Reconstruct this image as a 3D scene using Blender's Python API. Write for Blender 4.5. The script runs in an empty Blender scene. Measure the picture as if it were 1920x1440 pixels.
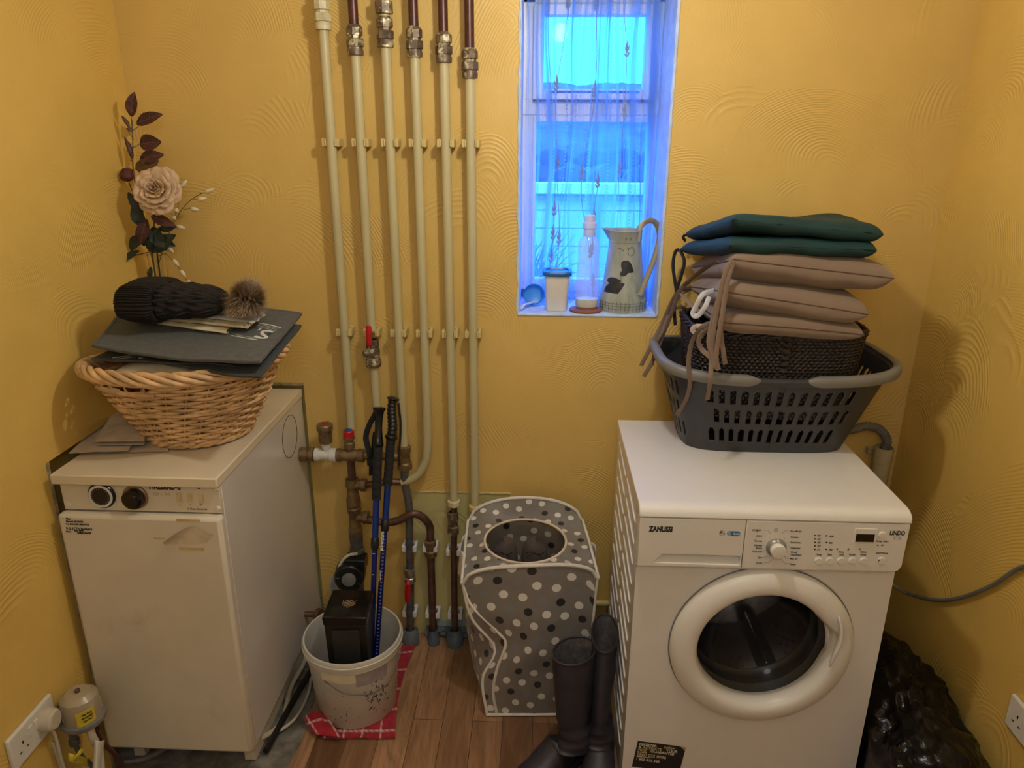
import bpy, bmesh, math, random
from mathutils import Vector, Matrix, noise
from math import sin, cos, pi, radians
random.seed(7)
S = bpy.context.scene
COL = S.collection

# ------------------------------------------------------------------ camera
FPX, PITCH, YAW, ROLL = 1369.7, radians(18.783), radians(2.228), radians(0.341)
CAM = Vector((0, -2.1012, 1.6318))
_f = Vector((-sin(YAW)*cos(PITCH), cos(YAW)*cos(PITCH), -sin(PITCH)))
_r = _f.cross(Vector((0, 0, 1))).normalized(); _u = _r.cross(_f)
_R = _r*cos(ROLL) + _u*sin(ROLL); _U = -_r*sin(ROLL) + _u*cos(ROLL)
cd = bpy.data.cameras.new('camera'); cam = bpy.data.objects.new('camera', cd); COL.objects.link(cam)
cam.matrix_world = Matrix(((_R.x, _U.x, -_f.x, CAM.x), (_R.y, _U.y, -_f.y, CAM.y), (_R.z, _U.z, -_f.z, CAM.z), (0, 0, 0, 1)))
cd.sensor_width = 36; cd.lens = FPX/1920*36; cd.clip_start = .02
S.camera = cam

# ------------------------------------------------------------------ light
w = bpy.data.worlds.new('sky'); S.world = w; w.use_nodes = True
wn = w.node_tree.nodes; wl = w.node_tree.links
bg = wn['Background']
tc = wn.new('ShaderNodeTexCoord'); sep = wn.new('ShaderNodeSeparateXYZ'); cr = wn.new('ShaderNodeValToRGB')
wl.new(tc.outputs['Generated'], sep.inputs[0]); wl.new(sep.outputs['Z'], cr.inputs[0]); wl.new(cr.outputs[0], bg.inputs['Color'])
cr.color_ramp.elements[0].position = 0.0; cr.color_ramp.elements[0].color = (.005, .12, .17, 1)
cr.color_ramp.elements[1].position = 0.5; cr.color_ramp.elements[1].color = (.018, .10, .50, 1)
bg.inputs['Strength'].default_value = 34.0

def light(name, kind, loc, energy, color, rot=(0, 0, 0), **k):
    d = bpy.data.lights.new(name, kind); d.energy = energy; d.color = color
    for a, b in k.items(): setattr(d, a, b)
    o = bpy.data.objects.new(name, d); COL.objects.link(o); o.location = loc; o.rotation_euler = rot
    return o
LAMP = Vector((.06, -.80, 2.04))
light('ceiling_bulb', 'POINT', LAMP, 24, (1.0, .93, .80), shadow_soft_size=.035)
p_ = light('window_portal', 'AREA', (.138, .29, 1.60), 1, (1, 1, 1), rot=(radians(90), 0, pi), shape='RECTANGLE', size=.40, size_y=.92)
p_.data.cycles.is_portal = True
light('rear_fill', 'POINT', (.05, -2.45, 2.05), 15, (.93, .96, 1.0), shadow_soft_size=.22)  # added neutral fill behind the camera, no lamp known there
S.view_settings.view_transform = 'Standard'; S.view_settings.look = 'None'
S.view_settings.exposure = -0.50; S.view_settings.gamma = 1.0; S.view_settings.use_curve_mapping = False

# ------------------------------------------------------------------ helpers
def A(u, v, x=None, y=None, z=None):
    """point on the plane x, y or z (metres) that is seen along one direction from the viewpoint"""
    d = _f + _R*((u-960)/FPX) - _U*((v-720)/FPX)
    if y is not None: t = (y-CAM.y)/d.y
    elif z is not None: t = (z-CAM.z)/d.z
    else: t = (x-CAM.x)/d.x
    return CAM + d*t
V = Vector
WL = {}
def BM(): return bmesh.new()
def wloc(p): return WL[p.name] if p is not None else V((0, 0, 0))
def thing(name, label, cat, loc=(0, 0, 0), group=None):
    o = bpy.data.objects.new(name, None); COL.objects.link(o); o.empty_display_size = .05
    o.location = loc; WL[o.name] = V(loc); o['label'] = label; o['category'] = cat
    if group: o['group'] = group
    return o
def tag(o, label=None, cat=None, group=None, kind=None):
    if label: o['label'] = label
    if cat: o['category'] = cat
    if group: o['group'] = group
    if kind: o['kind'] = kind
    return o
def obj(name, bm, mat, parent=None, smooth=35, bevel=0, seg=2, sub=0, solid=0, off=-1, fix=True, weld=False):
    if weld: bmesh.ops.remove_doubles(bm, verts=bm.verts, dist=1e-5)
    if fix: bmesh.ops.recalc_face_normals(bm, faces=bm.faces)
    if parent is not None: o0 = wloc(parent)
    else:
        xs = [v.co.x for v in bm.verts]; ys = [v.co.y for v in bm.verts]; zs = [v.co.z for v in bm.verts]
        o0 = V(((min(xs)+max(xs))/2, (min(ys)+max(ys))/2, min(zs)))
    for v in bm.verts: v.co -= o0
    me = bpy.data.meshes.new(name); bm.to_mesh(me); bm.free()
    for m in (mat if isinstance(mat, (list, tuple)) else [mat]): me.materials.append(m)
    o = bpy.data.objects.new(name, me); COL.objects.link(o)
    if parent is not None: o.parent = parent
    else: o.location = o0
    WL[o.name] = o0
    if smooth:
        me.shade_smooth(); me.set_sharp_from_angle(angle=radians(smooth))
    if solid:
        m = o.modifiers.new('thickness', 'SOLIDIFY'); m.thickness = solid; m.offset = off
    if bevel:
        m = o.modifiers.new('edge', 'BEVEL'); m.width = bevel; m.segments = seg; m.limit_method = 'ANGLE'; m.angle_limit = radians(40)
        m.harden_normals = False
    if sub:
        m = o.modifiers.new('smooth', 'SUBSURF'); m.levels = sub; m.render_levels = sub
    return o
def struct(name, bm, mat, **k): return tag(obj(name, bm, mat, **k), kind='structure')
def box(bm, a, b, mi=0):
    x0, x1 = sorted((a[0], b[0])); y0, y1 = sorted((a[1], b[1])); z0, z1 = sorted((a[2], b[2]))
    vs = [bm.verts.new(p) for p in ((x0,y0,z0),(x1,y0,z0),(x1,y1,z0),(x0,y1,z0),(x0,y0,z1),(x1,y0,z1),(x1,y1,z1),(x0,y1,z1))]
    for f in ((0,3,2,1),(4,5,6,7),(0,1,5,4),(1,2,6,5),(2,3,7,6),(3,0,4,7)):
        bm.faces.new([vs[i] for i in f]).material_index = mi
    return vs
def prism(bm, poly, d, mi=0):
    """extrude polygon (list of 3D points) by vector d"""
    d = V(d); a = [bm.verts.new(V(p)) for p in poly]; b = [bm.verts.new(V(p)+d) for p in poly]
    n = len(a)
    bm.faces.new(a).material_index = mi; bm.faces.new(b[::-1]).material_index = mi
    for i in range(n): bm.faces.new((a[i], b[i], b[(i+1) % n], a[(i+1) % n])).material_index = mi
def cat(pts, n=8, closed=False):
    P = [V(p) for p in pts]
    if closed: P = [P[-1]]+P+[P[0], P[1]]
    else: P = [2*P[0]-P[1]]+P+[2*P[-1]-P[-2]]
    out = []
    for i in range(1, len(P)-2):
        p0, p1, p2, p3 = P[i-1:i+3]
        for k in range(n):
            t = k/n
            out.append(.5*((2*p1)+(p2-p0)*t+(2*p0-5*p1+4*p2-p3)*t*t+(3*p1-p0-3*p2+p3)*t**3))
    if not closed: out.append(P[-2].copy())
    return out
def tube(bm, pts, r, seg=12, caps=True, closed=False, mi=0, flat=None, flatdir=None):
    """r: number or list; flat: thickness ratio across flatdir"""
    P = [V(p) for p in pts]; n = len(P); rings = []
    nrm = None
    for i, p in enumerate(P):
        if closed: t = (P[(i+1) % n]-P[i-1]).normalized()
        else: t = (P[min(i+1, n-1)]-P[max(i-1, 0)]).normalized()
        if flatdir is not None:
            a = V(flatdir); nrm = (a-t*a.dot(t)).normalized() if abs(a.dot(t)) < .999 else nrm
        elif nrm is None:
            a = V((0, 0, 1)) if abs(t.z) < .9 else V((1, 0, 0)); nrm = (a-t*a.dot(t)).normalized()
        else: nrm = (nrm-t*nrm.dot(t)).normalized()
        b = t.cross(nrm); rr = r[i] if isinstance(r, (list, tuple)) else r
        k = flat if flat is not None else 1
        rings.append([bm.verts.new(p+nrm*(cos(2*pi*j/seg)*rr*k)+b*(sin(2*pi*j/seg)*rr)) for j in range(seg)])
    m = n if closed else n-1
    for i in range(m):
        a, c = rings[i], rings[(i+1) % n]
        for j in range(seg):
            bm.faces.new((a[j], a[(j+1) % seg], c[(j+1) % seg], c[j])).material_index = mi
    if caps and not closed:
        bm.faces.new(rings[0][::-1]).material_index = mi; bm.faces.new(rings[-1]).material_index = mi
    return rings
def axis_matrix(origin, axis, up=None):
    z = V(axis).normalized(); a = V(up) if up else (V((0, 0, 1)) if abs(z.z) < .9 else V((1, 0, 0)))
    x = (a-z*a.dot(z)).normalized(); y = z.cross(x)
    return Matrix(((x.x, y.x, z.x, origin[0]), (x.y, y.y, z.y, origin[1]), (x.z, y.z, z.z, origin[2]), (0, 0, 0, 1)))
def lathe(bm, prof, seg=40, M=None, mi=0, sx=1, sy=1, ang=2*pi, off=(0, 0)):
    M = M or Matrix(); rings = []
    for r, z in prof:
        if r <= 1e-6: rings.append([bm.verts.new(M @ V((0, 0, z)))])
        else: rings.append([bm.verts.new(M @ V((r*sx*cos(2*pi*j/seg), r*sy*sin(2*pi*j/seg), z))) for j in range(seg)])
    for i in range(len(rings)-1):
        a, c = rings[i], rings[i+1]
        for j in range(seg):
            k = (j+1) % seg
            if len(a) == 1 and len(c) == 1: continue
            if len(a) == 1: f = bm.faces.new((a[0], c[k], c[j]))
            elif len(c) == 1: f = bm.faces.new((a[j], a[k], c[0]))
            else: f = bm.faces.new((a[j], a[k], c[k], c[j]))
            f.material_index = mi
    return rings
def grid(bm, fn, nu, nv, cu=False, cv=False, mi=0, skip=None, uv=None):
    vs = [[bm.verts.new(fn(i/nu, j/nv)) for j in range(nv+(0 if cv else 1))] for i in range(nu+(0 if cu else 1))]
    L = bm.loops.layers.uv.verify() if uv else None
    for i in range(nu):
        for j in range(nv):
            if skip and skip((i+.5)/nu, (j+.5)/nv): continue
            i2 = (i+1) % len(vs); j2 = (j+1) % len(vs[0])
            f = bm.faces.new((vs[i][j], vs[i2][j], vs[i2][j2], vs[i][j2])); f.material_index = mi
            if uv:
                for l, (a, b) in zip(f.loops, ((i, j), (i+1, j), (i+1, j+1), (i, j+1))): l[L].uv = uv(a/nu, b/nv)
    return vs
def pillow(bm, c, T, n=36, p=4, q=.5, amp=.004, seed=0, sag=0, mi=0, edge=0.0, pin=.06):
    """cushion from 4 corner points (front-left, front-right, back-right, back-left)"""
    c = [V(k) for k in c]
    def base(u, v):
        # pull the sides in a little between the corners
        uu = u+(.5-u)*pin*sin(pi*v)*abs(2*u-1)*(1 if True else 0); vv = v+(.5-v)*pin*sin(pi*u)*abs(2*v-1)
        return c[0]*(1-uu)*(1-vv)+c[1]*uu*(1-vv)+c[2]*uu*vv+c[3]*(1-uu)*vv
    nrm = (c[1]-c[0]).cross(c[3]-c[0]).normalized()
    def h(u, v):
        a = abs(2*u-1); b = abs(2*v-1)
        return max(0, (1-a**p))**q*max(0, (1-b**p))**q
    def sm(t): return .5-.5*cos(pi*t)
    for s in (1, -1):
        def fn(u, v):
            u = sm(sm(u)*.5+u*.5); v = sm(sm(v)*.5+v*.5)
            P = base(u, v); H = h(u, v)*T/2+edge
            N = noise.noise(P*14+V((seed, 0, s*3)))*amp*min(1, h(u, v)*1.5)
            N += noise.noise(V((P.x*40, P.y*40, P.z*9))+V((seed, 9, s)))*amp*.45*(1-h(u, v))
            return P+nrm*(s*(H+N)-sag*H)
        grid(bm, fn, n, n, mi=mi)
    bmesh.ops.remove_doubles(bm, verts=bm.verts, dist=1e-4)
def text(bm, s, pos, right, up, size, align='CENTER', sx=1.0, bold=0.0, depth=.0003, lh=1.0, mi=0):
    cu = bpy.data.curves.new('t', 'FONT'); cu.body = s; cu.size = size; cu.align_x = align; cu.offset = bold
    cu.extrude = depth; cu.space_line = lh; cu.resolution_u = 3
    o = bpy.data.objects.new('t', cu); me = bpy.data.meshes.new_from_object(o)
    r = V(right).normalized(); u = V(up).normalized(); n = r.cross(u)
    vs = [bm.verts.new(V(pos)+r*(v.co.x*sx)+u*v.co.y+n*v.co.z) for v in me.vertices]
    for p in me.polygons:
        try: bm.faces.new([vs[i] for i in p.vertices]).material_index = mi
        except ValueError: pass
    bpy.data.objects.remove(o); bpy.data.curves.remove(cu); bpy.data.meshes.remove(me)

# ------------------------------------------------------------------ materials
class N:
    def __init__(s, name):
        s.m = bpy.data.materials.new(name); s.m.use_nodes = True; s.t = s.m.node_tree
        s.b = s.t.nodes['Principled BSDF']; s.o = s.t.nodes['Material Output']
        s.tc = s.t.nodes.new('ShaderNodeTexCoord')
    def n(s, k, **a):
        x = s.t.nodes.new(k)
        for p, v in a.items():
            if p.startswith('i_'):
                key = p[2:].replace('_', ' '); x.inputs[key].default_value = v
            else: setattr(x, p, v)
        return x
    def l(s, a, b): s.t.links.new(a, b)
    def set(s, **a):
        for k, v in a.items(): s.b.inputs[k.replace('_', ' ')].default_value = v
    def math(s, op, a, b=None, c=None):
        x = s.n('ShaderNodeMath', operation=op)
        for i, q in enumerate((a, b, c)):
            if q is None: continue
            if isinstance(q, (int, float)): x.inputs[i].default_value = q
            else: s.l(q, x.inputs[i])
        return x.outputs[0]
    def mix(s, f, a, b):
        x = s.n('ShaderNodeMix', data_type='RGBA')
        for i, q in ((0, f), (6, a), (7, b)):
            if isinstance(q, (int, float)): x.inputs[i].default_value = q
            elif isinstance(q, tuple): x.inputs[i].default_value = (*q, 1) if len(q) == 3 else q
            else: s.l(q, x.inputs[i])
        return x.outputs[2]
    def noise(s, scale, detail=3, rough=.5, vec=None, out='Fac', dist=0):
        x = s.n('ShaderNodeTexNoise'); x.inputs['Scale'].default_value = scale; x.inputs['Detail'].default_value = detail
        x.inputs['Roughness'].default_value = rough; x.inputs['Distortion'].default_value = dist
        s.l(vec or s.tc.outputs['Object'], x.inputs['Vector']); return x.outputs[out]
    def ramp(s, f, a, b):
        x = s.n('ShaderNodeMapRange'); s.l(f, x.inputs[0]); x.inputs[1].default_value = a; x.inputs[2].default_value = b
        x.interpolation_type = 'SMOOTHSTEP'; return x.outputs[0]
    def scale(s, v, vec=None):
        x = s.n('ShaderNodeMapping'); x.inputs['Scale'].default_value = v; s.l(vec or s.tc.outputs['Object'], x.inputs['Vector']); return x.outputs[0]
    def bump(s, h, st=.3, d=.01):
        x = s.n('ShaderNodeBump'); x.inputs['Strength'].default_value = st; x.inputs['Distance'].default_value = d
        s.l(h, x.inputs['Height']); s.l(x.outputs[0], s.b.inputs['Normal']); return x
def mat(name, col, rough=.5, metal=0, var=.12, vs=20, bump=0, bs=200, bd=.002, col2=None, c2s=8, c2=(.55, .7), spec=.5, coat=0, stretch=None, sheen=0):
    s = N(name); s.set(Roughness=rough, Metallic=metal); s.b.inputs['Specular IOR Level'].default_value = spec
    if coat: s.b.inputs['Coat Weight'].default_value = coat; s.b.inputs['Coat Roughness'].default_value = .08
    if sheen: s.b.inputs['Sheen Weight'].default_value = sheen
    vec = s.scale(stretch) if stretch else None
    f = s.noise(vs, 4, .6, vec)
    c = s.mix(s.ramp(f, .3, .7), tuple(max(0, k*(1-var)) for k in col), tuple(min(1, k*(1+var)) for k in col))
    if col2: c = s.mix(s.ramp(s.noise(c2s, 6, .65, vec), *c2), c, col2)
    s.l(c, s.b.inputs['Base Color'])
    if bump: s.bump(s.noise(bs, 3, .6, vec), bump, bd)
    return s.m
# ------------------------------------------------------------------ material set
def wall_mat(name, col, patch=False):
    s = N(name); s.set(Roughness=.42); s.b.inputs['Specular IOR Level'].default_value = .35
    obc = s.n('ShaderNodeNewGeometry').outputs['Position']
    warp = s.n('ShaderNodeTexNoise'); warp.inputs['Scale'].default_value = 2.2; warp.inputs['Detail'].default_value = 1; s.l(obc, warp.inputs['Vector'])
    vm = s.n('ShaderNodeVectorMath', operation='MULTIPLY_ADD'); s.l(warp.outputs['Color'], vm.inputs[0]); vm.inputs[1].default_value = (.22, .22, .22); s.l(obc, vm.inputs[2])
    def rings(sc, freq, rnd):
        vo = s.n('ShaderNodeTexVoronoi'); vo.inputs['Scale'].default_value = sc; vo.inputs['Randomness'].default_value = rnd
        s.l(vm.outputs[0], vo.inputs['Vector'])
        d = s.math('MULTIPLY', vo.outputs['Distance'], freq)
        d = s.math('ADD', d, s.math('MULTIPLY', s.noise(9, 3, .6, obc), 5))
        r = s.math('SINE', d)
        df = s.n('ShaderNodeVectorMath', operation='SUBTRACT'); s.l(vm.outputs[0], df.inputs[0])
        sc_ = s.n('ShaderNodeVectorMath', operation='SCALE'); s.l(vo.outputs['Position'], sc_.inputs[0]); sc_.inputs['Scale'].default_value = 1.0; s.l(sc_.outputs[0], df.inputs[1])
        dz = s.n('ShaderNodeSeparateXYZ'); s.l(df.outputs[0], dz.inputs[0])
        fan = s.ramp(dz.outputs['Z'], -.02, .05)
        return s.math('MULTIPLY', s.math('POWER', s.math('MULTIPLY_ADD', r, .5, .5), 2.0), fan), vo.outputs['Distance']
    r1, d1 = rings(2.6, 290, 1.0)
    r2, d2 = rings(3.7, 210, 1.0)
    m1 = s.ramp(s.noise(3.1, 2, .5, obc), .42, .60)
    m2 = s.ramp(s.noise(2.3, 2, .5, vm.outputs[0]), .40, .62)
    h = s.math('ADD', s.math('MULTIPLY', r1, m1), s.math('MULTIPLY', s.math('MULTIPLY', r2, m2), .7))
    h = s.math('ADD', h, s.math('MULTIPLY', s.noise(5, 4, .6, obc), 1.6))
    h = s.math('ADD', h, s.math('MULTIPLY', s.noise(120, 2, .6, obc), .25))
    c = s.mix(s.ramp(s.noise(3.5, 4, .6, obc), .3, .75), tuple(k*.94 for k in col), tuple(min(1, k*1.05) for k in col))
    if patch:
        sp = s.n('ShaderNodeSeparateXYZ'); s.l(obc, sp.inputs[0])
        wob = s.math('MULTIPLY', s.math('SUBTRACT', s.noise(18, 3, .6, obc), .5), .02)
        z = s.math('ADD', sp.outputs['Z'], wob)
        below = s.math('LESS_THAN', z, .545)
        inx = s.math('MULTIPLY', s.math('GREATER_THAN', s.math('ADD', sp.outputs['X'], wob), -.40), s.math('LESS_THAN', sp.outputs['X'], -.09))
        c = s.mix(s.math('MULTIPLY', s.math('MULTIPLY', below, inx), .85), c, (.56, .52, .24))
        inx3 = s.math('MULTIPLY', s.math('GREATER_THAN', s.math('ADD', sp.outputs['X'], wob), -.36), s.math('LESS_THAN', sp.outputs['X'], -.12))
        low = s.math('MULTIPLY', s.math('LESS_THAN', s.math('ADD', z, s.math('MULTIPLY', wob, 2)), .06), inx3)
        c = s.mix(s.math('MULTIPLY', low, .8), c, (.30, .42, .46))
    s.l(c, s.b.inputs['Base Color'])
    s.bump(h, .30, .0040)
    return s.m
M = {}
M['wall'] = wall_mat('wall_yellow', (.74, .50, .125))
M['wallb'] = wall_mat('wall_yellow_back', (.72, .49, .145), True)
M['plaster'] = mat('raw_plaster', (.30, .24, .13), .9, var=.4, vs=25, bump=.8, bs=60, bd=.01, col2=(.12, .12, .07), c2s=9)
M['ceil'] = mat('ceiling_white', (.80, .78, .72), .9)
M['reveal'] = mat('daylight_tinted_reveal', (.56, .68, .86), .6, bump=.5, bs=230, bd=.003)  # white paint with the blue daylight cast put into its colour
M['concrete'] = mat('concrete', (.21, .195, .165), .9, var=.45, vs=14, bump=.7, bs=90, bd=.006, col2=(.05, .045, .04), c2s=5, c2=(.5, .72))
def wood_floor():
    s = N('laminate_floor'); s.set(Roughness=.33)
    pos = s.n('ShaderNodeNewGeometry').outputs['Position']
    rot = s.n('ShaderNodeMapping'); rot.inputs['Rotation'].default_value = (0, 0, radians(90)); s.l(pos, rot.inputs['Vector'])
    br = s.n('ShaderNodeTexBrick'); s.l(rot.outputs[0], br.inputs['Vector'])
    br.inputs['Scale'].default_value = 1; br.inputs['Mortar Size'].default_value = .0009; br.inputs['Brick Width'].default_value = .62; br.inputs['Row Height'].default_value = .088
    br.offset = .37; br.inputs['Bias'].default_value = 0
    br.inputs['Color1'].default_value = (.15, .075, .04, 1); br.inputs['Color2'].default_value = (.46, .27, .15, 1); br.inputs['Mortar'].default_value = (.04, .02, .012, 1)
    st = s.scale((60, 4, 1), pos); g = s.noise(1, 6, .65, st, dist=1.2)
    st2 = s.scale((9, 1.2, 1), pos); g2 = s.noise(2, 4, .6, st2, dist=2.5)
    c = s.mix(s.math('MULTIPLY', s.ramp(g, .35, .75), .55), br.outputs['Color'], (.20, .10, .05))
    mul = s.n('ShaderNodeMix', data_type='RGBA', blend_type='MULTIPLY'); mul.inputs[0].default_value = .65
    s.l(c, mul.inputs[6]); s.l(s.mix(s.ramp(g2, .3, .7), (.62, .58, .52), (1.25, 1.2, 1.15)), mul.inputs[7])
    s.l(mul.outputs[2], s.b.inputs['Base Color'])
    s.bump(s.math('ADD', br.outputs['Fac'], s.math('MULTIPLY', g, .2)), -.3, .002)
    return s.m
M['floor'] = wood_floor()
M['enamel'] = mat('cream_enamel', (.70, .63, .50), .34, var=.05, vs=3, col2=(.48, .40, .27), c2s=4, c2=(.60, .85), coat=.2)
M['enameltop'] = mat('worn_cream_enamel', (.72, .63, .46), .36, var=.06, vs=4, col2=(.42, .33, .20), c2s=9, c2=(.60, .9), coat=.2)
M['white'] = mat('washer_white', (.80, .785, .76), .24, var=.01, coat=.35)
M['white2'] = mat('washer_panel_white', (.80, .78, .74), .3, var=.01)
M['whiteplastic'] = mat('white_plastic', (.72, .69, .62), .38, var=.04)
M['black'] = mat('black_plastic', (.012, .012, .013), .35, var=.2)
M['blackgloss'] = mat('black_gloss', (.006, .006, .007), .12, var=.1)
M['ink'] = mat('black_ink', (.015, .015, .017), .6)
M['greyink'] = mat('grey_ink', (.30, .29, .28), .6)
M['greyplastic'] = mat('grey_plastic', (.20, .20, .20), .45)
M['brass'] = mat('dull_brass', (.235, .155, .075), .52, .55, var=.25, vs=40, bump=.3, bs=120, col2=(.09, .08, .055), c2s=25)
M['copper'] = mat('dark_copper', (.155, .085, .065), .42, .55, var=.3, vs=30, col2=(.07, .05, .045), c2s=14)
M['redcopper'] = mat('red_brown_pipe', (.085, .026, .02), .35, .2, var=.25, vs=30, col2=(.05, .03, .03), c2s=20)
M['pipe'] = mat('cream_painted_pipe', (.53, .47, .265), .38, var=.07, vs=10, bump=.25, bs=60, bd=.003, col2=(.25, .23, .15), c2s=18, c2=(.68, .8), stretch=(1, 1, .25))
M['clip'] = mat('cream_pipe_clip', (.62, .49, .20), .45, var=.05)
M['fitting'] = mat('paint_splashed_fitting', (.15, .11, .075), .45, .4, var=.4, vs=60, col2=(.55, .50, .32), c2s=40, c2=(.53, .62), bump=.4, bs=90)
M['fittingp'] = mat('cream_painted_fitting', (.60, .54, .34), .42, 0, var=.15, vs=60, col2=(.12, .09, .06), c2s=45, c2=(.62, .72), bump=.4, bs=90)
M['steel'] = mat('steel', (.45, .44, .42), .3, .9, var=.2, vs=50)
M['greymetal'] = mat('grey_fitting', (.12, .12, .12), .5, .3, var=.3, vs=40, bump=.3, bs=100)
M['red'] = mat('red_handle', (.50, .012, .02), .35, var=.1)
M['blue'] = mat('blue_disc', (.02, .09, .25), .4)
M['polblue'] = mat('anodised_blue', (.008, .045, .34), .22, .55, var=.1, coat=.3)
M['polblue2'] = mat('anodised_dark_blue', (.006, .022, .22), .25, .5, var=.1, coat=.3)
M['foam'] = mat('black_foam', (.012, .012, .014), .85, bump=.3, bs=400)
M['paint_white'] = mat('white_thread_seal', (.70, .68, .62), .6, bump=.6, bs=120, bd=.004)
M['wicker'] = mat('willow', (.66, .43, .22), .45, var=.25, vs=22, col2=(.42, .23, .10), c2s=16, c2=(.58, .8), bump=.3, bs=150)
M['grey_bag'] = mat('grey_nonwoven', (.105, .112, .108), .85, var=.12, vs=60, bump=.35, bs=700, bd=.001)
M['dark_bag'] = mat('dark_grey_nonwoven', (.06, .068, .07), .85, var=.12, vs=60, bump=.35, bs=700, bd=.001)
M['cream_cloth'] = mat('cream_plastic_bag', (.68, .60, .40), .5, var=.06, bump=.5, bs=25, bd=.006)
M['white_cloth'] = mat('white_plastic_bag', (.74, .71, .66), .45, var=.06, bump=.6, bs=25, bd=.008)
M['print_white'] = mat('white_print', (.72, .72, .66), .7)
M['print_green'] = mat('dark_green_print', (.035, .06, .052), .8)
M['paper'] = mat('old_paper', (.62, .52, .40), .8, var=.06, bump=.2, bs=30, bd=.004)
M['paperin'] = mat('brown_inner_paper', (.30, .22, .17), .8, var=.1)
M['knit'] = mat('black_wool', (.014, .011, .010), .95, var=.3, vs=80, bump=1, bs=260, bd=.004)
M['tan'] = mat('tan_leather', (.25, .10, .045), .6)
def fur():
    s = N('brown_fur'); s.set(Roughness=.7)
    at = s.n('ShaderNodeAttribute', attribute_name='tip')
    s.l(s.mix(at.outputs['Fac'], (.10, .065, .042), (.50, .37, .25)), s.b.inputs['Base Color']); return s.m
M['fur'] = fur()
M['rose'] = mat('dusty_pink_petal', (.62, .43, .27), .7, var=.14, vs=25, col2=(.46, .26, .16), c2s=16, c2=(.5, .75), bump=.3, bs=60, bd=.003)
M['burgundy'] = mat('burgundy_leaf', (.062, .018, .016), .55, var=.3, vs=30)
M['vein'] = mat('pale_leaf_vein', (.22, .11, .08), .6)
M['bronze_leaf'] = mat('olive_bronze_leaf', (.13, .075, .028), .55, var=.25, vs=30)
M['green_leaf'] = mat('dark_green_leaf', (.018, .033, .022), .5, var=.3, vs=30)
M['stem'] = mat('brown_stem', (.09, .07, .035), .6)
M['bud'] = mat('cream_bud', (.72, .62, .42), .55, var=.08)
def glass(name, col=(1, 1, 1), rough=0.0, ior=1.45):
    s = N(name); s.set(Roughness=rough, IOR=ior); s.b.inputs['Transmission Weight'].default_value = 1; s.b.inputs['Base Color'].default_value = (*col, 1); return s.m
M['glass'] = glass('clear_glass', (.95, .97, .95))
def thin(name, col, alpha, rough=.1, spec=.6):
    """thin see-through sheet: transparent mixed with a glossy/diffuse coat"""
    s = N(name); s.set(Roughness=rough); s.b.inputs['Base Color'].default_value = (*col, 1); s.b.inputs['Alpha'].default_value = alpha
    s.b.inputs['Specular IOR Level'].default_value = spec; return s.m
M['pane'] = thin('window_pane', (.8, .9, 1), .05, .02, .25)
M['bottle'] = thin('clear_plastic_bottle', (.70, .82, .86), .30, .08, 1)
M['frost'] = thin('frosted_cap', (.78, .76, .74), .72, .35)
M['doorglass'] = thin('dark_door_glass', (.01, .012, .014), .16, .015, 1)
M['soap'] = mat('milky_soap', (.80, .76, .66), .4)
M['tubw'] = mat('tub_white', (.78, .74, .68), .4, var=.03)
M['tubblue'] = mat('tub_lid_blue', (.01, .14, .45), .35, var=.05)
M['scoop'] = thin('blue_scoop', (.05, .38, .85), .85, .35)
M['coaster'] = mat('terracotta_coaster', (.28, .09, .035), .6, var=.2)
M['jug'] = mat('distressed_enamel_jug', (.40, .43, .36), .45, var=.22, vs=18, col2=(.22, .24, .18), c2s=14, c2=(.5, .72), stretch=(1, 1, .35))
M['jugpaint'] = mat('jug_leaf_print', (.028, .030, .032), .6, var=.4, vs=60)
M['jughandle'] = mat('jug_handle_metal', (.26, .23, .17), .4, .3, var=.15)
M['sash'] = mat('white_window_frame', (.80, .82, .85), .4, var=.03)
M['sashdark'] = mat('dark_seal', (.05, .05, .06), .6)  # near-black strips at the foot of the upper sash
M['basket'] = mat('charcoal_plastic', (.040, .042, .048), .38, var=.05)
M['baskgrip'] = mat('grey_grip_plastic', (.19, .185, .17), .42, var=.05)
M['rattan'] = mat('black_brown_rattan', (.020, .013, .012), .5, var=.4, vs=30, stretch=(1, 1, 6))
M['beige'] = mat('taupe_cotton', (.235, .165, .115), .92, var=.05, vs=10, bump=.25, bs=900, bd=.001, sheen=.2)
M['beige_tie'] = mat('taupe_tape', (.225, .158, .115), .9, var=.08)
M['seam'] = mat('dark_seam', (.10, .065, .045), .9)
M['green'] = mat('bottle_green_cotton', (.004, .036, .037), .75, var=.12, vs=10, bump=.25, bs=500, bd=.001)
M['blacktape'] = mat('black_tape', (.010, .011, .013), .7)
M['lbl'] = mat('white_care_label', (.70, .70, .72), .7)
M['plum'] = mat('dark_plum_rubber', (.024, .023, .036), .48, var=.15, vs=18, col2=(.055, .048, .06), c2s=30, c2=(.62, .8), bump=.12, bs=80, bd=.002)
M['plumin'] = mat('grey_boot_lining', (.075, .068, .072), .95, var=.3, vs=60, bump=.4, bs=300)
M['slip'] = mat('brown_felt_slipper', (.105, .080, .076), .95, bump=.5, bs=300)
M['bucket'] = mat('scuffed_white_plastic', (.62, .59, .52), .42, var=.06, vs=6, col2=(.24, .21, .18), c2s=26, c2=(.64, .76), stretch=(1, 1, 3))
M['bucketlbl'] = mat('cream_label', (.76, .70, .52), .6)
M['wire'] = mat('grey_wire', (.16, .15, .14), .4, .7)
M['boxblack'] = mat('black_card', (.010, .009, .008), .28, var=.1)
M['gold'] = mat('gold_foil', (.50, .36, .22), .4, .6)
M['bag'] = mat('black_bin_bag', (.004, .004, .005), .24, var=.2, bump=.35, bs=38, bd=.006, spec=.35)
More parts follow.
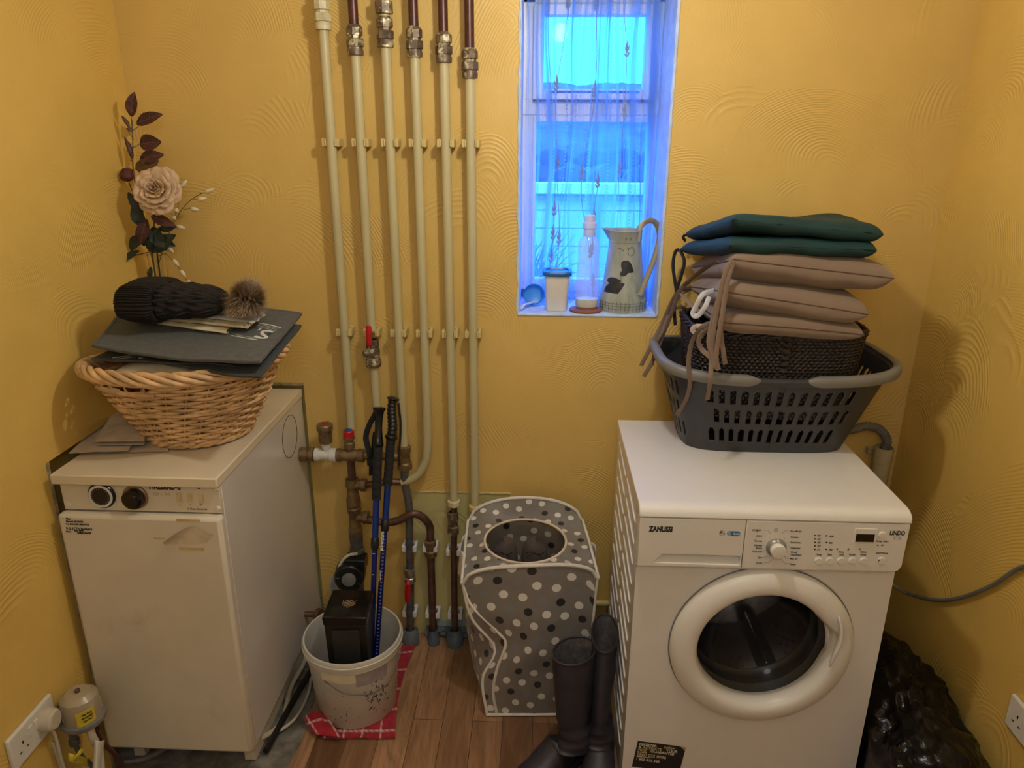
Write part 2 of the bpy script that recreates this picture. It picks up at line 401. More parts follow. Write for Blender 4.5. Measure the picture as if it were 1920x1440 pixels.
M['cable'] = mat('grey_cable', (.16, .16, .145), .5)
M['hose'] = mat('grey_hose', (.15, .145, .125), .5)
M['standp'] = mat('cream_standpipe', (.50, .42, .24), .5, var=.12)
M['hosewhite'] = mat('cream_flex', (.58, .52, .40), .45, var=.08)
M['oilcup'] = thin('yellowed_clear_cup', (.55, .46, .32), .62, .25, .6)
M['oil'] = mat('dark_oil', (.03, .012, .008), .2)
M['yellowtag'] = mat('yellow_tag', (.66, .52, .04), .5)
M['pad_grey'] = mat('grey_foam_block', (.13, .15, .16), .8, var=.25, bump=.6, bs=100)
M['lead'] = mat('blue_grey_lagging', (.09, .12, .15), .45, var=.3, bump=.5, bs=80)
M['screen'] = mat('lcd_black', (.004, .004, .006), .12)
M['pill'] = mat('blue_badge', (.01, .20, .42), .5)
M['drum'] = mat('stainless_drum', (.42, .42, .44), .22, .95, var=.15, vs=8)
M['gasket'] = mat('dark_gasket', (.035, .038, .042), .4)

# ------------------------------------------------------------------ room
LX, RX = -1.14, 1.10
WX0, WX1, WZ0, WZ1 = -.068, .343, 1.137, 2.07
CZ, FY = 2.38, -2.75
bm = BM()   # back wall around the window opening and the chased-out notch above the boiler
box(bm, (LX-.25, 0, .905), (WX0, .30, CZ)); box(bm, (WX1, 0, -.02), (RX+.15, .30, CZ))
box(bm, (-.724, 0, -.02), (WX0, .30, .905)); box(bm, (WX0, 0, -.02), (WX1, .30, WZ0-.006)); box(bm, (WX0, 0, WZ1), (WX1, .30, CZ))
box(bm, (LX-.25, .028, -.02), (-.724, .30, .905))
struct('wall_back', bm, M['wallb'], smooth=0)
bm = BM()
box(bm, (LX-.12, FY, -.02), (LX, -.60, CZ)); box(bm, (LX-.12, -.60, .905), (LX, 0, CZ)); box(bm, (LX-.12, -.60, -.02), (LX-.045, 0, .905))
struct('wall_left', bm, M['wall'], smooth=0)
bm = BM(); box(bm, (RX, FY, -.02), (RX+.12, 0, CZ)); struct('wall_right', bm, M['wall'], smooth=0)
bm = BM(); box(bm, (LX-.12, FY-.1, -.02), (RX+.12, FY, CZ)); struct('wall_front', bm, M['ceil'], smooth=0)
bm = BM(); box(bm, (LX-.25, FY-.1, CZ), (RX+.12, .30, CZ+.08)); struct('ceiling', bm, M['ceil'], smooth=0)
bm = BM(); prism(bm, [(-.665, 0, -.02), (-.668, -.25, -.02), (-.655, -.50, -.02), (-.69, -.80, -.02), (-.70, FY, -.02), (RX+.05, FY, -.02), (RX+.05, 0, -.02)], (0, 0, .02))
struct('floor', bm, M['floor'], smooth=0)
bm = BM(); grid(bm, lambda u, v: V((LX-.05+u*.60, FY+v*(-FY+.03), -.009+.004*noise.noise(V((u*12, v*40, 0))))), 30, 90)
struct('floor', bm, M['concrete'])
bm = BM()   # ragged plaster edge beside and above the boiler
def rag(p0, p1, w_, nrm_, n_=46, sd=1):
    p0 = V(p0); p1 = V(p1)
    pts = [p0.lerp(p1, i/n_)+V(nrm_)*w_*(.35*noise.noise(V((i*.55, sd, 0)))) for i in range(n_+1)]
    tube(bm, pts, [w_*(1+.45*noise.noise(V((i*.8, sd+5, 0)))) for i in range(n_+1)], 8)
rag((LX-.002, -.597, -.01), (LX-.002, -.597, .905), .0065, (0, 1, 0)); rag((LX-.01, -.6, .905), (LX-.01, -.02, .905), .005, (0, 0, 1), sd=3)
rag((-1.13, .002, .906), (-.724, .002, .902), .0065, (0, 0, 1), sd=5); rag((-.7225, .004, .905), (-.7225, .004, .02), .0032, (1, 0, 0), sd=8)
struct('trim_1', bm, M['plaster'])
bm = BM()   # dado ledge line and small skirting pieces
pts = [V((-.40+i*.0105, -.001+.0015*noise.noise(V((i*.7, 2, 0))), .546+.004*noise.noise(V((i*.5, 0, 0))))) for i in range(31)]
tube(bm, pts, .003, 6)
struct('trim_2', bm, M['clip'])
bm = BM(); grid(bm, lambda u, v: V((-.37+u*.215, -.002-.030*sin(pi*v)**.5*(.7+.5*noise.noise(V((u*9, v*3, 0)))), v*.035+.004*noise.noise(V((u*30, v*9, 1))))), 40, 8)
struct('baseboard_back', bm, M['pad_grey'])
# window: reveal lining, sill, frame, panes
bm = BM(); T = .006
box(bm, (WX0, .0, WZ0), (WX0+T, .24, WZ1)); box(bm, (WX1-T, .0, WZ0), (WX1, .24, WZ1)); box(bm, (WX0, .0, WZ1-T), (WX1, .24, WZ1))
for xx in (WX0+.001, WX1-.001):
    tube(bm, [V((xx+.004*noise.noise(V((i*.6, xx*9, 0))), -.001, WZ0+(WZ1-WZ0)*i/60)) for i in range(61)], [.0035+.002*noise.noise(V((i*.9, xx*5, 3))) for i in range(61)], 8)
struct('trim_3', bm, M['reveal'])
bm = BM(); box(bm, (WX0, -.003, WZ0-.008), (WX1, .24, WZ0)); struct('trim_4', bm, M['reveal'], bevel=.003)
win = bpy.data.objects.new('window_1', None); COL.objects.link(win); win.location = (.138, .24, WZ0); WL[win.name] = V(win.location); win['kind'] = 'structure'
bm = BM(); y0, y1 = .225, .285
box(bm, (WX0, y0, WZ0), (WX0+.040, y1, WZ1)); box(bm, (WX1-.022, y0, WZ0), (WX1, y1, WZ1)); box(bm, (WX0, y0, 1.99), (WX1, y1, WZ1))
box(bm, (WX0, y0, WZ0), (WX1, y1, WZ0+.03)); box(bm, (WX0, y0-.006, 1.690), (WX1, y1, 1.735)); obj('window_frame', bm, M['sash'], win, bevel=.003)
bm = BM(); y0, y1 = .205, .25
xa, xb, za, zb = -.003, .287, 1.762, 1.957
box(bm, (xa-.032, y0, za-.030), (xa, y1, zb+.03)); box(bm, (xb, y0, za-.030), (xb+.034, y1, zb+.03)); box(bm, (xa, y0, za-.030), (xb, y1, za)); box(bm, (xa, y0, zb), (xb, y1, zb+.03))
obj('sash', bm, M['sash'], win, bevel=.003)
bm = BM(); box(bm, (xa+.02, y0-.002, za-.011), (xb-.01, y0+.01, za-.005)); box(bm, (xa-.03, y0-.002, 1.728), (xb+.03, y0+.03, 1.7325)); obj('weather_seal', bm, M['sashdark'], win)
bm = BM(); xa2, xb2, zb2 = -.022, .314, 1.672
box(bm, (xa2-.010, .215, 1.16), (xa2, .25, zb2+.018)); box(bm, (xb2, .215, 1.16), (xb2+.010, .25, zb2+.018)); box(bm, (xa2, .215, zb2), (xb2, .25, zb2+.018)); box(bm, (xa2, .215, 1.16), (xb2, .25, 1.20))
obj('sash', bm, M['sash'], win, bevel=.002)
bm = BM(); box(bm, (xa, .232, za), (xb, .235, zb)); obj('pane', bm, M['pane'], win, smooth=0)
bm = BM(); box(bm, (xa2, .232, 1.20), (xb2, .235, zb2)); obj('pane', bm, M['pane'], win, smooth=0)
# ------------------------------------------------------------------ outdoors
def omat(n_, c_, **k): return mat(n_, c_, .9, **k)
bm = BM(); grid(bm, lambda u, v: V((-6+u*12, .5+v*12, .75)), 4, 4); struct('floor', bm, omat('pale_paving', (.40, .40, .37), var=.1, vs=2), smooth=0)
bm = BM()
for k in range(5): box(bm, (-2.2, 2.3, .80+.105*k), (2.2, 2.33, .80+.105*k+.099))
gt = thing('garden_wall', 'pale boarded garden wall outside the window below a white rail', 'wall', (0, 2.3, .76))
obj('boarding', bm, omat('pale_board', (.72, .74, .72), var=.05), gt, bevel=.003)
bm = BM(); box(bm, (-2.2, 2.24, 1.315), (2.2, 2.36, 1.375)); obj('coping', bm, omat('white_coping', (.85, .85, .85), var=.02), gt, bevel=.004)
bm = BM(); box(bm, (-2.2, 2.26, 1.275), (2.2, 2.30, 1.302)); box(bm, (.30, 2.262, .80), (.34, 2.30, 1.30)); obj('rail', bm, omat('grey_rail', (.22, .26, .30)), gt)
bm = BM()
def hf(u, v):
    x = -7+u*14; y = 4.15+v*9
    return V((x, y, .75+(1-math.exp(-v*5))*1.62+.16*noise.noise(V((x*.7, y*.7, 0)))+.06*noise.noise(V((x*3, y*3, 4)))))
grid(bm, hf, 90, 60)
tag(obj('grass_bank', bm, mat('bank_grass', (.12, .13, .09), .95, var=.35, vs=3, bump=1, bs=14, bd=.08)), 'rough grassy bank rising behind the garden wall', 'bank', kind='stuff')
rk = mat('rock_grey', (.035, .035, .04), .9, var=.4, vs=4, bump=.8, bs=12, bd=.05); rkw = mat('pale_rock', (.6, .6, .58), .9)
bm = BM(); box(bm, (-1.6, 3.66, .75), (1.6, 4.0, 1.16)); tag(obj('stone_wall', bm, mat('stone_wall_grey', (.10, .10, .11), .9, var=.5, vs=6, bump=1, bs=9, bd=.06), bevel=.02), 'low grey stone wall holding up the boulders behind the garden wall', 'wall')
random.seed(4); first = None
rs = []
for i in range(27):
    col_, row_ = i % 9, i//9
    x = -1.0+.27*col_+.13*(row_ % 2)+.03*random.random(); y = 3.75+.06*row_; r_ = .092+.015*random.random(); z = 1.225+.118*row_
    rs.append((x, y, z, r_))
for i, (x, y, z, r_) in enumerate(rs):
    bm = BM(); bmesh.ops.create_icosphere(bm, subdivisions=3, radius=r_)
    for v in bm.verts:
        v.co = V((v.co.x*1.35, v.co.y, v.co.z*.72))*(1+.45*noise.noise(v.co*7+V((i*3.1, 0, 0))))+V((x, y, z))
    o = obj('rock', bm, rkw if i == 5 else rk, smooth=50)
    tag(o, 'pale rounded boulder among dark stones on the bank' if i == 5 else 'dark grey boulder piled on the bank beyond the garden wall', 'rock', None if i == 5 else 'dark boulders piled on the bank')
bm = BM(); random.seed(5)
for i in range(150):
    a = random.gauss(0, .5); h_ = .25+.22*random.random(); b0 = V((-.10+random.gauss(0, .05), 1.7+random.gauss(0, .05), .76)); e = b0+V((sin(a)*h_*.9, random.gauss(0, .06), h_*cos(a)))
    mid = b0.lerp(e, .55)+V((0, 0, .05)); tube(bm, cat([b0, mid, e], 3), [.005, .005, .0045, .004, .0035, .002, .0006], 4)
tag(obj('grass_tuft', bm, mat('tuft_green', (.14, .22, .12), .8), smooth=0), 'tuft of arching ornamental grass outside below the window', 'grass', kind='stuff')
# ceiling light that lights the room (above the frame)
cl = thing('ceiling_light', 'small ceiling rose with a hanging bulb holder above the room', 'lamp', (LAMP.x, LAMP.y, CZ))
bm = BM(); lathe(bm, [(0, 0), (.05, 0), (.045, -.02), (.012, -.028), (0, -.028)], 32, Matrix.Translation((LAMP.x, LAMP.y, CZ))); obj('ceiling_rose', bm, M['whiteplastic'], cl)
bm = BM(); tube(bm, [(LAMP.x, LAMP.y, CZ-.02), (LAMP.x, LAMP.y, LAMP.z+.09)], .003, 8); obj('flex', bm, M['whiteplastic'], cl)
bm = BM(); lathe(bm, [(0, .09), (.016, .088), (.019, .05), (.0, .048)], 24, Matrix.Translation(LAMP)); obj('bulb_holder', bm, M['whiteplastic'], cl)
# ------------------------------------------------------------------ boiler
BX0, BX1, BY0, BZ = -1.119, -.729, -.627, .889
bo = thing('boiler', 'cream enamelled floor-standing boiler in the left corner with worn lid', 'boiler', ((BX0+BX1)/2, -.31, 0))
bm = BM(); box(bm, (BX0, BY0, .864), (BX1, -.002, BZ)); obj('lid', bm, M['enameltop'], bo, bevel=.003)
bm = BM(); box(bm, (BX0+.008, -.602, .095), (BX1-.003, -.004, .864)); obj('body', bm, mat('pale_enamel_side', (.66, .63, .58), .22, var=.04, vs=3, coat=.4), bo, bevel=.002)
bm = BM(); box(bm, (BX0+.010, -.612, .793), (BX1-.004, -.601, .8645)); pan = obj('control_panel', bm, M['enamel'], bo, bevel=.001)
bm = BM()
box(bm, (BX0+.002, -.634, .098), (BX1-.001, -.603, .7905)); obj('door', bm, M['enamel'], bo, bevel=.009, seg=2); door_b = bpy.data.objects['door']
bm = BM(); box(bm, (BX0+.06, -.585, .055), (BX1-.02, -.56, .096)); box(bm, (BX0+.02, -.56, .0), (BX0+.05, -.05, .096)); box(bm, (BX1-.06, -.56, 0), (BX1-.03, -.05, .096)); obj('plinth', bm, M['enamel'], bo)
# dials
def dial(c, r, ring, kind):
    Mx = axis_matrix(c, (0, -1, 0))
    bm = BM(); lathe(bm, [(0, 0), (r*1.08, 0), (r*1.08, .004), (r, .006), (0, .006)], 40, Mx); d = obj('dial', bm, M['blackgloss'] if kind else ring, pan)
    tag(d, 'round black timer dial with white numbered ring' if kind else 'round black thermostat knob in a worn metal ring')
    if kind:
        bm = BM(); lathe(bm, [(r*.76, .0065), (r*.94, .0065), (r*.94, .0085), (r*.76, .0085), (r*.76, .0065)], 40, Mx); obj('scale_ring', bm, M['white'], d)
        bm = BM(); lathe(bm, [(0, .006), (r*.75, .006), (r*.75, .009), (r*.66, .0095), (0, .0095)], 40, Mx)
        obj('dial_face', bm, M['black'], d)
        bm = BM()
        for k in range(24):
            a = 2*pi*k/24; p0 = Mx @ V((cos(a)*r*.62, sin(a)*r*.62, .0098)); p1 = Mx @ V((cos(a)*r*.72, sin(a)*r*.72, .0098)); tube(bm, [p0, p1], .0004, 4)
        for k in range(96):
            a = 2*pi*k/96; p0 = Mx @ V((cos(a)*r*.80, sin(a)*r*.80, .0087)); p1 = Mx @ V((cos(a)*r*.86, sin(a)*r*.86, .0087)); tube(bm, [p0, p1], .00025, 4)
        obj('marks', bm, M['greyink'], d)
    else:
        bm = BM(); lathe(bm, [(0, .006), (r*.88, .006), (r*.86, .020), (r*.6, .022), (r*.55, .026), (0, .027)], 40, Mx); k_ = obj('knob', bm, M['blackgloss'], d)
        bm = BM(); pts = [Mx @ V((cos(a)*r*.52, sin(a)*r*.52, .0235)) for a in [radians(q) for q in range(-70, 75, 12)]]
        tube(bm, pts, .0009, 6); obj('pointer_mark', bm, M['steel'], k_)
dial(A(192, 928, y=-.612), .0300, M['black'], True)
dial(A(255, 931, y=-.612), .0275, mat('worn_ring', (.30, .20, .12), .4, .5), False)
for (u, v) in ((125, 907), (131, 945), (406, 916), (410, 953)):
    bm = BM(); lathe(bm, [(0, 0), (.0062, 0), (.0062, .003), (.004, .0052), (0, .0055)], 20, axis_matrix(A(u, v, y=-.612), (0, -1, 0))); obj('screw_cap', bm, M['whiteplastic'], pan)
bm = BM()
text(bm, 'FIREBIRD-S', A(309, 915, y=-.6125)-V((0, 0, .0035)), (1, 0, 0), (0, 0, 1), .0195, sx=.80, bold=.0007)
obj('lettering', bm, M['ink'], pan, smooth=0); bm = BM()
text(bm, 'C Heat Controls', A(370, 956, y=-.6125), (1, 0, 0), (0, 0, 1), .0068, sx=1)
for k, c in enumerate(('I', 'I', 'IV')): text(bm, c, A(337+20*k, 948, y=-.6125), (1, 0, 0), (0, 0, 1), .006)
obj('lettering', bm, M['ink'], pan, smooth=0)
bm = BM(); text(bm, '50 - 90', A(303, 930, y=-.6125), (1, 0, 0), (0, 0, 1), .0125, sx=1.15); obj('lettering', bm, mat('faded_ink', (.50, .42, .30), .7), pan, smooth=0)
for k in range(3):
    c = A(336+20.5*k, 933+1.0*k, y=-.6125); bm = BM()
    box(bm, (c.x-.0062, -.6135, c.z-.012), (c.x+.0062, -.612, c.z+.012)); box(bm, (c.x-.0042, -.6150, c.z-.009), (c.x+.0042, -.6130, c.z+.009))
    obj('blanking_plate', bm, mat('aged_cream', (.68, .54, .30), .5), pan, bevel=.0006)
bm = BM(); lathe(bm, [(0, 0), (.0062, 0), (.006, .002), (0, .0025)], 20, axis_matrix(A(373, 912, y=-.612), (0, -1, 0))); obj('indicator', bm, M['black'], pan)
# door label
bm = BM()
for k, (t_, s_) in enumerate((('Plan', .0062), ('Model: BOILER', .0060), ('To BOILER SERVICE', .0058), ('9.3.1/Th boilers', .0090), ('Data', .0056))):
    text(bm, t_, A(124, 974+5.0*k+(4 if k > 2 else 0), y=-.6347), (1, 0, .0), (0, 0, 1), s_, align='LEFT', sx=1.1, bold=.0002)
text(bm, 'NO 1999', A(138, 985.5+3, y=-.6347)+V((0, 0, -.011)), (1, 0, 0), (0, 0, 1), .0056, align='LEFT', bold=.0004); text(bm, 'Boiler No.03', A(144, 994, y=-.6347)+V((0, 0, -.009)), (1, 0, 0), (0, 0, 1), .0062, align='LEFT', bold=.0003)
obj('printed_label', bm, M['ink'], door_b, smooth=0)
# torn sticker on door: curling film
bm = BM()
pp = [(306, 1017), (330, 1000), (350, 989), (366, 985), (385, 1000), (398, 1001)]
def tornf(u, v):
    i = u*(len(pp)-1); k = min(int(i), len(pp)-2); t = i-k
    p = V(pp[k]).lerp(V(pp[k+1]), t); q = V((308+u*80, 1022-u*4))
    r_ = q.lerp(p, v); y = -.6345-.012*v*v*(.6+.5*sin(u*5+1))
    return A(r_.x, r_.y, y=y)
grid(bm, tornf, 24, 8)
st_ = obj('torn_sticker', bm, mat('curled_sticker_film', (.64, .55, .40), .45, bump=.3, bs=60), door_b)
tag(st_, 'curled flap of a torn cream sticker')
M['glue'] = mat('yellow_glue', (.60, .44, .20), .6)
for (a, b, c, d) in ((330, 973, 375, 977), (335, 1026, 382, 1031), (288, 1008, 308, 1010)):
    bm = BM(); p = A(a, b, y=-.6345); q = A(c, d, y=-.6345); box(bm, (p.x, -.6347, q.z-.002), (q.x, -.6343, p.z)); obj('glue_residue', bm, M['glue'], door_b)
# side: disc outline, hole
yc, zc = -.137, .787
bm = BM(); tube(bm, [V((BX1-.0025, yc+.063*cos(t*pi/30), zc+.063*sin(t*pi/30))) for t in range(60)], .0008, 6, closed=True); obj('knockout_disc', bm, M['ink'], bo)
bm = BM(); lathe(bm, [(0, 0), (.020, 0), (.020, .001), (0, .001)], 30, axis_matrix((BX1-.0028, -.064, .697), (1, 0, 0))); obj('pipe_opening', bm, M['black'], bo)
# paperwork on the lid
def sheet(name, px, z0, mt, label, thick=.003, cat_='papers', curl=.004, sd=0):
    c = [A(u, v, z=z0) for u, v in px]; bm = BM()
    for k in range(len(c)): c[k].x = max(c[k].x, LX+.004 if c[k].y < -.6 else LX-.040)
    def f(s_):
        return lambda u, v: (c[0]*(1-u)*(1-v)+c[1]*u*(1-v)+c[2]*u*v+c[3]*(1-u)*v)+V((0, 0, s_+curl*max(0, noise.noise(V((u*3+sd, v*3, 0))))))
    grid(bm, f(0), 14, 10); grid(bm, f(thick), 14, 10)
    n_ = 14
    o = obj(name, bm, mt, smooth=40); return tag(o, label, cat_)
BZ1 = BZ+.0005
sheet('booklet', [(150, 853), (315, 849), (330, 800), (215, 780)], BZ1, M['paper'], 'thin grey-brown manual lying on the boiler lid in front of the wicker basket', .0035)
sheet('envelope', [(128, 851), (240, 846), (290, 790), (190, 775)], BZ1+.0085, M['paper'], 'loose sheet of paper poking over the left edge of the boiler lid', .0012, 'paper', .006, 4)
sheet('envelope', [(178, 835), (270, 834), (290, 775), (215, 776)], BZ1+.018, mat('pale_envelope', (.68, .60, .47), .7), 'pale cream envelope under the left side of the wicker basket', .009, 'envelope', .001, 8)

# ------------------------------------------------------------------ wicker basket
WB = thing('wicker_basket', 'oval honey-coloured wicker basket piled with bags on the boiler lid', 'basket', (-.885, -.355, BZ+.028))
wc0 = V((-.888, -.352, BZ+.004)); wc1 = V((-.866, -.412, 1.112)); rot = radians(17)
def wring(t, th, dr=0.0):
    """point on basket wall; t 0 bottom .. 1 rim, th angle"""
    e = t**.8
    a = .118+(.228-.118)*e+dr; b = .116+(.160-.116)*e+dr
    c = wc0.lerp(wc1, t); ca, sa = cos(th), sin(th)
    x = a*ca; y = b*sa; k = rot*t
    return V((c.x+x*cos(k)-y*sin(k), c.y+x*sin(k)+y*cos(k), c.z+.010*t*sin(2*th+.6)+ .012*t*ca))
NS = 28
def in_hole(t, th):
    a = (th % (2*pi)); return .80 < t < .90 and radians(213) < a < radians(252)
rows = 22
bm = BM()
for k in range(rows):
    t = .02+.90*k/(rows-1)
    n_ = NS*4; runs = []; cur = []
    for i in range(n_+1):
        th = 2*pi*i/n_
        if in_hole(t, th):
            if len(cur) > 2: runs.append(cur)
            cur = []; continue
        ph = NS/2*th+(pi if k % 2 else 0)
        p = wring(t, th, .0058*sin(ph)); p.z += .0018*noise.noise(V((i*.13, k*2.1, 0)))+.0035*sin(ph/2)*0
        cur.append(p)
    if len(cur) > 2: runs.append(cur)
    for c in runs: tube(bm, c, .0045+.0005*sin(k*2.3), 7)
for k in (12, 13, 14):
    pass
obj('weave', bm, M['wicker'], WB, smooth=60)
bm = BM()
for i in range(NS):
    th = 2*pi*(i+.5)/NS; tube(bm, [wring(t/12, th) for t in range(0, 12)], .0028, 6)
obj('stakes', bm, M['wicker'], WB, smooth=60)
bm = BM()
for s_ in range(5):
    pts = []
    for i in range(150):
        th = 2*pi*i/150; c = wring(.975, th); d = V((cos(th), sin(th), 0)); ph = 2*pi*s_/5-th*7
        pts.append(c+d*(.011*cos(ph)+.004)+V((0, 0, .0125*sin(ph)+.003)))
    tube(bm, pts, .0068, 8, closed=True)
obj('rim', bm, M['wicker'], WB, smooth=60)
bm = BM()
for s_ in range(3):
    pts = []
    for i in range(120):
        th = 2*pi*i/120; c = wring(.03, th); d = V((cos(th), sin(th), 0)); ph = 2*pi*s_/3+th*9
        pts.append(c+d*(.006*cos(ph)+.003)+V((0, 0, .006*sin(ph)+.004)))
    tube(bm, pts, .0055, 6, closed=True)
lathe(bm, [(0, 0), (.118, 0)], 40, Matrix.Translation(wc0+V((0, 0, .004))))
for k in range(4):
    pts = [wring(.50+.008*sin(i*.5+k*1.6), 2*pi*i/160, .005+.002*cos(i*.5+k*1.6)) for i in range(160)]
    if k < 2: tube(bm, pts, .0048, 6, closed=True)
for t_, rr in ((.79, .0058), (.775, .0045)):
    tube(bm, [wring(t_, radians(207+i*2.2), .006) for i in range(24)], rr, 8)
obj('base_border', bm, M['wicker'], WB, smooth=60)
# contents
bm = BM(); c = [A(335, 655, y=-.50), None, None, None]
z_ = 1.098
pillow(bm, [(-1.00, -.52, z_), (-.75, -.53, z_), (-.75, -.32, z_), (-1.0, -.30, z_)], .06, 24, 3, .5, .006, 3)
tag(obj('folded_towel', bm, mat('oatmeal_terry', (.50, .44, .33), .95, bump=.8, bs=500, bd=.002)), 'folded oatmeal ribbed towel in the wicker basket under the grey bags', 'towel')
bm = BM(); pillow(bm, [(-1.03, -.47, 1.035), (-.77, -.49, 1.03), (-.77, -.30, 1.03), (-1.02, -.28, 1.035)], .06, 20, 3, .5, .006, 5)
def plaid():
    s = N('plaid_cloth'); s.set(Roughness=.9); pos = s.n('ShaderNodeNewGeometry').outputs['Position']; sp = s.n('ShaderNodeSeparateXYZ'); s.l(pos, sp.inputs[0])
    def st(k, f_, th_): return s.math('GREATER_THAN', s.math('SINE', s.math('MULTIPLY', sp.outputs[k], f_)), th_)
    c = s.mix(st('X', 260, .2), (.30, .03, .035), (.02, .025, .05)); c = s.mix(st('Z', 330, .3), c, (.04, .02, .03)); c = s.mix(st('X', 90, .9), c, (.5, .5, .45)); s.l(c, s.b.inputs['Base Color']); return s.m
M['plaid'] = plaid()
tag(obj('plaid_cloth', bm, M['plaid']), 'dark red plaid cloth seen through the wicker basket handle hole', 'cloth')
def slab(name, corners, thick, mt, sag=None, n=26, mi2=None, seed=0, amp=.003, parent=None, bev=0):
    c = [V(k) for k in corners]; bm = BM()
    nz = (c[1]-c[0]).cross(c[3]-c[0]).normalized()
    def P(u, v): 
        p = c[0]*(1-u)*(1-v)+c[1]*u*(1-v)+c[2]*u*v+c[3]*(1-u)*v
        p = p+nz*(amp*noise.noise(V((u*3+seed, v*3, 1)))*2)
        if sag: p = p+V((0, 0, sag(u, v)))
        return p
    top = grid(bm, lambda u, v: P(u, v)+nz*thick, n, n); bot = grid(bm, lambda u, v: P(u, v), n, n)
    def wall(a, b):
        for i in range(len(a)-1): bm.faces.new((a[i], a[i+1], b[i+1], b[i]))
    wall([r[0] for r in top], [r[0] for r in bot]); wall([r[-1] for r in top], [r[-1] for r in bot]); wall(top[0], bot[0]); wall(top[-1], bot[-1])
    return obj(name, bm, mt, parent, smooth=40), P, nz
c_up = [A(172, 651, z=1.158), A(489, 682, z=1.150), A(567, 590, z=1.172), A(262, 552, x=-1.105)]

# ------------------------------------------------------------------ grey shopping bags, folded bags, hat
sagf = lambda u, v: -.012*sin(pi*u)*(1-v)*.9
low = [c_up[0]+V((.05, .03, -.022)), c_up[1]+V((.0, -.012, -.030)), c_up[2]+V((.012, -.05, -.020)), c_up[3]+V((.05, -.06, -.02))]
lb, _, _ = slab('shopping_bag', low, .005, M['dark_bag'], sagf, seed=4)
tag(lb, 'lower dark grey flat shopping bag, mostly hidden under the one with the white letter', 'bag')
lb2 = [V((-1.05, -.50, 1.128)), V((-.70, -.53, 1.126)), V((-.70, -.28, 1.13)), V((-1.02, -.26, 1.13))]
lb3, Pl, nl = slab('shopping_bag', lb2, .004, M['dark_bag'], seed=9); tag(lb3, 'dark grey bag with white stripes lying inside the wicker basket below the others', 'bag')
bm = BM()
for (a, b, wd) in (((.12, .06), (.42, .30), .004), ((.16, .03), (.48, .27), .003), ((.30, .08), (.60, .32), .006)):
    p = Pl(*a)+nl*.0046; q = Pl(*b)+nl*.0046; tube(bm, [p.lerp(q, i/6) for i in range(7)], wd, 8, flat=.08, flatdir=nl)
obj('printed_stripes', bm, M['print_white'], lb3)
ub, PU, nz = slab('shopping_bag', c_up, .0055, M['grey_bag'], sagf, seed=1)
tag(ub, 'flat grey shopping bag with a white letter S draped over the wicker basket', 'bag')
def onbag(u, v, h=.0062): return PU(u, v)+nz*h
bm = BM()
for e0, e1 in (((.015, .012), (.985, .012)), ((.985, .012), (.985, .985)), ((.015, .985), (.985, .985)), ((.015, .012), (.015, .985))):
    tube(bm, [onbag(e0[0]+(e1[0]-e0[0])*i/30, e0[1]+(e1[1]-e0[1])*i/30, .006) for i in range(31)], .0032, 8, flat=.5, flatdir=nz)
obj('seam', bm, M['grey_bag'], ub)
def bagpt(px, py, h=.0063):
    # nearest point on the bag surface to a view direction
    best = None; u, v = .7, .4
    d = (_f + _R*((px-960)/FPX) - _U*((py-720)/FPX))
    for it in range(12):
        P0 = onbag(u, v, h); du = (onbag(u+.01, v, h)-P0)*100; dv = (onbag(u, v+.01, h)-P0)*100
        Mx = Matrix(((du.x, dv.x, -d.x), (du.y, dv.y, -d.y), (du.z, dv.z, -d.z)))
        s_ = Mx.inverted() @ (CAM-P0); u = min(1.1, max(-.1, u+s_[0])); v = min(1.1, max(-.1, v+s_[1]))
    return onbag(u, v, h)
def bstroke(bm, pts, r): tube(bm, [bagpt(*p) for p in pts], r, 8, flat=.07, flatdir=nz)
bm = BM()
s_pts = cat([(512, 622.5), (503, 620.5), (493, 621), (492, 626), (499, 631), (498, 633.5), (489, 633.5), (478, 630)], 6)
bstroke(bm, [(p[0], p[1]) for p in [(q.x, q.y) for q in [V((a.x, a.y, 0)) for a in s_pts]]] if False else [(a.x, a.y) for a in s_pts] if False else [tuple(a)[:2] for a in s_pts], .0042)
obj('letter', bm, M['print_white'], ub)
bm = BM(); bstroke(bm, [(489, 616), (486, 618), (483, 619)], .0025); obj('apostrophe', bm, M['print_white'], ub)
bm = BM(); bstroke(bm, [(486, 605.5), (506, 609), (527, 614.5)], .0020)
for k in range(3): bstroke(bm, [(484-k*2, 608+2.2*k), (503-k*2, 611.5+2.2*k), (521-k*2, 616+2.2*k)], .0006)
obj('printed_lines', bm, M['print_white'], ub); bm = BM(); bstroke(bm, [(434, 629), (458, 633), (481, 637.5)], .0016)
for k in range(2): bstroke(bm, [(440+k*3, 630-2.5*k), (462+k*3, 634-2.5*k), (484, 636-2.2*k)], .0006)
obj('printed_lines', bm, M['print_white'], ub)
bm = BM()
q = [bagpt(470, 606, .0058), bagpt(519, 618, .0058), bagpt(494, 638, .0058), bagpt(432, 627, .0058)]
bm.faces.new([bm.verts.new(k) for k in q]); obj('printed_panel', bm, M['print_green'], ub, smooth=0)
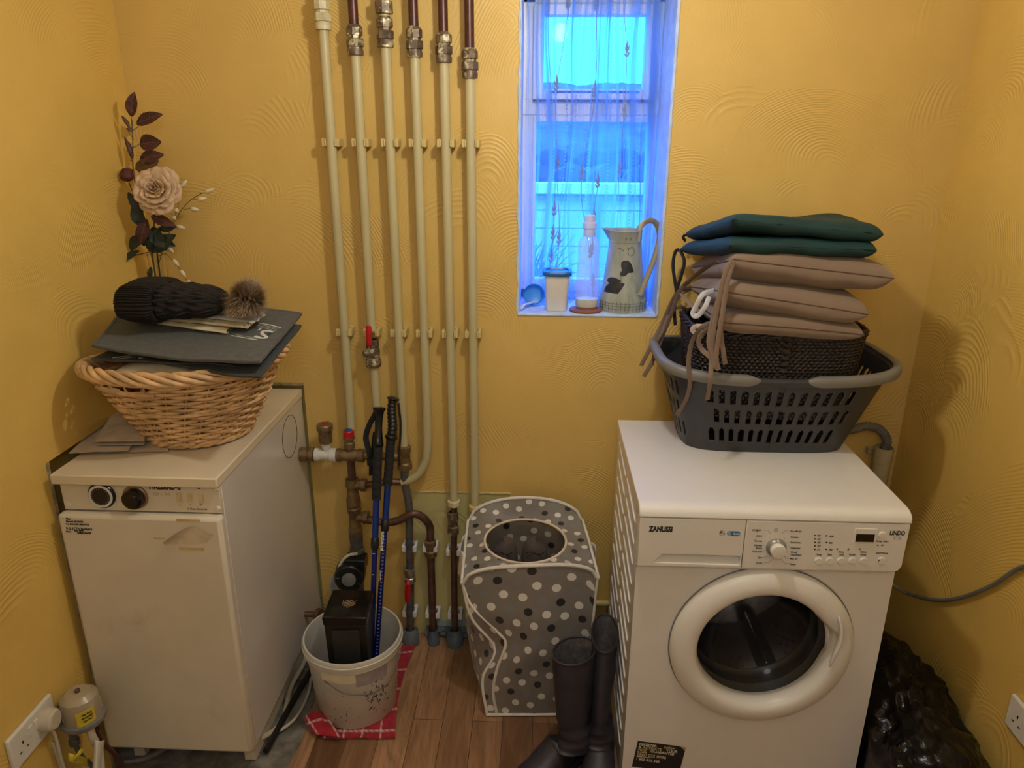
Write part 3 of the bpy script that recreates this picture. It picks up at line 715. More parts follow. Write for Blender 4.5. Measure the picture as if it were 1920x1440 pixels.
# creased folded carrier bags
def folded(name, px, h0, th, mt, label, seed, cat_='bag', end=None):
    bm = BM(); P = [bagpt(u, v, h0) for u, v in px]
    def f(s_):
        def g(u, v):
            p = P[0]*(1-u)*(1-v)+P[1]*u*(1-v)+P[2]*u*v+P[3]*(1-u)*v
            e = (max(0, 1-abs(2*v-1)**6))**.5
            return p+nz*(s_*th/2*e+th/2+.0035*noise.noise(V((u*7+seed, v*5, s_)))*e+.002*noise.noise(V((u*25+seed, v*12, s_)))*e)
        return g
    grid(bm, f(1), 40, 18); grid(bm, f(-1), 40, 18); bmesh.ops.remove_doubles(bm, verts=bm.verts, dist=1e-4)
    if end:
        # open crumpled mouth
        c = (P[1]+P[2])/2; d = (P[1]-P[0]).normalized(); w_ = (P[2]-P[1]); 
        grid(bm, lambda u, v: P[1].lerp(P[2], u)+d*(v*end*(1-.5*abs(2*u-1)))+nz*(th*.5+th*.9*sin(pi*u)*(1-v*.55)+.006*noise.noise(V((u*9, v*6, seed)))), 20, 12)
    return tag(obj(name, bm, mt, smooth=50), label, cat_)
folded('carrier_bag', [(252, 604), (425, 628), (440, 612), (300, 588)], .007, .009, M['cream_cloth'], 'lowest of the folded cream carrier bags lying on the grey shopping bag', 1)
folded('carrier_bag', [(262, 597), (458, 618), (468, 604), (330, 580)], .0165, .009, M['cream_cloth'], 'middle folded pale cream carrier bag under the knitted hat', 3, end=.02)
folded('carrier_bag', [(300, 590), (462, 608), (475, 582), (350, 575)], .026, .011, M['white_cloth'], 'top folded white carrier bag with an open crumpled end', 5, end=.045)
# knitted hat lying on its side
hz = nz; hat = thing('bobble_hat', 'black cable-knit hat with a brown fur bobble lying on folded bags', 'hat', A(330, 588, y=-.30))
p0 = A(264, 561, y=-.36); p1 = A(428, 566, y=-.36)
ax = (p1-p0); L_ = ax.length; ax.normalize(); side = V((0, 0, 1)).cross(ax).normalized(); upv = ax.cross(side)
def hatf(prof, ribs, rib_amp, cable=0):
    def f(u, v):
        s_, hw, hh = prof(u)
        a = 2*pi*v; ca, sa = cos(a), sin(a)
        rr = 1+rib_amp*sin(a*ribs)*(.7 if not cable else 1)+cable*sin(a*9)*sin(u*26+2*sin(a*9))+.06*noise.noise(V((u*3, ca*2, sa*2)))
        sq = lambda t: math.copysign(abs(t)**.75, t)
        return p0+ax*s_+side*(sq(ca)*hw*rr)+upv*(sq(sa)*hh*rr)
    return f
bm = BM()
grid(bm, hatf(lambda u: (.03+u*.188, (.076-.026*u**2)*(max(0, 1-u**9))**.5, (.040-.008*u**2)*(max(0, 1-u**9))**.5), 20, .03, .085), 90, 150, cv=True)
obj('crown', bm, M['knit'], hat, smooth=80)
bm = BM()
def cuffp(u):
    # rolled cuff profile
    k = [(.060, .070, .034), (.072, .088, .043), (.060, .095, .049), (.0, .094, .048), (-.018, .088, .044), (-.024, .078, .041), (-.010, .070, .035), (.03, .060, .030)]
    i = u*(len(k)-1); j = min(int(i), len(k)-2); t = i-j; return tuple(k[j][m]*(1-t)+k[j+1][m]*t for m in range(3))
grid(bm, hatf(cuffp, 52, .05), 36, 276, cv=True)
cuff = obj('cuff', bm, M['knit'], hat, smooth=80)
bm = BM(); c = p0+ax*.036-side*.060+upv*.038
n2 = (-side*.75+upv*.65).normalized(); tube(bm, [c-ax*.022, c, c+ax*.022], .0065, 10, flat=.25, flatdir=n2); obj('leather_patch', bm, M['tan'], cuff)
bm = BM(); pc = A(462, 562, y=-.37); random.seed(11)
bmesh.ops.create_icosphere(bm, subdivisions=3, radius=.020, matrix=Matrix.Translation(pc))
pomb = obj('bobble', bm, M['fur'], hat)
me = bpy.data.meshes.new('fur'); vs = []; fs = []; tips = []
for i in range(8500):
    d = V((random.gauss(0, 1), random.gauss(0, 1), random.gauss(0, 1))).normalized()
    ln = .034*(.6+.7*random.random()); bend = V((random.gauss(0, .25), random.gauss(0, .25), random.gauss(0, .25)-.10))
    b0 = pc+d*.017; m_ = b0+d*ln*.55+bend*.008; e = b0+d*ln+bend*ln*.75
    e.z = max(e.z, pc.z-.036)
    s_ = d.cross(V((.3, .2, .9))).normalized()*.0010
    k = len(vs); vs += [b0-s_, b0+s_, m_+s_*.8, m_-s_*.8, e]; fs += [(k, k+1, k+2, k+3), (k+3, k+2, k+4)]; tips += [0, 0, .45, .45, 1]
pl = wloc(hat); me.from_pydata([v-pl for v in vs], [], fs); at = me.attributes.new('tip', 'FLOAT', 'POINT'); at.data.foreach_set('value', tips); me.materials.append(M['fur'])
fo = bpy.data.objects.new('fur', me); COL.objects.link(fo); fo.parent = pomb; tag(fo, kind='stuff')

# ------------------------------------------------------------------ vase and artificial flowers
VY = -.105
vb = A(292, 560, y=VY); vx = A(292, 476, y=VY); vloc = V((vx.x, VY, BZ))
vase = thing('glass_vase', 'slim clear glass vase holding artificial flowers in the corner behind the basket', 'vase', vloc)
bm = BM(); hh = vx.z-BZ
lathe(bm, [(0, .0), (.034, .0), (.034, .006), (.016, .02), (.013, .06), (.016, .16), (.020, .28), (.024, hh), (.0215, hh), (.0175, .28), (.0135, .16), (.010, .07), (0, .06)], 40, Matrix.Translation(vloc)); obj('vase_body', bm, M['glass'], vase)
def leaf(bm, base, tip, width, nrm, seed=0, curl=.1, teeth=9, rows=14, vein=None, veinb=None):
    base = V(base); tip = V(tip); d = tip-base; L0 = d.length; d.normalize(); nrm = (V(nrm)-d*V(nrm).dot(d)).normalized(); s_ = d.cross(nrm)
    def P(u, v):
        w_ = width*(sin(pi*min(1, u**.85)))**.8*(1+.10*((u*teeth) % 1-.5)) if 0 < u < 1 else 0
        x = (v-.5)*2
        return base+d*(u*L0)+s_*(x*w_)+nrm*(-curl*L0*(u-.5)**2*2+curl*L0*.5+abs(x)*w_*.35+.003*noise.noise(V((u*4+seed, x*2, 0))))
    nu = teeth*4
    for off in (0, -.0006):
        grid(bm, lambda u, v: P(u, v)+nrm*off, nu, 4)
    if vein is not None:
        tube(vein, [P(u/10, .5)+nrm*.0006 for u in range(11)], .0006, 5)
        for k in range(2, 9):
            for sd_ in (0.08, .92): tube(vein, [P(k/10, .5)+nrm*.0006, P(min(.98, k/10+.08), (.5+sd_)/2)+nrm*.0008, P(min(.98, k/10+.13), sd_)+nrm*.0008], .0003, 4)
def px(u, v, y=VY): return A(u, v, y=y)
spray = thing('leaf_spray', 'tall spray of artificial burgundy toothed leaves rising from the glass vase', 'artificial plant', vloc+V((0, 0, .06)))
bm = BM(); stem = cat([px(291, 520), px(280, 440), px(262, 380), px(250, 320), px(249, 265), px(247, 225)], 6)
tube(bm, stem, .0016, 8)
tw = [((247, 240), (246, 220)), ((250, 262), (236, 240)), ((248, 245), (262, 232)), ((250, 276), (262, 269)), ((249, 300), (244, 300)), ((251, 320), (262, 300))]
for a, b in tw: tube(bm, [px(*a), px((a[0]+b[0])/2+2, (a[1]+b[1])/2+1), px(*b)], .0009, 6)
obj('stem', bm, M['stem'], spray)
lv = [((246, 219), (252, 172), .0155, (0.1, -1, .1)), ((256, 233), (306, 214), .0165, (0, -1, .35)), ((243, 240), (227, 216), .006, (.8, -.5, .2)), ((250, 246), (238, 241), .006, (0, -1, .4)),
      ((262, 270), (303, 266), .0215, (0, -1, .1)), ((249, 300), (233, 256), .0075, (.8, -.6, .1)), ((262, 300), (308, 290), .017, (0, -1, .3)), ((255, 318), (298, 300), .020, (0, -1, -.4))]
for i, (a, b, w_, n_) in enumerate(lv):
    bm = BM(); ve = BM(); leaf(bm, px(*a), px(*b), w_, n_, seed=i*3, vein=ve); l_ = obj('leaf', bm, M['bronze_leaf'] if i in (7, 3) else M['burgundy'], spray, smooth=60)
    obj('vein', ve, M['vein'], l_)
rose = thing('artificial_rose', 'large dusty pink artificial rose bloom held in the glass vase', 'artificial flower', vloc+V((0, 0, .06)))
rc = A(294, 357, y=-.155); bm = BM(); tube(bm, cat([vloc+V((0, 0, .07)), px(294, 470), px(290, 410), rc+V((0, .02, -.02))], 6), .0022, 8); obj('stem', bm, M['stem'], rose)
fd = V((.12, -.93, .35)).normalized(); Rm = axis_matrix(rc, fd, up=(0, 0, 1))
random.seed(21)
def petal(a0, r0, tilt, size, wv, off):
    """one cupped petal: a0 direction, r0 radius at base, tilt opening angle"""
    bm = BM()
    def P(u, v):
        x = (u-.5)*2; wd = size*wv*(sin(pi*(.12+.80*v))**.6)
        ang = a0+x*wd/max(.008, r0+v*size*.5*sin(tilt)+.004)
        rad = r0+size*(sin(tilt)*v+.28*max(0, v-.62)**1.2*(1 if tilt > .35 else .3))
        z = off+size*(cos(tilt)*v*.9-.55*max(0, v-.7)**1.5*(1 if tilt > .35 else 0))+.002*sin(x*7+a0*5)*v-.006*x*x*v
        rad += .0025*noise.noise(V((u*3, v*4, a0*3)))
        return Rm @ V((rad*cos(ang), rad*sin(ang), z))
    grid(bm, P, 14, 10)
    return obj('petal', bm, M['rose'], rose, smooth=70, solid=.0007, off=0)
for ring, (n_, r0, tilt, size, wv, off) in enumerate(((4, .003, .12, .026, .55, .008), (4, .007, .24, .029, .62, .006), (5, .011, .42, .032, .70, .002), (5, .013, .70, .038, .72, -.002), (6, .013, 1.05, .046, .66, -.005), (6, .012, 1.35, .050, .62, -.009))):
    for k in range(n_): petal(2*pi*k/n_+ring*.7+random.uniform(-.15, .15), r0, tilt, size*random.uniform(.9, 1.08), wv, off)
for i, (a, b, w_, n_) in enumerate([((283, 405), (330, 424), .0145, (0, -1, .3)), ((268, 395), (258, 350), .016, (0, -1, 0)), ((275, 410), (262, 460), .017, (.2, -1, 0))]):
    bm = BM(); ve = BM(); leaf(bm, px(*a, y=-.14), px(*b, y=-.14), w_, n_, seed=i*5, vein=ve); l_ = obj('leaf', bm, M['burgundy'], rose, smooth=60); obj('vein', ve, M['vein'], l_)
rb = thing('rose_bud', 'small dark red artificial rosebud to the left of the pink rose', 'artificial flower', vloc+V((0, 0, .06)))
bm = BM(); tube(bm, cat([vloc+V((-.004, 0, .08)), px(282, 470), px(262, 400), px(242, 342)], 6), .0014, 8); obj('stem', bm, M['stem'], rb)
bc = px(238, 328); Rb = axis_matrix(bc, (-.15, -.5, .85)); bm = BM()
grid(bm, lambda u, v: Rb @ V(((.003+.016*sin(pi*min(1, v*.95+.05))**.7)*(1+.10*sin(u*18*pi/3+v*5))*cos(2*pi*u), (.003+.016*sin(pi*min(1, v*.95+.05))**.7)*(1+.10*sin(u*18*pi/3+v*5))*sin(2*pi*u), -.016+.034*v)), 36, 16, cu=True)
obj('bud', bm, mat('dark_red_petal', (.09, .022, .02), .7, var=.3, vs=60), rb, smooth=70)
fol = thing('foliage_spray', 'dark green artificial foliage around the mouth of the glass vase', 'artificial plant', vloc+V((0, 0, .06)))
bm = BM(); tube(bm, cat([vloc+V((.004, 0, .08)), px(289, 500), px(288, 430)], 5), .0018, 8)
for a, b in (((290, 470), (250, 480)), ((290, 465), (310, 440))): tube(bm, [px(*a), px(*b)], .0012, 6)
obj('stem', bm, M['stem'], fol)
for i, (a, b, w_, n_) in enumerate([((280, 472), (290, 425), .017, (-.3, -1, 0)), ((292, 468), (330, 440), .020, (0, -1, .3)), ((286, 475), (300, 425), .016, (.2, -1, 0)), ((290, 470), (318, 462), .014, (0, -1, .5)), ((262, 470), (227, 497), .0115, (0, -.8, .7)), ((270, 462), (268, 415), .013, (.5, -1, 0)), ((284, 500), (281, 528), .0075, (0, -1, 0)), ((300, 430), (332, 425), .012, (0, -1, .2)), ((270, 430), (262, 400), .014, (.3, -1, 0)), ((276, 455), (258, 425), .013, (.1, -1, .1)), ((270, 425), (248, 385), .017, (.2, -1, .1)), ((278, 440), (330, 462), .018, (.1, -1, .2)), ((265, 440), (245, 470), .015, (.1, -1, .3)), ((285, 425), (312, 470), .020, (.1, -1, 0)), ((268, 400), (240, 360), .014, (.3, -1, .1))]):
    bm = BM(); leaf(bm, px(*a, y=-.125), px(*b, y=-.125), w_, n_, seed=i*7, teeth=6, curl=.15); obj('leaf', bm, M['green_leaf'], fol, smooth=60)
def budspray(label, path, buds):
    t = thing('bud_spray', label, 'artificial flower', vloc+V((0, 0, .06)))
    bm = BM(); tube(bm, cat([px(*q) for q in path], 5), .0010, 6)
    for (a, c, _) in buds: tube(bm, [px(*a), px(*c)], .0007, 5)
    obj('stem', bm, M['stem'], t)
    for (a, c, d) in buds:
        o_ = px(*c); e_ = px(*d); Mb = axis_matrix(o_, e_-o_); l_ = (e_-o_).length*1.02; bm = BM()
        lathe(bm, [(0, 0), (.0042, l_*.12), (.0062, l_*.35), (.0055, l_*.6), (.0025, l_*.85), (0, l_)], 16, Mb); obj('bud', bm, M['bud'], t)
budspray('upright spray of pale cream buds to the right of the pink rose', [(296, 500), (310, 455), (330, 410), (352, 380), (378, 362)],
         [((372, 366), (382, 361), (402, 354)), ((362, 373), (370, 375), (388, 371)), ((344, 393), (356, 391), (374, 394)), ((331, 400), (339, 352), (350, 338)), ((330, 408), (329, 398), (333, 390)), ((322, 425), (328, 424), (348, 428)), ((330, 410), (324, 412), (330, 405))])
budspray('drooping string of cream buds hanging beside the glass vase', [(298, 480), (310, 476), (322, 487), (335, 502), (347, 520), (358, 538)],
         [((312, 477), (314, 464), (326, 474)), ((325, 490), (324, 486), (336, 500)), ((338, 506), (338, 506), (349, 521)), ((351, 527), (352, 525), (358, 538))])

# ------------------------------------------------------------------ pipes
PY = -.045; PR = .0135
order = ['leftmost', 'second from the left', 'third from the left', 'fourth from the left', 'fifth from the left', 'rightmost']
pdat = [((602, 12), None), ((661, 52), None), ((721, 28), None), ((776, 52), None), ((832, 62), None), ((880, 92), None)]
PXS = [-.5725, -.492, -.4125, -.3375, -.2615, -.1945]
def coupling(parent, x, ztop, mt=None, name='coupling'):
    Mx = Matrix.Translation((x, PY, ztop-.078))
    bm = BM(); lathe(bm, [(PR, 0), (PR*1.5, .001), (PR*1.55, .012), (PR*1.42, .016), (PR*1.42, .020)], 6*4, Mx)
    lathe(bm, [(PR*1.38, .020), (PR*1.66, .021), (PR*1.66, .040), (PR*1.38, .041)], 6, Mx)
    lathe(bm, [(PR*1.25, .041), (PR*1.25, .047), (PR*1.58, .048), (PR*1.58, .066), (PR*1.2, .072), (PR*1.0, .074)], 8, Mx)
    return obj(name, bm, mt or M['fitting'], parent, smooth=30)
def clip(parent, x, z, hb=.0105):
    bm = BM(); box(bm, (x-.020, -.016, z-hb), (x+.020, -.002, z+hb))
    for s_ in (-1, 1):
        box(bm, (x+s_*.0235, -.055, z-.0105), (x+s_*.0150, -.010, z+.0105)); box(bm, (x+s_*.0150, -.058, z-.0095), (x+s_*.0115, -.049, z+.0095))
    return obj('pipe_clip', bm, M['clip'], parent, bevel=.0012)
zc1, zc2 = A(735, 268, y=-.05).z, A(748, 625, y=-.05).z
ends = [A(657, 792, y=PY).z-.02, A(707, 752, y=PY).z, A(755, 838, y=PY).z, None, A(849, 948, y=PY).z, A(891, 957, y=PY).z]
cz = [A(602, 12, y=PY).z+.022, A(661, 52, y=PY).z+.012, A(722, 37, y=PY).z+.012, A(776, 56, y=PY).z+.012, A(832, 66, y=PY).z+.012, A(880, 96, y=PY).z+.012]
extra = ['running down to the pump fittings', 'with the red lever valve', 'ending at a brown fitting', 'bending left near its foot', 'above a dark pipe', 'nearest the window']
PIPES = []
for i, x in enumerate(PXS):
    t = thing('heating_pipe', 'cream painted wall pipe, %s of the six, %s' % (order[i], extra[i]), 'pipe', (x, PY, ends[i] if ends[i] else .57), 'cream painted heating pipes on the back wall')
    ztop = cz[i]
    bm = BM()
    if i == 3:
        pts = [V((x, PY, ztop-.07)), V((x, PY, .9)), V((x-.002, PY, .74))]+cat([V((x-.003, PY, .715)), V((x-.010, PY, .672)), V((x-.034, PY, .628)), V((x-.064, PY, .606))], 6)+[V((-.425, PY+.001, .600))]
        tube(bm, pts, PR, 20)
    elif i == 1:
        tube(bm, [V((x, PY, ztop-.07)), V((x, PY, 1.09))], PR, 20)
    else: tube(bm, [V((x, PY, ztop-.07)), V((x, PY, 1.4)), V((x, PY, ends[i]))], PR, 20)
    obj('pipe', bm, M['pipe'], t)
    if i == 1:
        bm = BM(); tube(bm, [V((x, PY, 1.02)), V((x+.002, PY, .86)), V((x+.004, PY, .715))], PR*.97, 20); obj('pipe', bm, M['pipe'], t)
    coupling(t, x, ztop, M['fittingp'] if i in (0,) else M['fitting'])
    bm = BM(); tube(bm, [V((x, PY, ztop-.006)), V((x-.001, PY, CZ-.001))], PR*.93, 18); obj('upper_pipe', bm, M['lead'] if i == 0 else (M['pipe'] if i == 2 else M['redcopper']), t)
    if i == 2:
        bm = BM(); lathe(bm, [(PR, 0), (PR*1.7, .002), (PR*1.7, .03), (PR, .034)], 8, Matrix.Translation((x, PY, ztop))); obj('coupling', bm, M['fitting'], t)
    clip(t, x, zc1); clip(t, x, zc2)
    PIPES.append(t)
# lever valve on the second pipe
x = PXS[1]; t = PIPES[1]; z0 = A(702, 660, y=PY).z; Mx = Matrix.Translation((x, PY, z0))
bm = BM(); lathe(bm, [(PR, -.045), (PR*1.6, -.044), (PR*1.75, -.036), (PR*1.75, -.026), (PR*1.5, -.020), (PR*1.3, -.016), (PR*1.5, -.008), (PR*1.55, .008), (PR*1.3, .016), (PR*1.45, .019), (PR*1.45, .036), (PR, .039)], 12, Mx)
lathe(bm, [(.010, 0), (.011, .018), (.008, .026), (0, .027)], 12, axis_matrix((x-.004, PY-.004, z0), (-.75, -.75, 0))); va = obj('valve_body', bm, M['fitting'], t, smooth=30)
bm = BM(); l0 = A(691, 611, y=-.07); l1 = A(693, 652, y=-.07); tube(bm, [l0, l0.lerp(l1, .08), l0.lerp(l1, .5), l0.lerp(l1, .85), l1+V((.004, .012, 0))], [.0065, .0085, .0085, .008, .006], 12, flat=.4, flatdir=(0, 1, 0))
lev = obj('lever', bm, M['red'], va)
# lower socket collars on pipes 5 and 6
for i in (4, 5):
    bm = BM(); lathe(bm, [(PR, 0), (PR*1.5, .002), (PR*1.5, .018), (PR, .021)], 16, Matrix.Translation((PXS[i], PY, ends[i]))); obj('collar', bm, M['clip'] if i == 5 else M['fittingp'], PIPES[i])
bm = BM(); tube(bm, [V((PXS[5], PY, ends[5]+.01)), V((PXS[5], PY, .05))], PR*.9, 16); obj('lower_pipe', bm, M['copper'], PIPES[5])
# third pipe foot: fitting
x = PXS[2]; z1 = ends[2]
bm = BM(); lathe(bm, [(PR, .0), (PR*1.55, -.004), (PR*1.6, -.02), (PR*1.35, -.028), (PR*1.35, -.055), (PR*1.7, -.06), (PR*1.7, -.078), (PR, -.084)], 18, Matrix.Translation((x, PY, z1+.006)))
tube(bm, [V((x-.05, PY, z1-.035)), V((x-.01, PY, z1-.035))], .013, 14); obj('coupling', bm, M['brass'], PIPES[2])

# ------------------------------------------------------------------ lower floor pipes
def lowpipe(label, pts, r, mt, extras=()):
    t = thing('floor_pipe', label, 'pipe', pts[-1]); bm = BM(); tube(bm, pts, r, 16); obj('pipe', bm, mt, t); return t
xa_ = A(768, 1060, y=PY).x
f1 = lowpipe('dark pipe with a red-handled valve rising from the floor behind the poles', cat([V((PXS[2], PY, z1-.07)), V((PXS[2]-.002, PY, .60)), V((-.405, PY, .52)), V((-.408, PY, .40)), V((-.412, PY, .22)), V((-.420, PY, .04))], 6), .0125, M['greymetal'])
x2_ = -.341
f2 = thing('elbow_pipe', 'dark copper pipe arching over from the pump column down to the floor', 'pipe', (x2_, PY, .02))
bm = BM(); tube(bm, cat([V((-.555, -.065, .480)), V((-.49, -.065, .468)), V((-.44, -.07, .476)), V((-.395, -.068, .500)), V((-.365, -.06, .490)), V((x2_, PY, .445)), V((x2_-.001, PY, .38))], 7), .0125, 16); obj('upper_pipe', bm, M['copper'], f2)
bm = BM(); tube(bm, [V((x2_, PY, .39)), V((x2_, PY, .03))], .0125, 16); obj('lower_pipe', bm, M['copper'], f2)
x3_ = -.266
f3 = thing('floor_pipe', 'dark drop pipe below the fifth cream pipe ending in a blue-grey lagged foot', 'pipe', (x3_, PY, .02))
bm = BM(); tube(bm, [V((PXS[4], PY, ends[4])), V((x3_, PY, .3)), V((x3_-.002, PY, .03))], .0105, 16); obj('lower_pipe', bm, M['copper'], f3)
def nut(t, x, z, h=.05, r=.018, mt='fitting', nm='coupling', sides=8):
    bm = BM(); lathe(bm, [(.012, 0), (r, .002), (r, h*.35), (r*.85, h*.4), (r*.85, h*.6), (r, h*.65), (r, h*.96), (.012, h)], sides, Matrix.Translation((x, PY, z))); return obj(nm, bm, M[mt], t, smooth=30)
nut(f2, x2_, .335, .06, .0195, 'brass'); nut(f3, x3_, .42, .08, .018, 'fitting'); nut(f1, -.413, .235, .055, .0195, 'steel')
for t_, x_, z_ in ((f1, -.409, .365), (f2, x2_-.001, .365), (f3, x3_, .355), (f1, -.418, .115), (f2, x2_, .112), (f3, x3_, .112)):
    o_ = clip(t_, x_, z_, .004); o_.data.materials[0] = M['sash']
bm = BM(); a_ = A(765, 1096, y=-.075); b_ = A(764, 1128, y=-.075); tube(bm, [a_+V((0, .01, .012)), a_, a_.lerp(b_, .5), b_], [.005, .008, .010, .008], 12, flat=.4, flatdir=(0, 1, 0)); obj('lever', bm, M['red'], f1)
for t_, x_, mt_ in ((f1, -.420, 'pad_grey'), (f3, x3_-.002, 'lead'), (f2, x2_, 'lead')):
    bm = BM(); lathe(bm, [(0, 0), (.030 if mt_ != 'lead' or t_ is f3 else .02, 0), (.028 if mt_ != 'lead' or t_ is f3 else .018, .045), (.014, .055)], 14, Matrix.Translation((x_, PY-.004, .0)))
    for v in bm.verts: v.co += V((noise.noise(v.co*60), noise.noise(v.co*60+V((5, 0, 0))), 0))*.004
    obj('lagging', bm, M[mt_], t_, smooth=60)

# ------------------------------------------------------------------ boiler manifold and pump
mf = thing('pipe_manifold', 'dull brass flow manifold joining the boiler side to the pump column', 'pipework', (-.575, -.064, .30))
MY, MZ = -.064, .697
def seg_lathe(name, c, axis, prof, mt='brass', sides=20, parent=None):
    bm = BM(); lathe(bm, prof, sides, axis_matrix(c, axis)); return obj(name, bm, M[mt], parent or mf, smooth=30)
xs = A(567, 852, y=MY).x
seg_lathe('boiler_union', (BX1-.002, MY, MZ), (1, 0, 0), [(0, 0), (.0225, 0), (.0225, .022), (.018, .024), (.018, .028), (.0225, .030), (.0225, .042), (.017, .045), (0, .045)])
seg_lathe('tee', (BX1+.043, MY, MZ), (1, 0, 0), [(0, 0), (.021, .001), (.021, .014), (.017, .017), (.017, .045), (.0215, .048), (.0215, .068), (0, .069)], 'paint_white')
seg_lathe('tee', (BX1+.108, MY, MZ), (1, 0, 0), [(0, 0), (.021, .001), (.021, .015), (.018, .018), (.019, .045), (.018, .068), (.021, .07), (.021, .088), (0, .09)])
bm = BM(); tube(bm, [V((BX1+.19, MY, MZ)), V((-.445, MY, MZ-.002)), V((-.425, -.05, MZ-.005))], .0125, 16); obj('pipe', bm, M['brass'], mf)
xv = A(611, 830, y=MY).x
seg_lathe('valve_stem', (xv, MY, MZ+.012), (0, 0, 1), [(.011, 0), (.011, .012), (.0135, .013), (.0135, .028), (.009, .030)], 'paint_white')
av = seg_lathe('air_vent', (xv, MY, MZ+.040), (0, 0, 1), [(.008, -.004), (.019, .002), (.0205, .006), (.0205, .042), (.0245, .044), (.0245, .058), (.021, .062), (0, .063)])
seg_lathe('vent_cap', (xv, MY, MZ+.103), (0, 0, 1), [(0, 0), (.006, 0), (.006, .004), (0, .004)], 'red', 12, av)
xr = A(655, 830, y=MY).x
rv = seg_lathe('relief_valve', (xr, MY, MZ+.012), (0, 0, 1), [(.012, 0), (.0135, .012), (.016, .014), (.016, .030), (.0125, .034), (.0125, .042), (.0175, .043), (.0175, .050), (.010, .051)])
seg_lathe('valve_cap', (xr, MY, MZ+.060), (0, 0, 1), [(0, 0), (.0165, 0), (.0165, .020), (.0145, .023), (0, .023)], 'red', 24, rv)
seg_lathe('cap_disc', (xr, MY, MZ+.083), (0, 0, 1), [(0, 0), (.0105, 0), (.0100, .0035), (0, .004)], 'blue', 24, rv)
bm = BM(); tube(bm, [V((xr, MY, MZ)), V((xr+.001, MY, .62)), V((xr, MY, .60))], .0125, 16); obj('pipe', bm, M['copper'], mf)
xp = xr
def zz(v): return A(660, v, y=MY).z
prof = []
for v0, r_ in ((898, .0205), (912, .0205), (914, .0165), (926, .018), (936, .022), (946, .022), (949, .018), (952, .022), (960, .021), (964, .0175), (985, .0185), (990, .022), (1000, .022), (1003, .019), (1006, .019)):
    prof.append((r_, zz(v0)-.30))
prof = [(0, prof[0][1])]+prof+[(0, prof[-1][1])]
seg_lathe('tee_column', (xp, MY, .30), (0, 0, 1), prof)
seg_lathe('pump_valve', (xp, MY, .30), (0, 0, 1), [(0, zz(1003)-.30), (.0215, zz(1004)-.30), (.020, zz(1026)-.30), (.024, zz(1028)-.30), (.024, zz(1042)-.30), (0, zz(1043)-.30)], 'greymetal')
for zq, rq in ((.597, .0165), (.483, .0165)):
    bm = BM(); lathe(bm, [(0, 0), (rq, .0), (rq, .018), (rq*1.25, .020), (rq*1.25, .036), (rq*.8, .038), (0, .038)], 12, axis_matrix((xp+.008, MY, zq), (1, 0, 0))); obj('branch', bm, M['brass'], mf, smooth=30)
bm = BM(); tube(bm, cat([V((xp+.04, MY, .597)), V((-.50, MY, .603)), V((-.46, -.055, .605)), V((-.42, PY, .600))], 5), .0105, 14); obj('branch_pipe', bm, M['copper'], mf)
pm = thing('circulation_pump', 'black circulation pump low on the wall behind the black box', 'pump', (xp+.01, -.08, .12))
bm = BM(); c = A(657, 1075, y=-.10); lathe(bm, [(0, -.040), (.040, -.038), (.048, -.030), (.048, .030), (.042, .042), (0, .043)], 40, axis_matrix(c, (.15, -1, .12)))
box(bm, (c.x-.012, c.y-.02, c.z+.02), (c.x+.052, c.y+.03, c.z+.060)); obj('pump_body', bm, M['black'], pm, bevel=.003)
bm = BM(); lathe(bm, [(0, .043), (.022, .043), (.022, .047), (.012, .050), (0, .050)], 30, axis_matrix(c, (.15, -1, .12))); obj('vent_plug', bm, M['greyplastic'], pm)
bm = BM()
for k in range(9): 
    a = 2*pi*k/9; Mq = axis_matrix(c, (.15, -1, .12)); tube(bm, [Mq @ V((cos(a)*.030, sin(a)*.030, .043)), Mq @ V((cos(a)*.042, sin(a)*.042, .043))], .0016, 5)
obj('fins', bm, M['black'], pm)
bm = BM(); lathe(bm, [(0, -.012), (.045, -.012), (.045, .012), (0, .012)], 30, axis_matrix(A(645, 1090, y=-.10)+V((0, .0, -.01)), (.1, -1, .5))); obj('volute', bm, M['greyplastic'], pm)
bm = BM(); tube(bm, [V((xp, MY-.005, .375)), V((xp+.003, -.075, .34))], .018, 14); tube(bm, cat([V((xp+.004, -.09, .27)), V((xp+.0, -.08, .16)), V((xp-.02, -.075, .07)), V((xp-.02, -.07, .0))], 5), .0165, 14); obj('pump_pipe', bm, M['greymetal'], pm)
bm = BM(); tube(bm, cat([A(670, 1038, y=-.10), A(652, 1042, y=-.115), A(638, 1058, y=-.12), A(632, 1085, y=-.12), A(636, 1110, y=-.11)], 6), .0048, 8); obj('pump_flex', bm, M['hosewhite'], pm)
bm = BM(); lathe(bm, [(0, 0), (.019, 0), (.022, .006), (.019, .016), (0, .02)], 24, axis_matrix(A(594, 1152, y=-.16), (.9, -.4, .1))); tube(bm, [A(594, 1152, y=-.16)+V((-.12, 0, 0)), A(594, 1152, y=-.16)], .009, 12)
dv = obj('drain_plug', bm, M['copper'], smooth=40); tag(dv, 'dark round pipe plug low on the boiler side behind the bucket', 'pipe fitting')
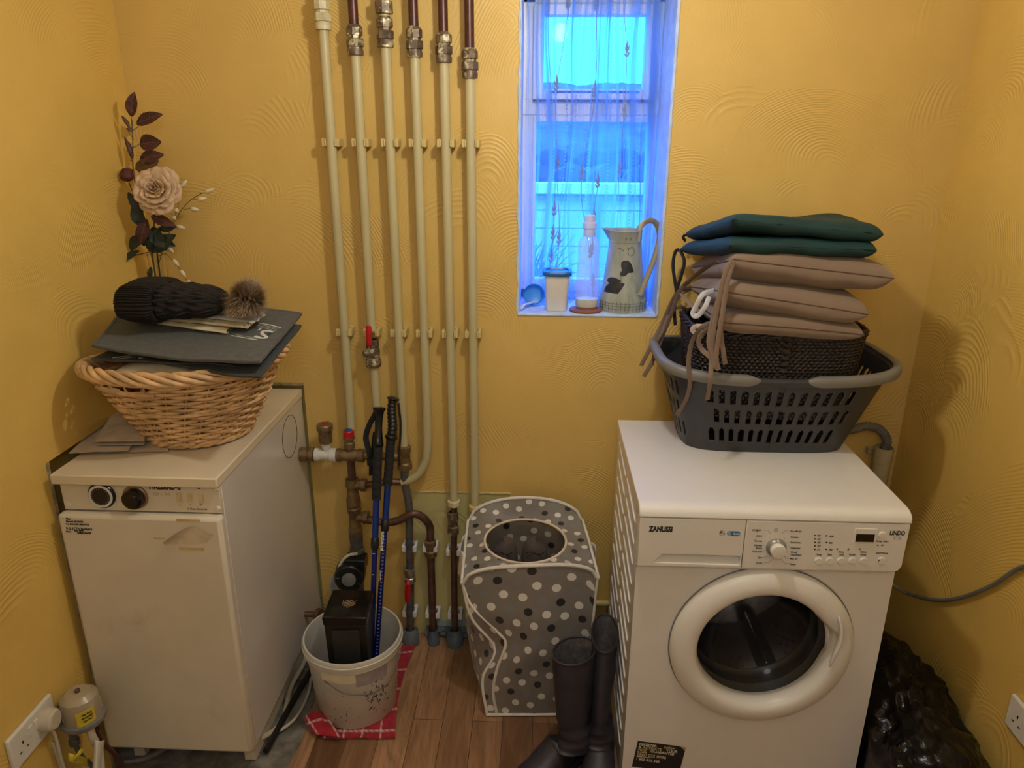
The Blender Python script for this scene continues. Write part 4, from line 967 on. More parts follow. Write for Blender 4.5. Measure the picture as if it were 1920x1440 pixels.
# ------------------------------------------------------------------ oil filter and sockets on the left wall
fc = V((-1.083, -.735, .30)); of = thing('oil_filter', 'yellowed clear-domed oil filter bowl on the left wall beside the boiler', 'filter', fc+V((0, 0, -.05)))
bm = BM(); lathe(bm, [(.044, .0), (.0435, .045), (.040, .062), (.028, .072), (0, .074)], 36, Matrix.Translation(fc))
obj('bowl', bm, M['oilcup'], of)
bm = BM(); lathe(bm, [(0, .001), (.0415, .001), (.0415, .012), (0, .012)], 36, Matrix.Translation(fc)); obj('oil', bm, M['oil'], of)
bm = BM(); lathe(bm, [(0, .012), (.030, .012), (.030, .055), (.020, .062), (0, .062)], 30, Matrix.Translation(fc)); obj('filter_element', bm, mat('cream_filter', (.62, .52, .36), .8, bump=.4, bs=200), of)
bm = BM(); lathe(bm, [(0, -.018), (.030, -.016), (.047, -.010), (.050, -.004), (.050, .004), (.045, .005), (0, .002)], 36, Matrix.Translation(fc)); fb = obj('filter_head', bm, M['greyplastic'], of)
bm = BM(); lathe(bm, [(0, .072), (.006, .073), (.006, .080), (.003, .082), (0, .082)], 12, Matrix.Translation(fc)); obj('bleed_screw', bm, M['copper'], of)
bm = BM()
for k in range(8):
    a = 2*pi*k/8+.3; tube(bm, [fc+V((cos(a)*.044, sin(a)*.044, .02)), fc+V((cos(a)*.0428, sin(a)*.0428, .052))], .002, 6)
obj('bowl_ribs', bm, M['oilcup'], of)
bm = BM()
def cyl(u, v, r=.0448, a0=-72, a1=-18, z0=.006, z1=.046):
    a = radians(a0+(a1-a0)*u); return fc+V((cos(a)*r, sin(a)*r, z0+(z1-z0)*v+.004*u))
grid(bm, cyl, 10, 2); lb_ = obj('maker_label', bm, M['yellowtag'], of)
bm = BM()
for k, (s_, h_) in enumerate((('Filter-Drain', .0062), ('REPLACEMENT', .005), ('Type T cup', .0052))):
    a = radians(-42); r = V((-sin(a), cos(a), .09)); text(bm, s_, fc+V((cos(a)*.0456, sin(a)*.0456, .036-.0085*k)), r, (0, 0, 1), h_, sx=.75, bold=.0002)
obj('label_text', bm, M['ink'], lb_, smooth=0)
for (dx, dy, mt_, z1_) in ((-.012, -.030, 'greymetal', .16), (.012, .016, 'redcopper', .18)):
    bm = BM(); b0 = fc+V((dx, dy, -.014)); lathe(bm, [(.009, 0), (.009, -.025), (.012, -.027), (.012, -.040), (.007, -.042)], 12, Matrix.Translation(b0))
    tube(bm, cat([b0+V((0, 0, -.04)), b0+V((.004, .008, -.09)), b0+V((.012, .03, -.15)), b0+V((.010, .05, -.24))], 6), .006, 10); obj('oil_line', bm, M[mt_], of)
bm = BM(); box(bm, (fc.x-.057, fc.y-.02, fc.z-.012), (fc.x-.04, fc.y+.02, fc.z+.03)); obj('wall_bracket', bm, M['greymetal'], of)
# yellow tag and white flap below
bm = BM(); t0 = A(140, 1415, x=-1.08)
grid(bm, lambda u, v: A(128+u*42, 1412+v*16+u*10, x=-1.075+.01*sin(u*5)), 8, 3); grid(bm, lambda u, v: A(150-u*14+v*8, 1404+u*22, x=-1.065+.008*sin(u*3)), 8, 3)
tag(obj('warning_tag', bm, M['yellowtag'], solid=.001), 'crumpled yellow tape tag tied round the oil line by the left wall', 'tag')
bm = BM(); grid(bm, lambda u, v: A(176+u*20-3*v, 1387+v*60+3*sin(u*3), x=-1.05+.012*sin(pi*u)), 8, 10)
bm2 = bm; tag(obj('hose_end', bm2, M['whiteplastic'], solid=.003), 'pale plastic strap end hanging below the oil filter', 'strap')
bm = BM(); tube(bm, cat([A(168, 1350, x=-1.06), A(172, 1378, x=-1.06), A(185, 1405, x=-1.055), A(190, 1450, x=-1.05)], 6), .009, 12); tag(obj('oil_hose', bm, M['hosewhite']), 'cream sleeved oil hose running down the left wall to the floor', 'hose')
bm = BM(); tube(bm, cat([V((-1.09, -.62, .04)), V((-1.04, -.60, .035)), V((-.98, -.57, .06)), V((-.94, -.52, .08))], 6), .009, 12); tag(obj('flexible_hose', bm, M['greymetal']), 'dark ribbed hose entering under the front left of the boiler', 'hose')
def socket(label, x, y0, y1, z0, z1, nx, gangs):
    t = thing('wall_socket', label, 'socket', (x, (y0+y1)/2, z0)); d = .011*nx
    bm = BM(); box(bm, (x, y0, z0), (x+d, y1, z1)); obj('faceplate', bm, M['whiteplastic'], t, bevel=.004, seg=3)
    bm = BM(); L = (y1-y0)/2
    for g in range(gangs):
        yc_ = y0+L*(.5+g) if gangs == 2 else (y0+y1)/2; zc_ = (z0+z1)/2-.006
        for (dy, dz, sy, sz) in ((0, .012, .0022, .004), (-.011, -.007, .0035, .0016), (.011, -.007, .0035, .0016)):
            box(bm, (x+d*.9, yc_+dy-sy, zc_+dz-sz), (x+d*1.03, yc_+dy+sy, zc_+dz+sz))
    obj('pin_slots', bm, M['black'], t)
    for g in range(gangs):
        yc_ = (y0+y1)/2+(.010 if g else -.010)*(1 if gangs == 2 else 0); bm = BM(); box(bm, (x+d*.9, yc_-.0062, z1-.042), (x+d*1.25, yc_+.0062, z1-.018)); obj('switch', bm, M['whiteplastic'], t, bevel=.001)
    return t
socket('white double wall socket with a round plug on the left wall', LX, -.905, -.757, .303, .388, 1, 2)
pg = thing('round_plug', 'cream round-edged plug in the right half of the left wall socket', 'plug', (LX+.012, -.800, .335))
pc_ = V((LX+.0115, -.797, .348)); bm = BM(); lathe(bm, [(0, 0), (.028, 0), (.0285, .012), (.026, .024), (.020, .029), (0, .030)], 8*3, axis_matrix(pc_, (1, 0, 0)), sx=1, sy=.9); obj('plug_body', bm, M['hosewhite'], pg)
bm = BM(); tube(bm, cat([pc_+V((.012, .0, -.024)), pc_+V((.012, .006, -.06)), pc_+V((.008, .012, -.15)), pc_+V((.012, .02, -.26)), V((LX+.02, -.76, .005))], 6), .0038, 8); obj('flex', bm, M['hosewhite'], pg)
bm = BM(); tube(bm, cat([V((LX+.004, -.78, .26)), V((LX+.006, -.775, .15)), V((LX+.008, -.77, .005))], 6), .004, 8); tag(obj('mains_flex', bm, M['hosewhite']), 'cream cable running down the left wall below the round plug', 'cable')
# ------------------------------------------------------------------ towel and bucket
def towel_mat():
    s = N('red_check_towel'); s.set(Roughness=.95); s.b.inputs['Sheen Weight'].default_value = .3
    uv = s.tc.outputs['UV']; sp = s.n('ShaderNodeSeparateXYZ'); s.l(uv, sp.inputs[0])
    def ln(k): return s.math('LESS_THAN', s.math('ABSOLUTE', s.math('SUBTRACT', s.math('FRACT', sp.outputs[k]), .5)), .055)
    a = ln('X'); b = ln('Y'); dash = s.math('GREATER_THAN', s.math('SINE', s.math('MULTIPLY', s.math('ADD', sp.outputs['X'], sp.outputs['Y']), 22)), -.2)
    f = s.math('MULTIPLY', s.math('MAXIMUM', a, b), s.math('MULTIPLY_ADD', dash, .35, .3))
    f = s.math('MAXIMUM', f, s.math('MULTIPLY', s.math('MULTIPLY', a, b), .9))
    s.l(s.mix(f, s.mix(s.ramp(s.noise(40), .3, .7), (.30, .008, .022), (.44, .015, .035)), (.72, .55, .50)), s.b.inputs['Base Color'])
    s.bump(s.noise(500), .5, .001); return s.m
bm = BM()
tc_ = [A(602, 1386, z=.002), A(741, 1387, z=.002), A(784, 1203, z=.002), A(640, 1215, z=.002)]
def tw(u, v):
    p = tc_[0]*(1-u)*(1-v)+tc_[1]*u*(1-v)+tc_[2]*u*v+tc_[3]*(1-u)*v
    p.x -= .02*sin(pi*v)*(u) ; r_ = (V((p.x, p.y, 0))-V((-.53, -.335, 0))).length
    return p+V((0, 0, .0035+(.008*max(0, noise.noise(V((u*6, v*6, 2)))) if r_ > .14 else 0)))
grid(bm, tw, 30, 30, uv=lambda u, v: (u*4.0+.3, v*5+.2))
f0 = [A(569, 1352, z=.012), A(590, 1382, z=.006), A(640, 1388, z=.010), A(612, 1345, z=.02)]
grid(bm, lambda u, v: (f0[0]*(1-u)*(1-v)+f0[1]*u*(1-v)+f0[2]*u*v+f0[3]*(1-u)*v)+V((0, 0, .010+.018*sin(pi*v)*(1-u)+.004*noise.noise(V((u*4, v*4, 0))))), 12, 12, uv=lambda u, v: (u*1.1+.1, v*1.3+.3))
tag(obj('tea_towel', bm, towel_mat(), solid=.003, off=1, fix=False, smooth=60), 'crumpled red checked tea towel on the floor under the white bucket', 'towel')
bc = V((-.530, -.336, .0085)); BH = .248
bk = thing('bucket', 'scuffed white plastic bucket with a wire handle standing on the red towel', 'bucket', bc)
Mx = Matrix.Translation(bc); bm = BM()
lathe(bm, [(0, 0), (.112, 0), (.116, .004), (.134, BH-.035), (.142, BH-.034), (.1435, BH-.006), (.141, BH), (.136, BH), (.1345, BH-.012), (.131, BH-.04), (.1135, .006), (0, .005)], 64, Mx)
obj('pail', bm, M['bucket'], bk, smooth=50)
bm = BM(); lathe(bm, [(.1425, BH-.020), (.1455, BH-.018), (.1455, BH-.012), (.1425, BH-.010)], 64, Mx); obj('rim_band', bm, M['bucket'], bk)
def onb(deg, z, off=.0015):
    r_ = .116+(.134-.116)*z/(BH-.035)+off; a = radians(deg); return bc+V((cos(a)*r_, sin(a)*r_, z))
bm = BM(); grid(bm, lambda u, v: onb(-118+u*44, .178+v*.030, .0012), 20, 2); obj('paper_label', bm, M['bucketlbl'], bk)
bm = BM(); grid(bm, lambda u, v: onb(-74+u*42, .162+v*.046, .0012), 20, 2); obj('faded_label', bm, mat('faded_print', (.38, .34, .35), .6), bk)
bm = BM()
hp = cat([onb(-112, .182, .006), onb(-103, .176, .010), onb(-92, .158, .011), onb(-78, .146, .012), onb(-60, .136, .013), onb(-44, .136, .013), onb(-30, .145, .012), onb(-14, .185, .011), onb(0, .205, .008)], 6)
tube(bm, hp, .0016, 8); obj('wire_handle', bm, M['wire'], bk)
bm = BM(); random.seed(3)
for i in range(70):
    a = random.gauss(-48, 9) if i < 48 else random.uniform(-120, 0); z = random.gauss(.115, .022) if i < 48 else random.uniform(.03, .15)
    q = [onb(a+random.uniform(-1.5, 1.5)*k*.5, min(.2, max(.01, z+random.uniform(-.003, .003)*k)), .0006) for k in range(4)]
    tube(bm, q, .0009 if i < 48 else .0005, 5)
for k in range(8): tube(bm, [bc+V((cos(radians(-128+k*4))*.1438, sin(radians(-128+k*4))*.1438, BH-.018+.004*sin(k*2))), bc+V((cos(radians(-126+k*4))*.1438, sin(radians(-126+k*4))*.1438, BH-.014+.003*cos(k)))], .0008, 5)
mk = obj('scribbles', bm, mat('blue_black_marks', (.03, .03, .07), .6), bk); tag(mk, kind='stuff')
# black presentation box in the bucket
b0 = V((-.525, -.352, bc.z+.012)); b1 = V((-.522, -.378, .386)); ax_ = (b1-b0).normalized(); gx = V((1, .02, 0)).normalized(); gy = ax_.cross(gx).normalized()
gb = thing('presentation_box', 'tall black card gift box with a gold crest on its lid standing in the bucket', 'box', b0)
def sq(c, hx, hy): return [c+gx*hx*a+gy*hy*b for a, b in ((-1, -1), (1, -1), (1, 1), (-1, 1))]
def sect(bm, levels):
    rs = [[bm.verts.new(p) for p in sq(c, hx, hy)] for c, hx, hy in levels]
    bm.faces.new(rs[0][::-1]); bm.faces.new(rs[-1])
    for a, c in zip(rs, rs[1:]):
        for j in range(4): bm.faces.new((a[j], a[(j+1) % 4], c[(j+1) % 4], c[j]))
H_ = (b1-b0).length
bm = BM(); sect(bm, [(b0, .054, .052), (b0+ax_*(H_-.03), .058, .056)]); obj('box_body', bm, M['boxblack'], gb, bevel=.002)
bm = BM(); sect(bm, [(b0+ax_*(H_-.03), .060, .058), (b0+ax_*(H_-.006), .0615, .0595), (b0+ax_*H_, .060, .058)]); ld = obj('lid', bm, M['blackgloss'], gb, bevel=.003)
bm = BM()
fr = [b0+ax_*.02-gy*.0568+gx*-.036, b0+ax_*.02-gy*.0568+gx*.036, b0+ax_*(H_-.045)-gy*.0578+gx*.038, b0+ax_*(H_-.045)-gy*.0578+gx*-.038]
prism(bm, fr, -gy*.0012); obj('front_panel', bm, mat('charcoal_panel', (.028, .030, .030), .38), gb, bevel=.0005)
bm = BM(); cc = b0+ax_*(H_+.0006)
def gold(pts, r=.0009): tube(bm, [cc+gx*a+gy*b for a, b in pts], r, 6, flat=.3, flatdir=ax_)
for k in range(8):
    a = 2*pi*k/8; gold([(cos(a)*.010+cos(t)*.0052, sin(a)*.0085+sin(t)*.0045) for t in [j*pi/5 for j in range(11)]])
gold([(.0055*cos(t), .005*sin(t)) for t in [j*pi/6 for j in range(13)]]); gold([(-.002, -.004), (0, .004), (.002, -.004)])
for s_ in (-1, 1): gold([(s_*.008, -.012), (s_*.016, -.008), (s_*.0185, 0), (s_*.015, .008), (s_*.019, .012)]); gold([(s_*.004, .015), (s_*.009, .0125), (s_*.003, .011)])
gold([(-.006, -.015), (0, -.0175), (.006, -.015)]); obj('gold_crest', bm, M['gold'], ld)
# trekking poles
def pole(label, top, low_, mt_low, kind):
    """kind 0: straight strap grip; 1: ribbed grip"""
    d = (low_-top).normalized(); L0 = (top.z-.022)/(-d.z); P = lambda s_: top+d*s_
    t = thing('trekking_pole', label, 'trekking pole', P(L0), 'blue trekking poles leaning in the bucket')
    s_ = d.cross(V((0, 1, 0))).normalized(); f_ = s_.cross(d).normalized()
    if f_.y > 0: f_ = -f_
    bm = BM()
    if kind == 0:
        tube(bm, [P(-.002), P(.0), P(.006), P(.012), P(.03), P(.06), P(.085), P(.102), P(.106), P(.116)], [.010, .0185, .0185, .0145, .0115, .0105, .0125, .0150, .0165, .0125], 18)
    else:
        pts = []; rr = []
        for i in range(34):
            q = i/33; pts.append(P(q*.125)+s_*(-.003*sin(q*pi*2))); rr.append((.0185 if i < 3 else .0125+.0012*sin(i*2.1)+(.004 if 29 < i < 33 else 0)+.002*q) if i else .010)
        tube(bm, pts, rr, 18)
    g = obj('grip', bm, M['blackgloss'] if kind == 0 else M['black'], t)
    bm = BM(); pts = []; rr = []
    fl = .20 if kind == 0 else .175; st = .112 if kind == 0 else .122
    n_ = 44
    for i in range(n_+1): pts.append(P(st+(fl-.0)*i/n_*.78)); rr.append(.0135-.0012*(1 if i % 6 == 0 else 0))
    tube(bm, pts, rr, 16); obj('foam_sleeve', bm, M['foam'], t); e_ = st+fl*.78
    j = .345+.05 if kind == 0 else .325+.05
    bm = BM(); tube(bm, [P(e_-.002), P(j)], .0095, 18); sh = obj('upper_shaft', bm, M['polblue'], t)
    bm = BM(); tube(bm, [P(j-.016), P(j-.012), P(j+.014), P(j+.02)], [.0095, .0118, .0118, .0090], 18); obj('joint_clamp', bm, M['black'], t)
    bm = BM(); tube(bm, [P(j+.016), P(L0-.04), P(L0-.03)], [.0080, .0080, .006], 16); tube(bm, [P(L0-.035), P(L0)], [.006, .0035], 10); lo = obj('lower_shaft', bm, mt_low, t)
    bm = BM(); k = 0; q = j+.03
    while q < L0-.10:
        w_ = .0045 if kind == 0 else .0030; bx = -.0 if kind == 0 else .002
        c = P(q)+f_*.0082; tube(bm, [c-s_*w_+s_*bx, c+s_*w_*.6+s_*bx], .00045 if kind else .0008, 5); q += .062 if kind == 0 else .0105
    obj('scale_marks', bm, M['greyplastic'] if False else M['print_white'], lo)
    if kind == 1:
        bm = BM(); text(bm, 'adventure', P(e_+.19)+f_*.0098, -d, s_ if (-d).cross(s_).dot(f_) > 0 else -s_, .014, align='LEFT', bold=.0003, sx=1.0)
        text(bm, 'Outdoor', P(e_+.28)+f_*.0098, -d, s_ if (-d).cross(s_).dot(f_) > 0 else -s_, .010, align='LEFT', sx=.9)
        obj('lettering', bm, M['print_white'], sh, smooth=0)
    bm = BM(); up_ = V((0, 0, 1))
    if kind == 0:
        a = P(.008)-s_*.012 if s_.x > 0 else P(.008)+s_*.012
        pts = cat([P(.010)+V((-.006, -.006, 0)), a+V((-.018, -.006, -.045)), a+V((-.030, -.006, -.085)), a+V((-.022, -.008, -.13)), a+V((-.018, -.006, -.17)), a+V((-.020, -.006, -.205))], 6)
        tube(bm, pts, .0085, 8, flat=.15, flatdir=(.5, -1, 0)); pts = cat([a+V((-.004, .006, -.07)), a+V((-.012, .008, -.115)), a+V((-.010, .006, -.16)), a+V((-.004, 0, -.115))], 5); tube(bm, pts, .0075, 8, flat=.15, flatdir=(.8, -1, 0))
        box(bm, a+V((-.030, -.012, -.172)), a+V((-.006, -.002, -.150)))
    else:
        a = P(.02)+V((.014, .004, 0)); pts = cat([a, a+V((.004, 0, -.06)), a+V((.0, 0, -.12)), a+V((-.006, -.002, -.165)), a+V((-.004, 0, -.20))], 6); tube(bm, pts, .006, 8, flat=.2, flatdir=(1, -.4, 0))
    obj('wrist_strap', bm, M['blacktape'], t); return t
pole('blue trekking pole with the smooth black grip and dangling strap, left of the two', A(711, 764, y=-.150), A(696, 1235, y=-.350), M['polblue2'], 0)
pole('blue trekking pole with the taller ribbed grip, right of the two', A(738, 744, y=-.125), A(706, 1225, y=-.345), M['polblue2'], 1)
# cables by the boiler foot
def cable(name, label, pts, r, mt, cat_='cable', parent=None):
    bm = BM(); tube(bm, cat(pts, 8), r, 10); return tag(obj(name, bm, mt), label, cat_)
cable('floor_flex', 'thick cream flex curving along the floor from the boiler foot', [A(488, 1385, z=.02), A(515, 1368, z=.012), A(532, 1345, z=.009), A(545, 1290, z=.009), A(566, 1250, z=.02), A(590, 1205, z=.05), V((-.66, -.12, .09))], .0075, M['hosewhite'])
cable('floor_flex', 'thinner white cable curling beside the white bucket', [A(490, 1378, z=.006), A(520, 1372, z=.005), A(555, 1345, z=.005), A(578, 1300, z=.005), A(584, 1262, z=.005), A(590, 1225, z=.006), V((-.68, -.10, .006))], .0045, M['hosewhite'])
cable('floor_hose', 'black hose lying against the foot of the boiler side', [V((-.738, -.54, .012)), V((-.728, -.40, .012)), V((-.716, -.27, .012)), V((-.70, -.15, .018)), V((-.67, -.09, .10))], .009, M['black'], 'hose')

# ------------------------------------------------------------------ polka dot laundry hamper
def dots_mat():
    s = N('polka_mesh'); s.set(Roughness=.5); uv = s.tc.outputs['UV']; sp = s.n('ShaderNodeSeparateXYZ'); s.l(uv, sp.inputs[0])
    # slanted lattice of dots, period 3.5 cm, colour cycling white / black / grey
    u0 = s.math('MULTIPLY', sp.outputs['X'], 1/.0385); v0 = s.math('MULTIPLY', sp.outputs['Y'], 1/.0385)
    a = s.math('ADD', s.math('MULTIPLY', u0, .97), s.math('MULTIPLY', v0, .26)); b = s.math('SUBTRACT', s.math('MULTIPLY', v0, .97), s.math('MULTIPLY', u0, .26))
    fa = s.math('FLOOR', a); a2 = s.math('SUBTRACT', s.math('SUBTRACT', a, fa), .5); bb = s.math('ADD', b, s.math('MULTIPLY', s.math('MODULO', s.math('ABSOLUTE', fa), 2), .5))
    fb = s.math('FLOOR', bb); b2 = s.math('SUBTRACT', s.math('SUBTRACT', bb, fb), .5)
    d = s.math('SQRT', s.math('ADD', s.math('MULTIPLY', a2, a2), s.math('MULTIPLY', b2, b2)))
    dot = s.math('LESS_THAN', d, .265)
    ident = s.math('FRACT', s.math('ADD', s.math('MULTIPLY', s.math('ADD', fb, 40), .25), s.math('MULTIPLY', s.math('ADD', fa, 40), .5)))
    cr_ = s.n('ShaderNodeValToRGB'); cr_.color_ramp.interpolation = 'CONSTANT'; s.l(ident, cr_.inputs[0])
    e = cr_.color_ramp.elements; e[0].position = 0; e[0].color = (.74, .71, .66, 1); e[1].position = .24; e[1].color = (.012, .012, .014, 1)
    x = e.new(.49); x.color = (.74, .71, .66, 1); x = e.new(.74); x.color = (.20, .20, .21, 1)
    s.l(s.mix(dot, (.27, .245, .22), cr_.outputs[0]), s.b.inputs['Base Color'])
    s.l(s.math('MULTIPLY_ADD', dot, .2, .78), s.b.inputs['Alpha']); s.b.inputs['Sheen Weight'].default_value = .3
    s.bump(s.noise(12, 4), .5, .01); return s.m
M['dots'] = dots_mat(); M['pipingw'] = mat('white_piping', (.72, .69, .64), .6); M['pipingc'] = mat('cream_piping', (.72, .60, .46), .6)
hm = thing('laundry_hamper', 'pop-up polka dot laundry hamper with white piping and a round top opening', 'laundry hamper', (-.02, -.2, 0))
# corner posts: front-left, front-right, back-right, back-left ; heights
FL0, FR0, BR0, BL0 = V((-.135, -.370, .004)), V((.150, -.355, .004)), V((.160, -.05, .004)), V((-.205, -.05, .004))
FL1, FR1, BR1, BL1 = A(868, 1095, y=-.33), A(1120, 1085, y=-.33), A(1090, 975, y=-.09), A(880, 975, y=-.09)
def arch(p, q, h, out, n=24, pw=.5):
    return [p.lerp(q, i/n)+V((0, 0, 1))*h*max(0, 1-abs(2*i/n-1)**2.3)**pw+V(out)*sin(pi*i/n) for i in range(n+1)]
fa_z = A(1000, 1057, y=-.35).z-(FL1.z+FR1.z)/2; ba_z = A(1000, 932, y=-.07).z-(BL1.z+BR1.z)/2
farch = arch(FL1, FR1, fa_z, (0, -.03, 0)); barch = arch(BL1, BR1, ba_z, (0, .015, 0))
def cl_(pts, u):
    i = u*(len(pts)-1); k = min(int(i), len(pts)-2); return pts[k].lerp(pts[k+1], i-k)
wr = lambda u, v, k: noise.noise(V((u*3+k, v*4, k)))
bm = BM()
def ff(u, v):
    b = FL0.lerp(FR0, u); t = cl_(farch, u); p = b.lerp(t, v); pinch = .045*math.exp(-((v-.52)/.16)**2)
    p.x += pinch*(1-u)**3*1.3; p.y += -.022*sin(pi*v)*sin(pi*u)+.012*wr(u, v, 3)*sin(pi*v); return p
grid(bm, ff, 40, 44, uv=lambda u, v: (u*.285, v*.43)); obj('front_panel', bm, M['dots'], hm, smooth=80, fix=False)
bm = BM()
def lf(u, v):
    b = FL0.lerp(BL0, u); t = FL1.lerp(BL1, u); p = b.lerp(t, v); p.x += -.028*sin(pi*u)*sin(pi*v)**.7+.014*wr(u, v, 8)*sin(pi*v); 
    if True: p.x += .045*math.exp(-((v-.52)/.16)**2)*(1-u)**3*1.3
    return p
grid(bm, lf, 30, 40, uv=lambda u, v: (.5+u*.30, v*.45)); obj('side_panel', bm, M['dots'], hm, smooth=80, fix=False)
bm = BM()
def rf(u, v):
    b = FR0.lerp(BR0, u); t = FR1.lerp(BR1, u); p = b.lerp(t, v); p.x += .012*sin(pi*u)*sin(pi*v)**.7; return p
grid(bm, rf, 24, 34, uv=lambda u, v: (.9+u*.30, v*.45)); obj('side_panel', bm, M['dots'], hm, smooth=80, fix=False)
bm = BM()
def bf(u, v):
    b = BL0.lerp(BR0, u); t = cl_(barch, u); p = b.lerp(t, v); return p
grid(bm, bf, 30, 34, uv=lambda u, v: (1.3+u*.34, v*.53)); obj('back_panel', bm, M['dots'], hm, smooth=80, fix=False)
# top with round opening
oc = A(985, 1014, z=(FL1.z+BL1.z)/2+.035)
o1 = A(909, 1016, z=oc.z); o2 = A(1062, 1012, z=oc.z); rx_ = (o2.x-o1.x)/2
of1 = A(985, 1056, z=oc.z-.012); of2 = A(985, 974, z=oc.z+.012); ry_ = (of2-of1).length/2
def ring(a): return V((oc.x+rx_*cos(a), (of1.y+of2.y)/2+ry_*sin(a), oc.z+.012*sin(a)))
outer = []
nn = 24
seq = farch + [FR1.lerp(BR1, i/12) for i in range(1, 12)] + barch[::-1] + [BL1.lerp(FL1, i/12) for i in range(1, 12)]
def outer_at(a):
    best = None
    c = V((oc.x, (of1.y+of2.y)/2, 0)); d = V((cos(a), sin(a), 0)); bestv = -9; bp = None
    for p in seq:
        w_ = V((p.x, p.y, 0))-c; s_ = w_.normalized().dot(d)
        if s_ > bestv: bestv = s_; bp = p
    return bp
NA = 96; outs = []
for i in range(NA):
    outs.append(outer_at(2*pi*i/NA))
outs = [(outs[i-2]+outs[i-1]*2+outs[i]*3+outs[(i+1) % NA]*2+outs[(i+2) % NA])/9 for i in range(NA)]
bm = BM()
def tf(u, v):
    i = int(round(u*NA)) % NA; a = 2*pi*i/NA; p = ring(a).lerp(outs[i], v); p.z += .010*sin(pi*v)*wr(cos(a), sin(a), 5)-.006*sin(pi*v); return p
vs_ = [[bm.verts.new(tf(i/NA, j/6)) for j in range(7)] for i in range(NA)]; Lu = bm.loops.layers.uv.verify()
for i in range(NA):
    for j in range(6):
        f = bm.faces.new((vs_[i][j], vs_[(i+1) % NA][j], vs_[(i+1) % NA][j+1], vs_[i][j+1]))
        for l in f.loops: l[Lu].uv = (l.vert.co.x*1.05+.7, l.vert.co.y*1.1+l.vert.co.z*.9+.1)
obj('top_panel', bm, M['dots'], hm, smooth=80, fix=False)
bm = BM(); tube(bm, [ring(2*pi*i/60) for i in range(60)], .0038, 8, closed=True); obj('opening_piping', bm, M['pipingc'], hm)
bm = BM(); tube(bm, farch, .0055, 8); tube(bm, barch, .005, 8)
tube(bm, [ff(0, i/24) for i in range(25)], .0045, 8); tube(bm, [ff(1, i/24) for i in range(25)], .0040, 8); tube(bm, [ff(i/20, 0.004) for i in range(21)], .0045, 8)
tube(bm, [lf(i/12, 0.004) for i in range(13)], .004, 8)
tube(bm, [FL1.lerp(BL1, i/10)+V((-.004, 0, .006*sin(pi*i/10))) for i in range(11)], .0042, 8); tube(bm, [FR1.lerp(BR1, i/10)+V((.004, 0, .006*sin(pi*i/10))) for i in range(11)], .0042, 8)
tube(bm, cat([ff(.0, .98), ff(.03, .80), ff(.13, .60), ff(.17, .52), ff(.13, .35), ff(.10, .18), ff(.10, .02)], 6), .0045, 8)
obj('piping', bm, M['pipingw'], hm)
bm = BM(); grid(bm, lambda u, v: BL1.lerp(FL1, .3+u*.35)+V((-.004-.014*sin(pi*u)-.010*v, 0, .01-.085*v+.01*sin(u*9))), 10, 8); obj('carry_handle', bm, M['pipingw'], hm, solid=.001)
bm = BM(); grid(bm, lambda u, v: BR1.lerp(FR1, .3+u*.35)+V((.006+.016*sin(pi*u), 0, -.02-.10*v+.02*sin(u*4))), 10, 8); obj('carry_handle', bm, M['pipingw'], hm, solid=.001)
# slippers standing toe-up in the hamper
for i, (u, v, lab) in enumerate(((945, 1032, 'brown felt slipper toe showing in the hamper opening, left of the pair'), (1004, 1032, 'brown felt slipper toe showing in the hamper opening, right of the pair'))):
    top = A(u, v-6, z=.445); bs = V((top.x, top.y+.02, .012)); t = thing('slipper', lab, 'slipper', bs, 'brown slippers in the hamper')
    bm = BM(); H2 = top.z-bs.z+.028
    grid(bm, lambda u_, v_: bs.lerp(top, v_)+V((0, 0, .028*v_))+V((cos(2*pi*u_)*.047*(max(0, 1-v_**14)**.5)*(.62+.38*v_)*(.98 if i else 1), sin(2*pi*u_)*.034*(max(0, 1-v_**14)**.5)*(.8+.2*v_), -.012*cos(2*pi*u_)*v_*(1 if i else -1))), 32, 40, cu=True)
    obj('upper', bm, M['slip'], t, smooth=60)
    bm = BM(); tube(bm, [bs+V((cos(a)*.030, sin(a)*.028, .004)) for a in [2*pi*j/20 for j in range(20)]], .004, 6, closed=True); obj('sole_edge', bm, M['black'], t)
    bm = BM(); tube(bm, [top+V((-.026+.0065*j, -.028-.003*sin(j), -.004+.006*sin(j*.9))) for j in range(9)], .0012, 5); obj('stitching', bm, M['black'], t)
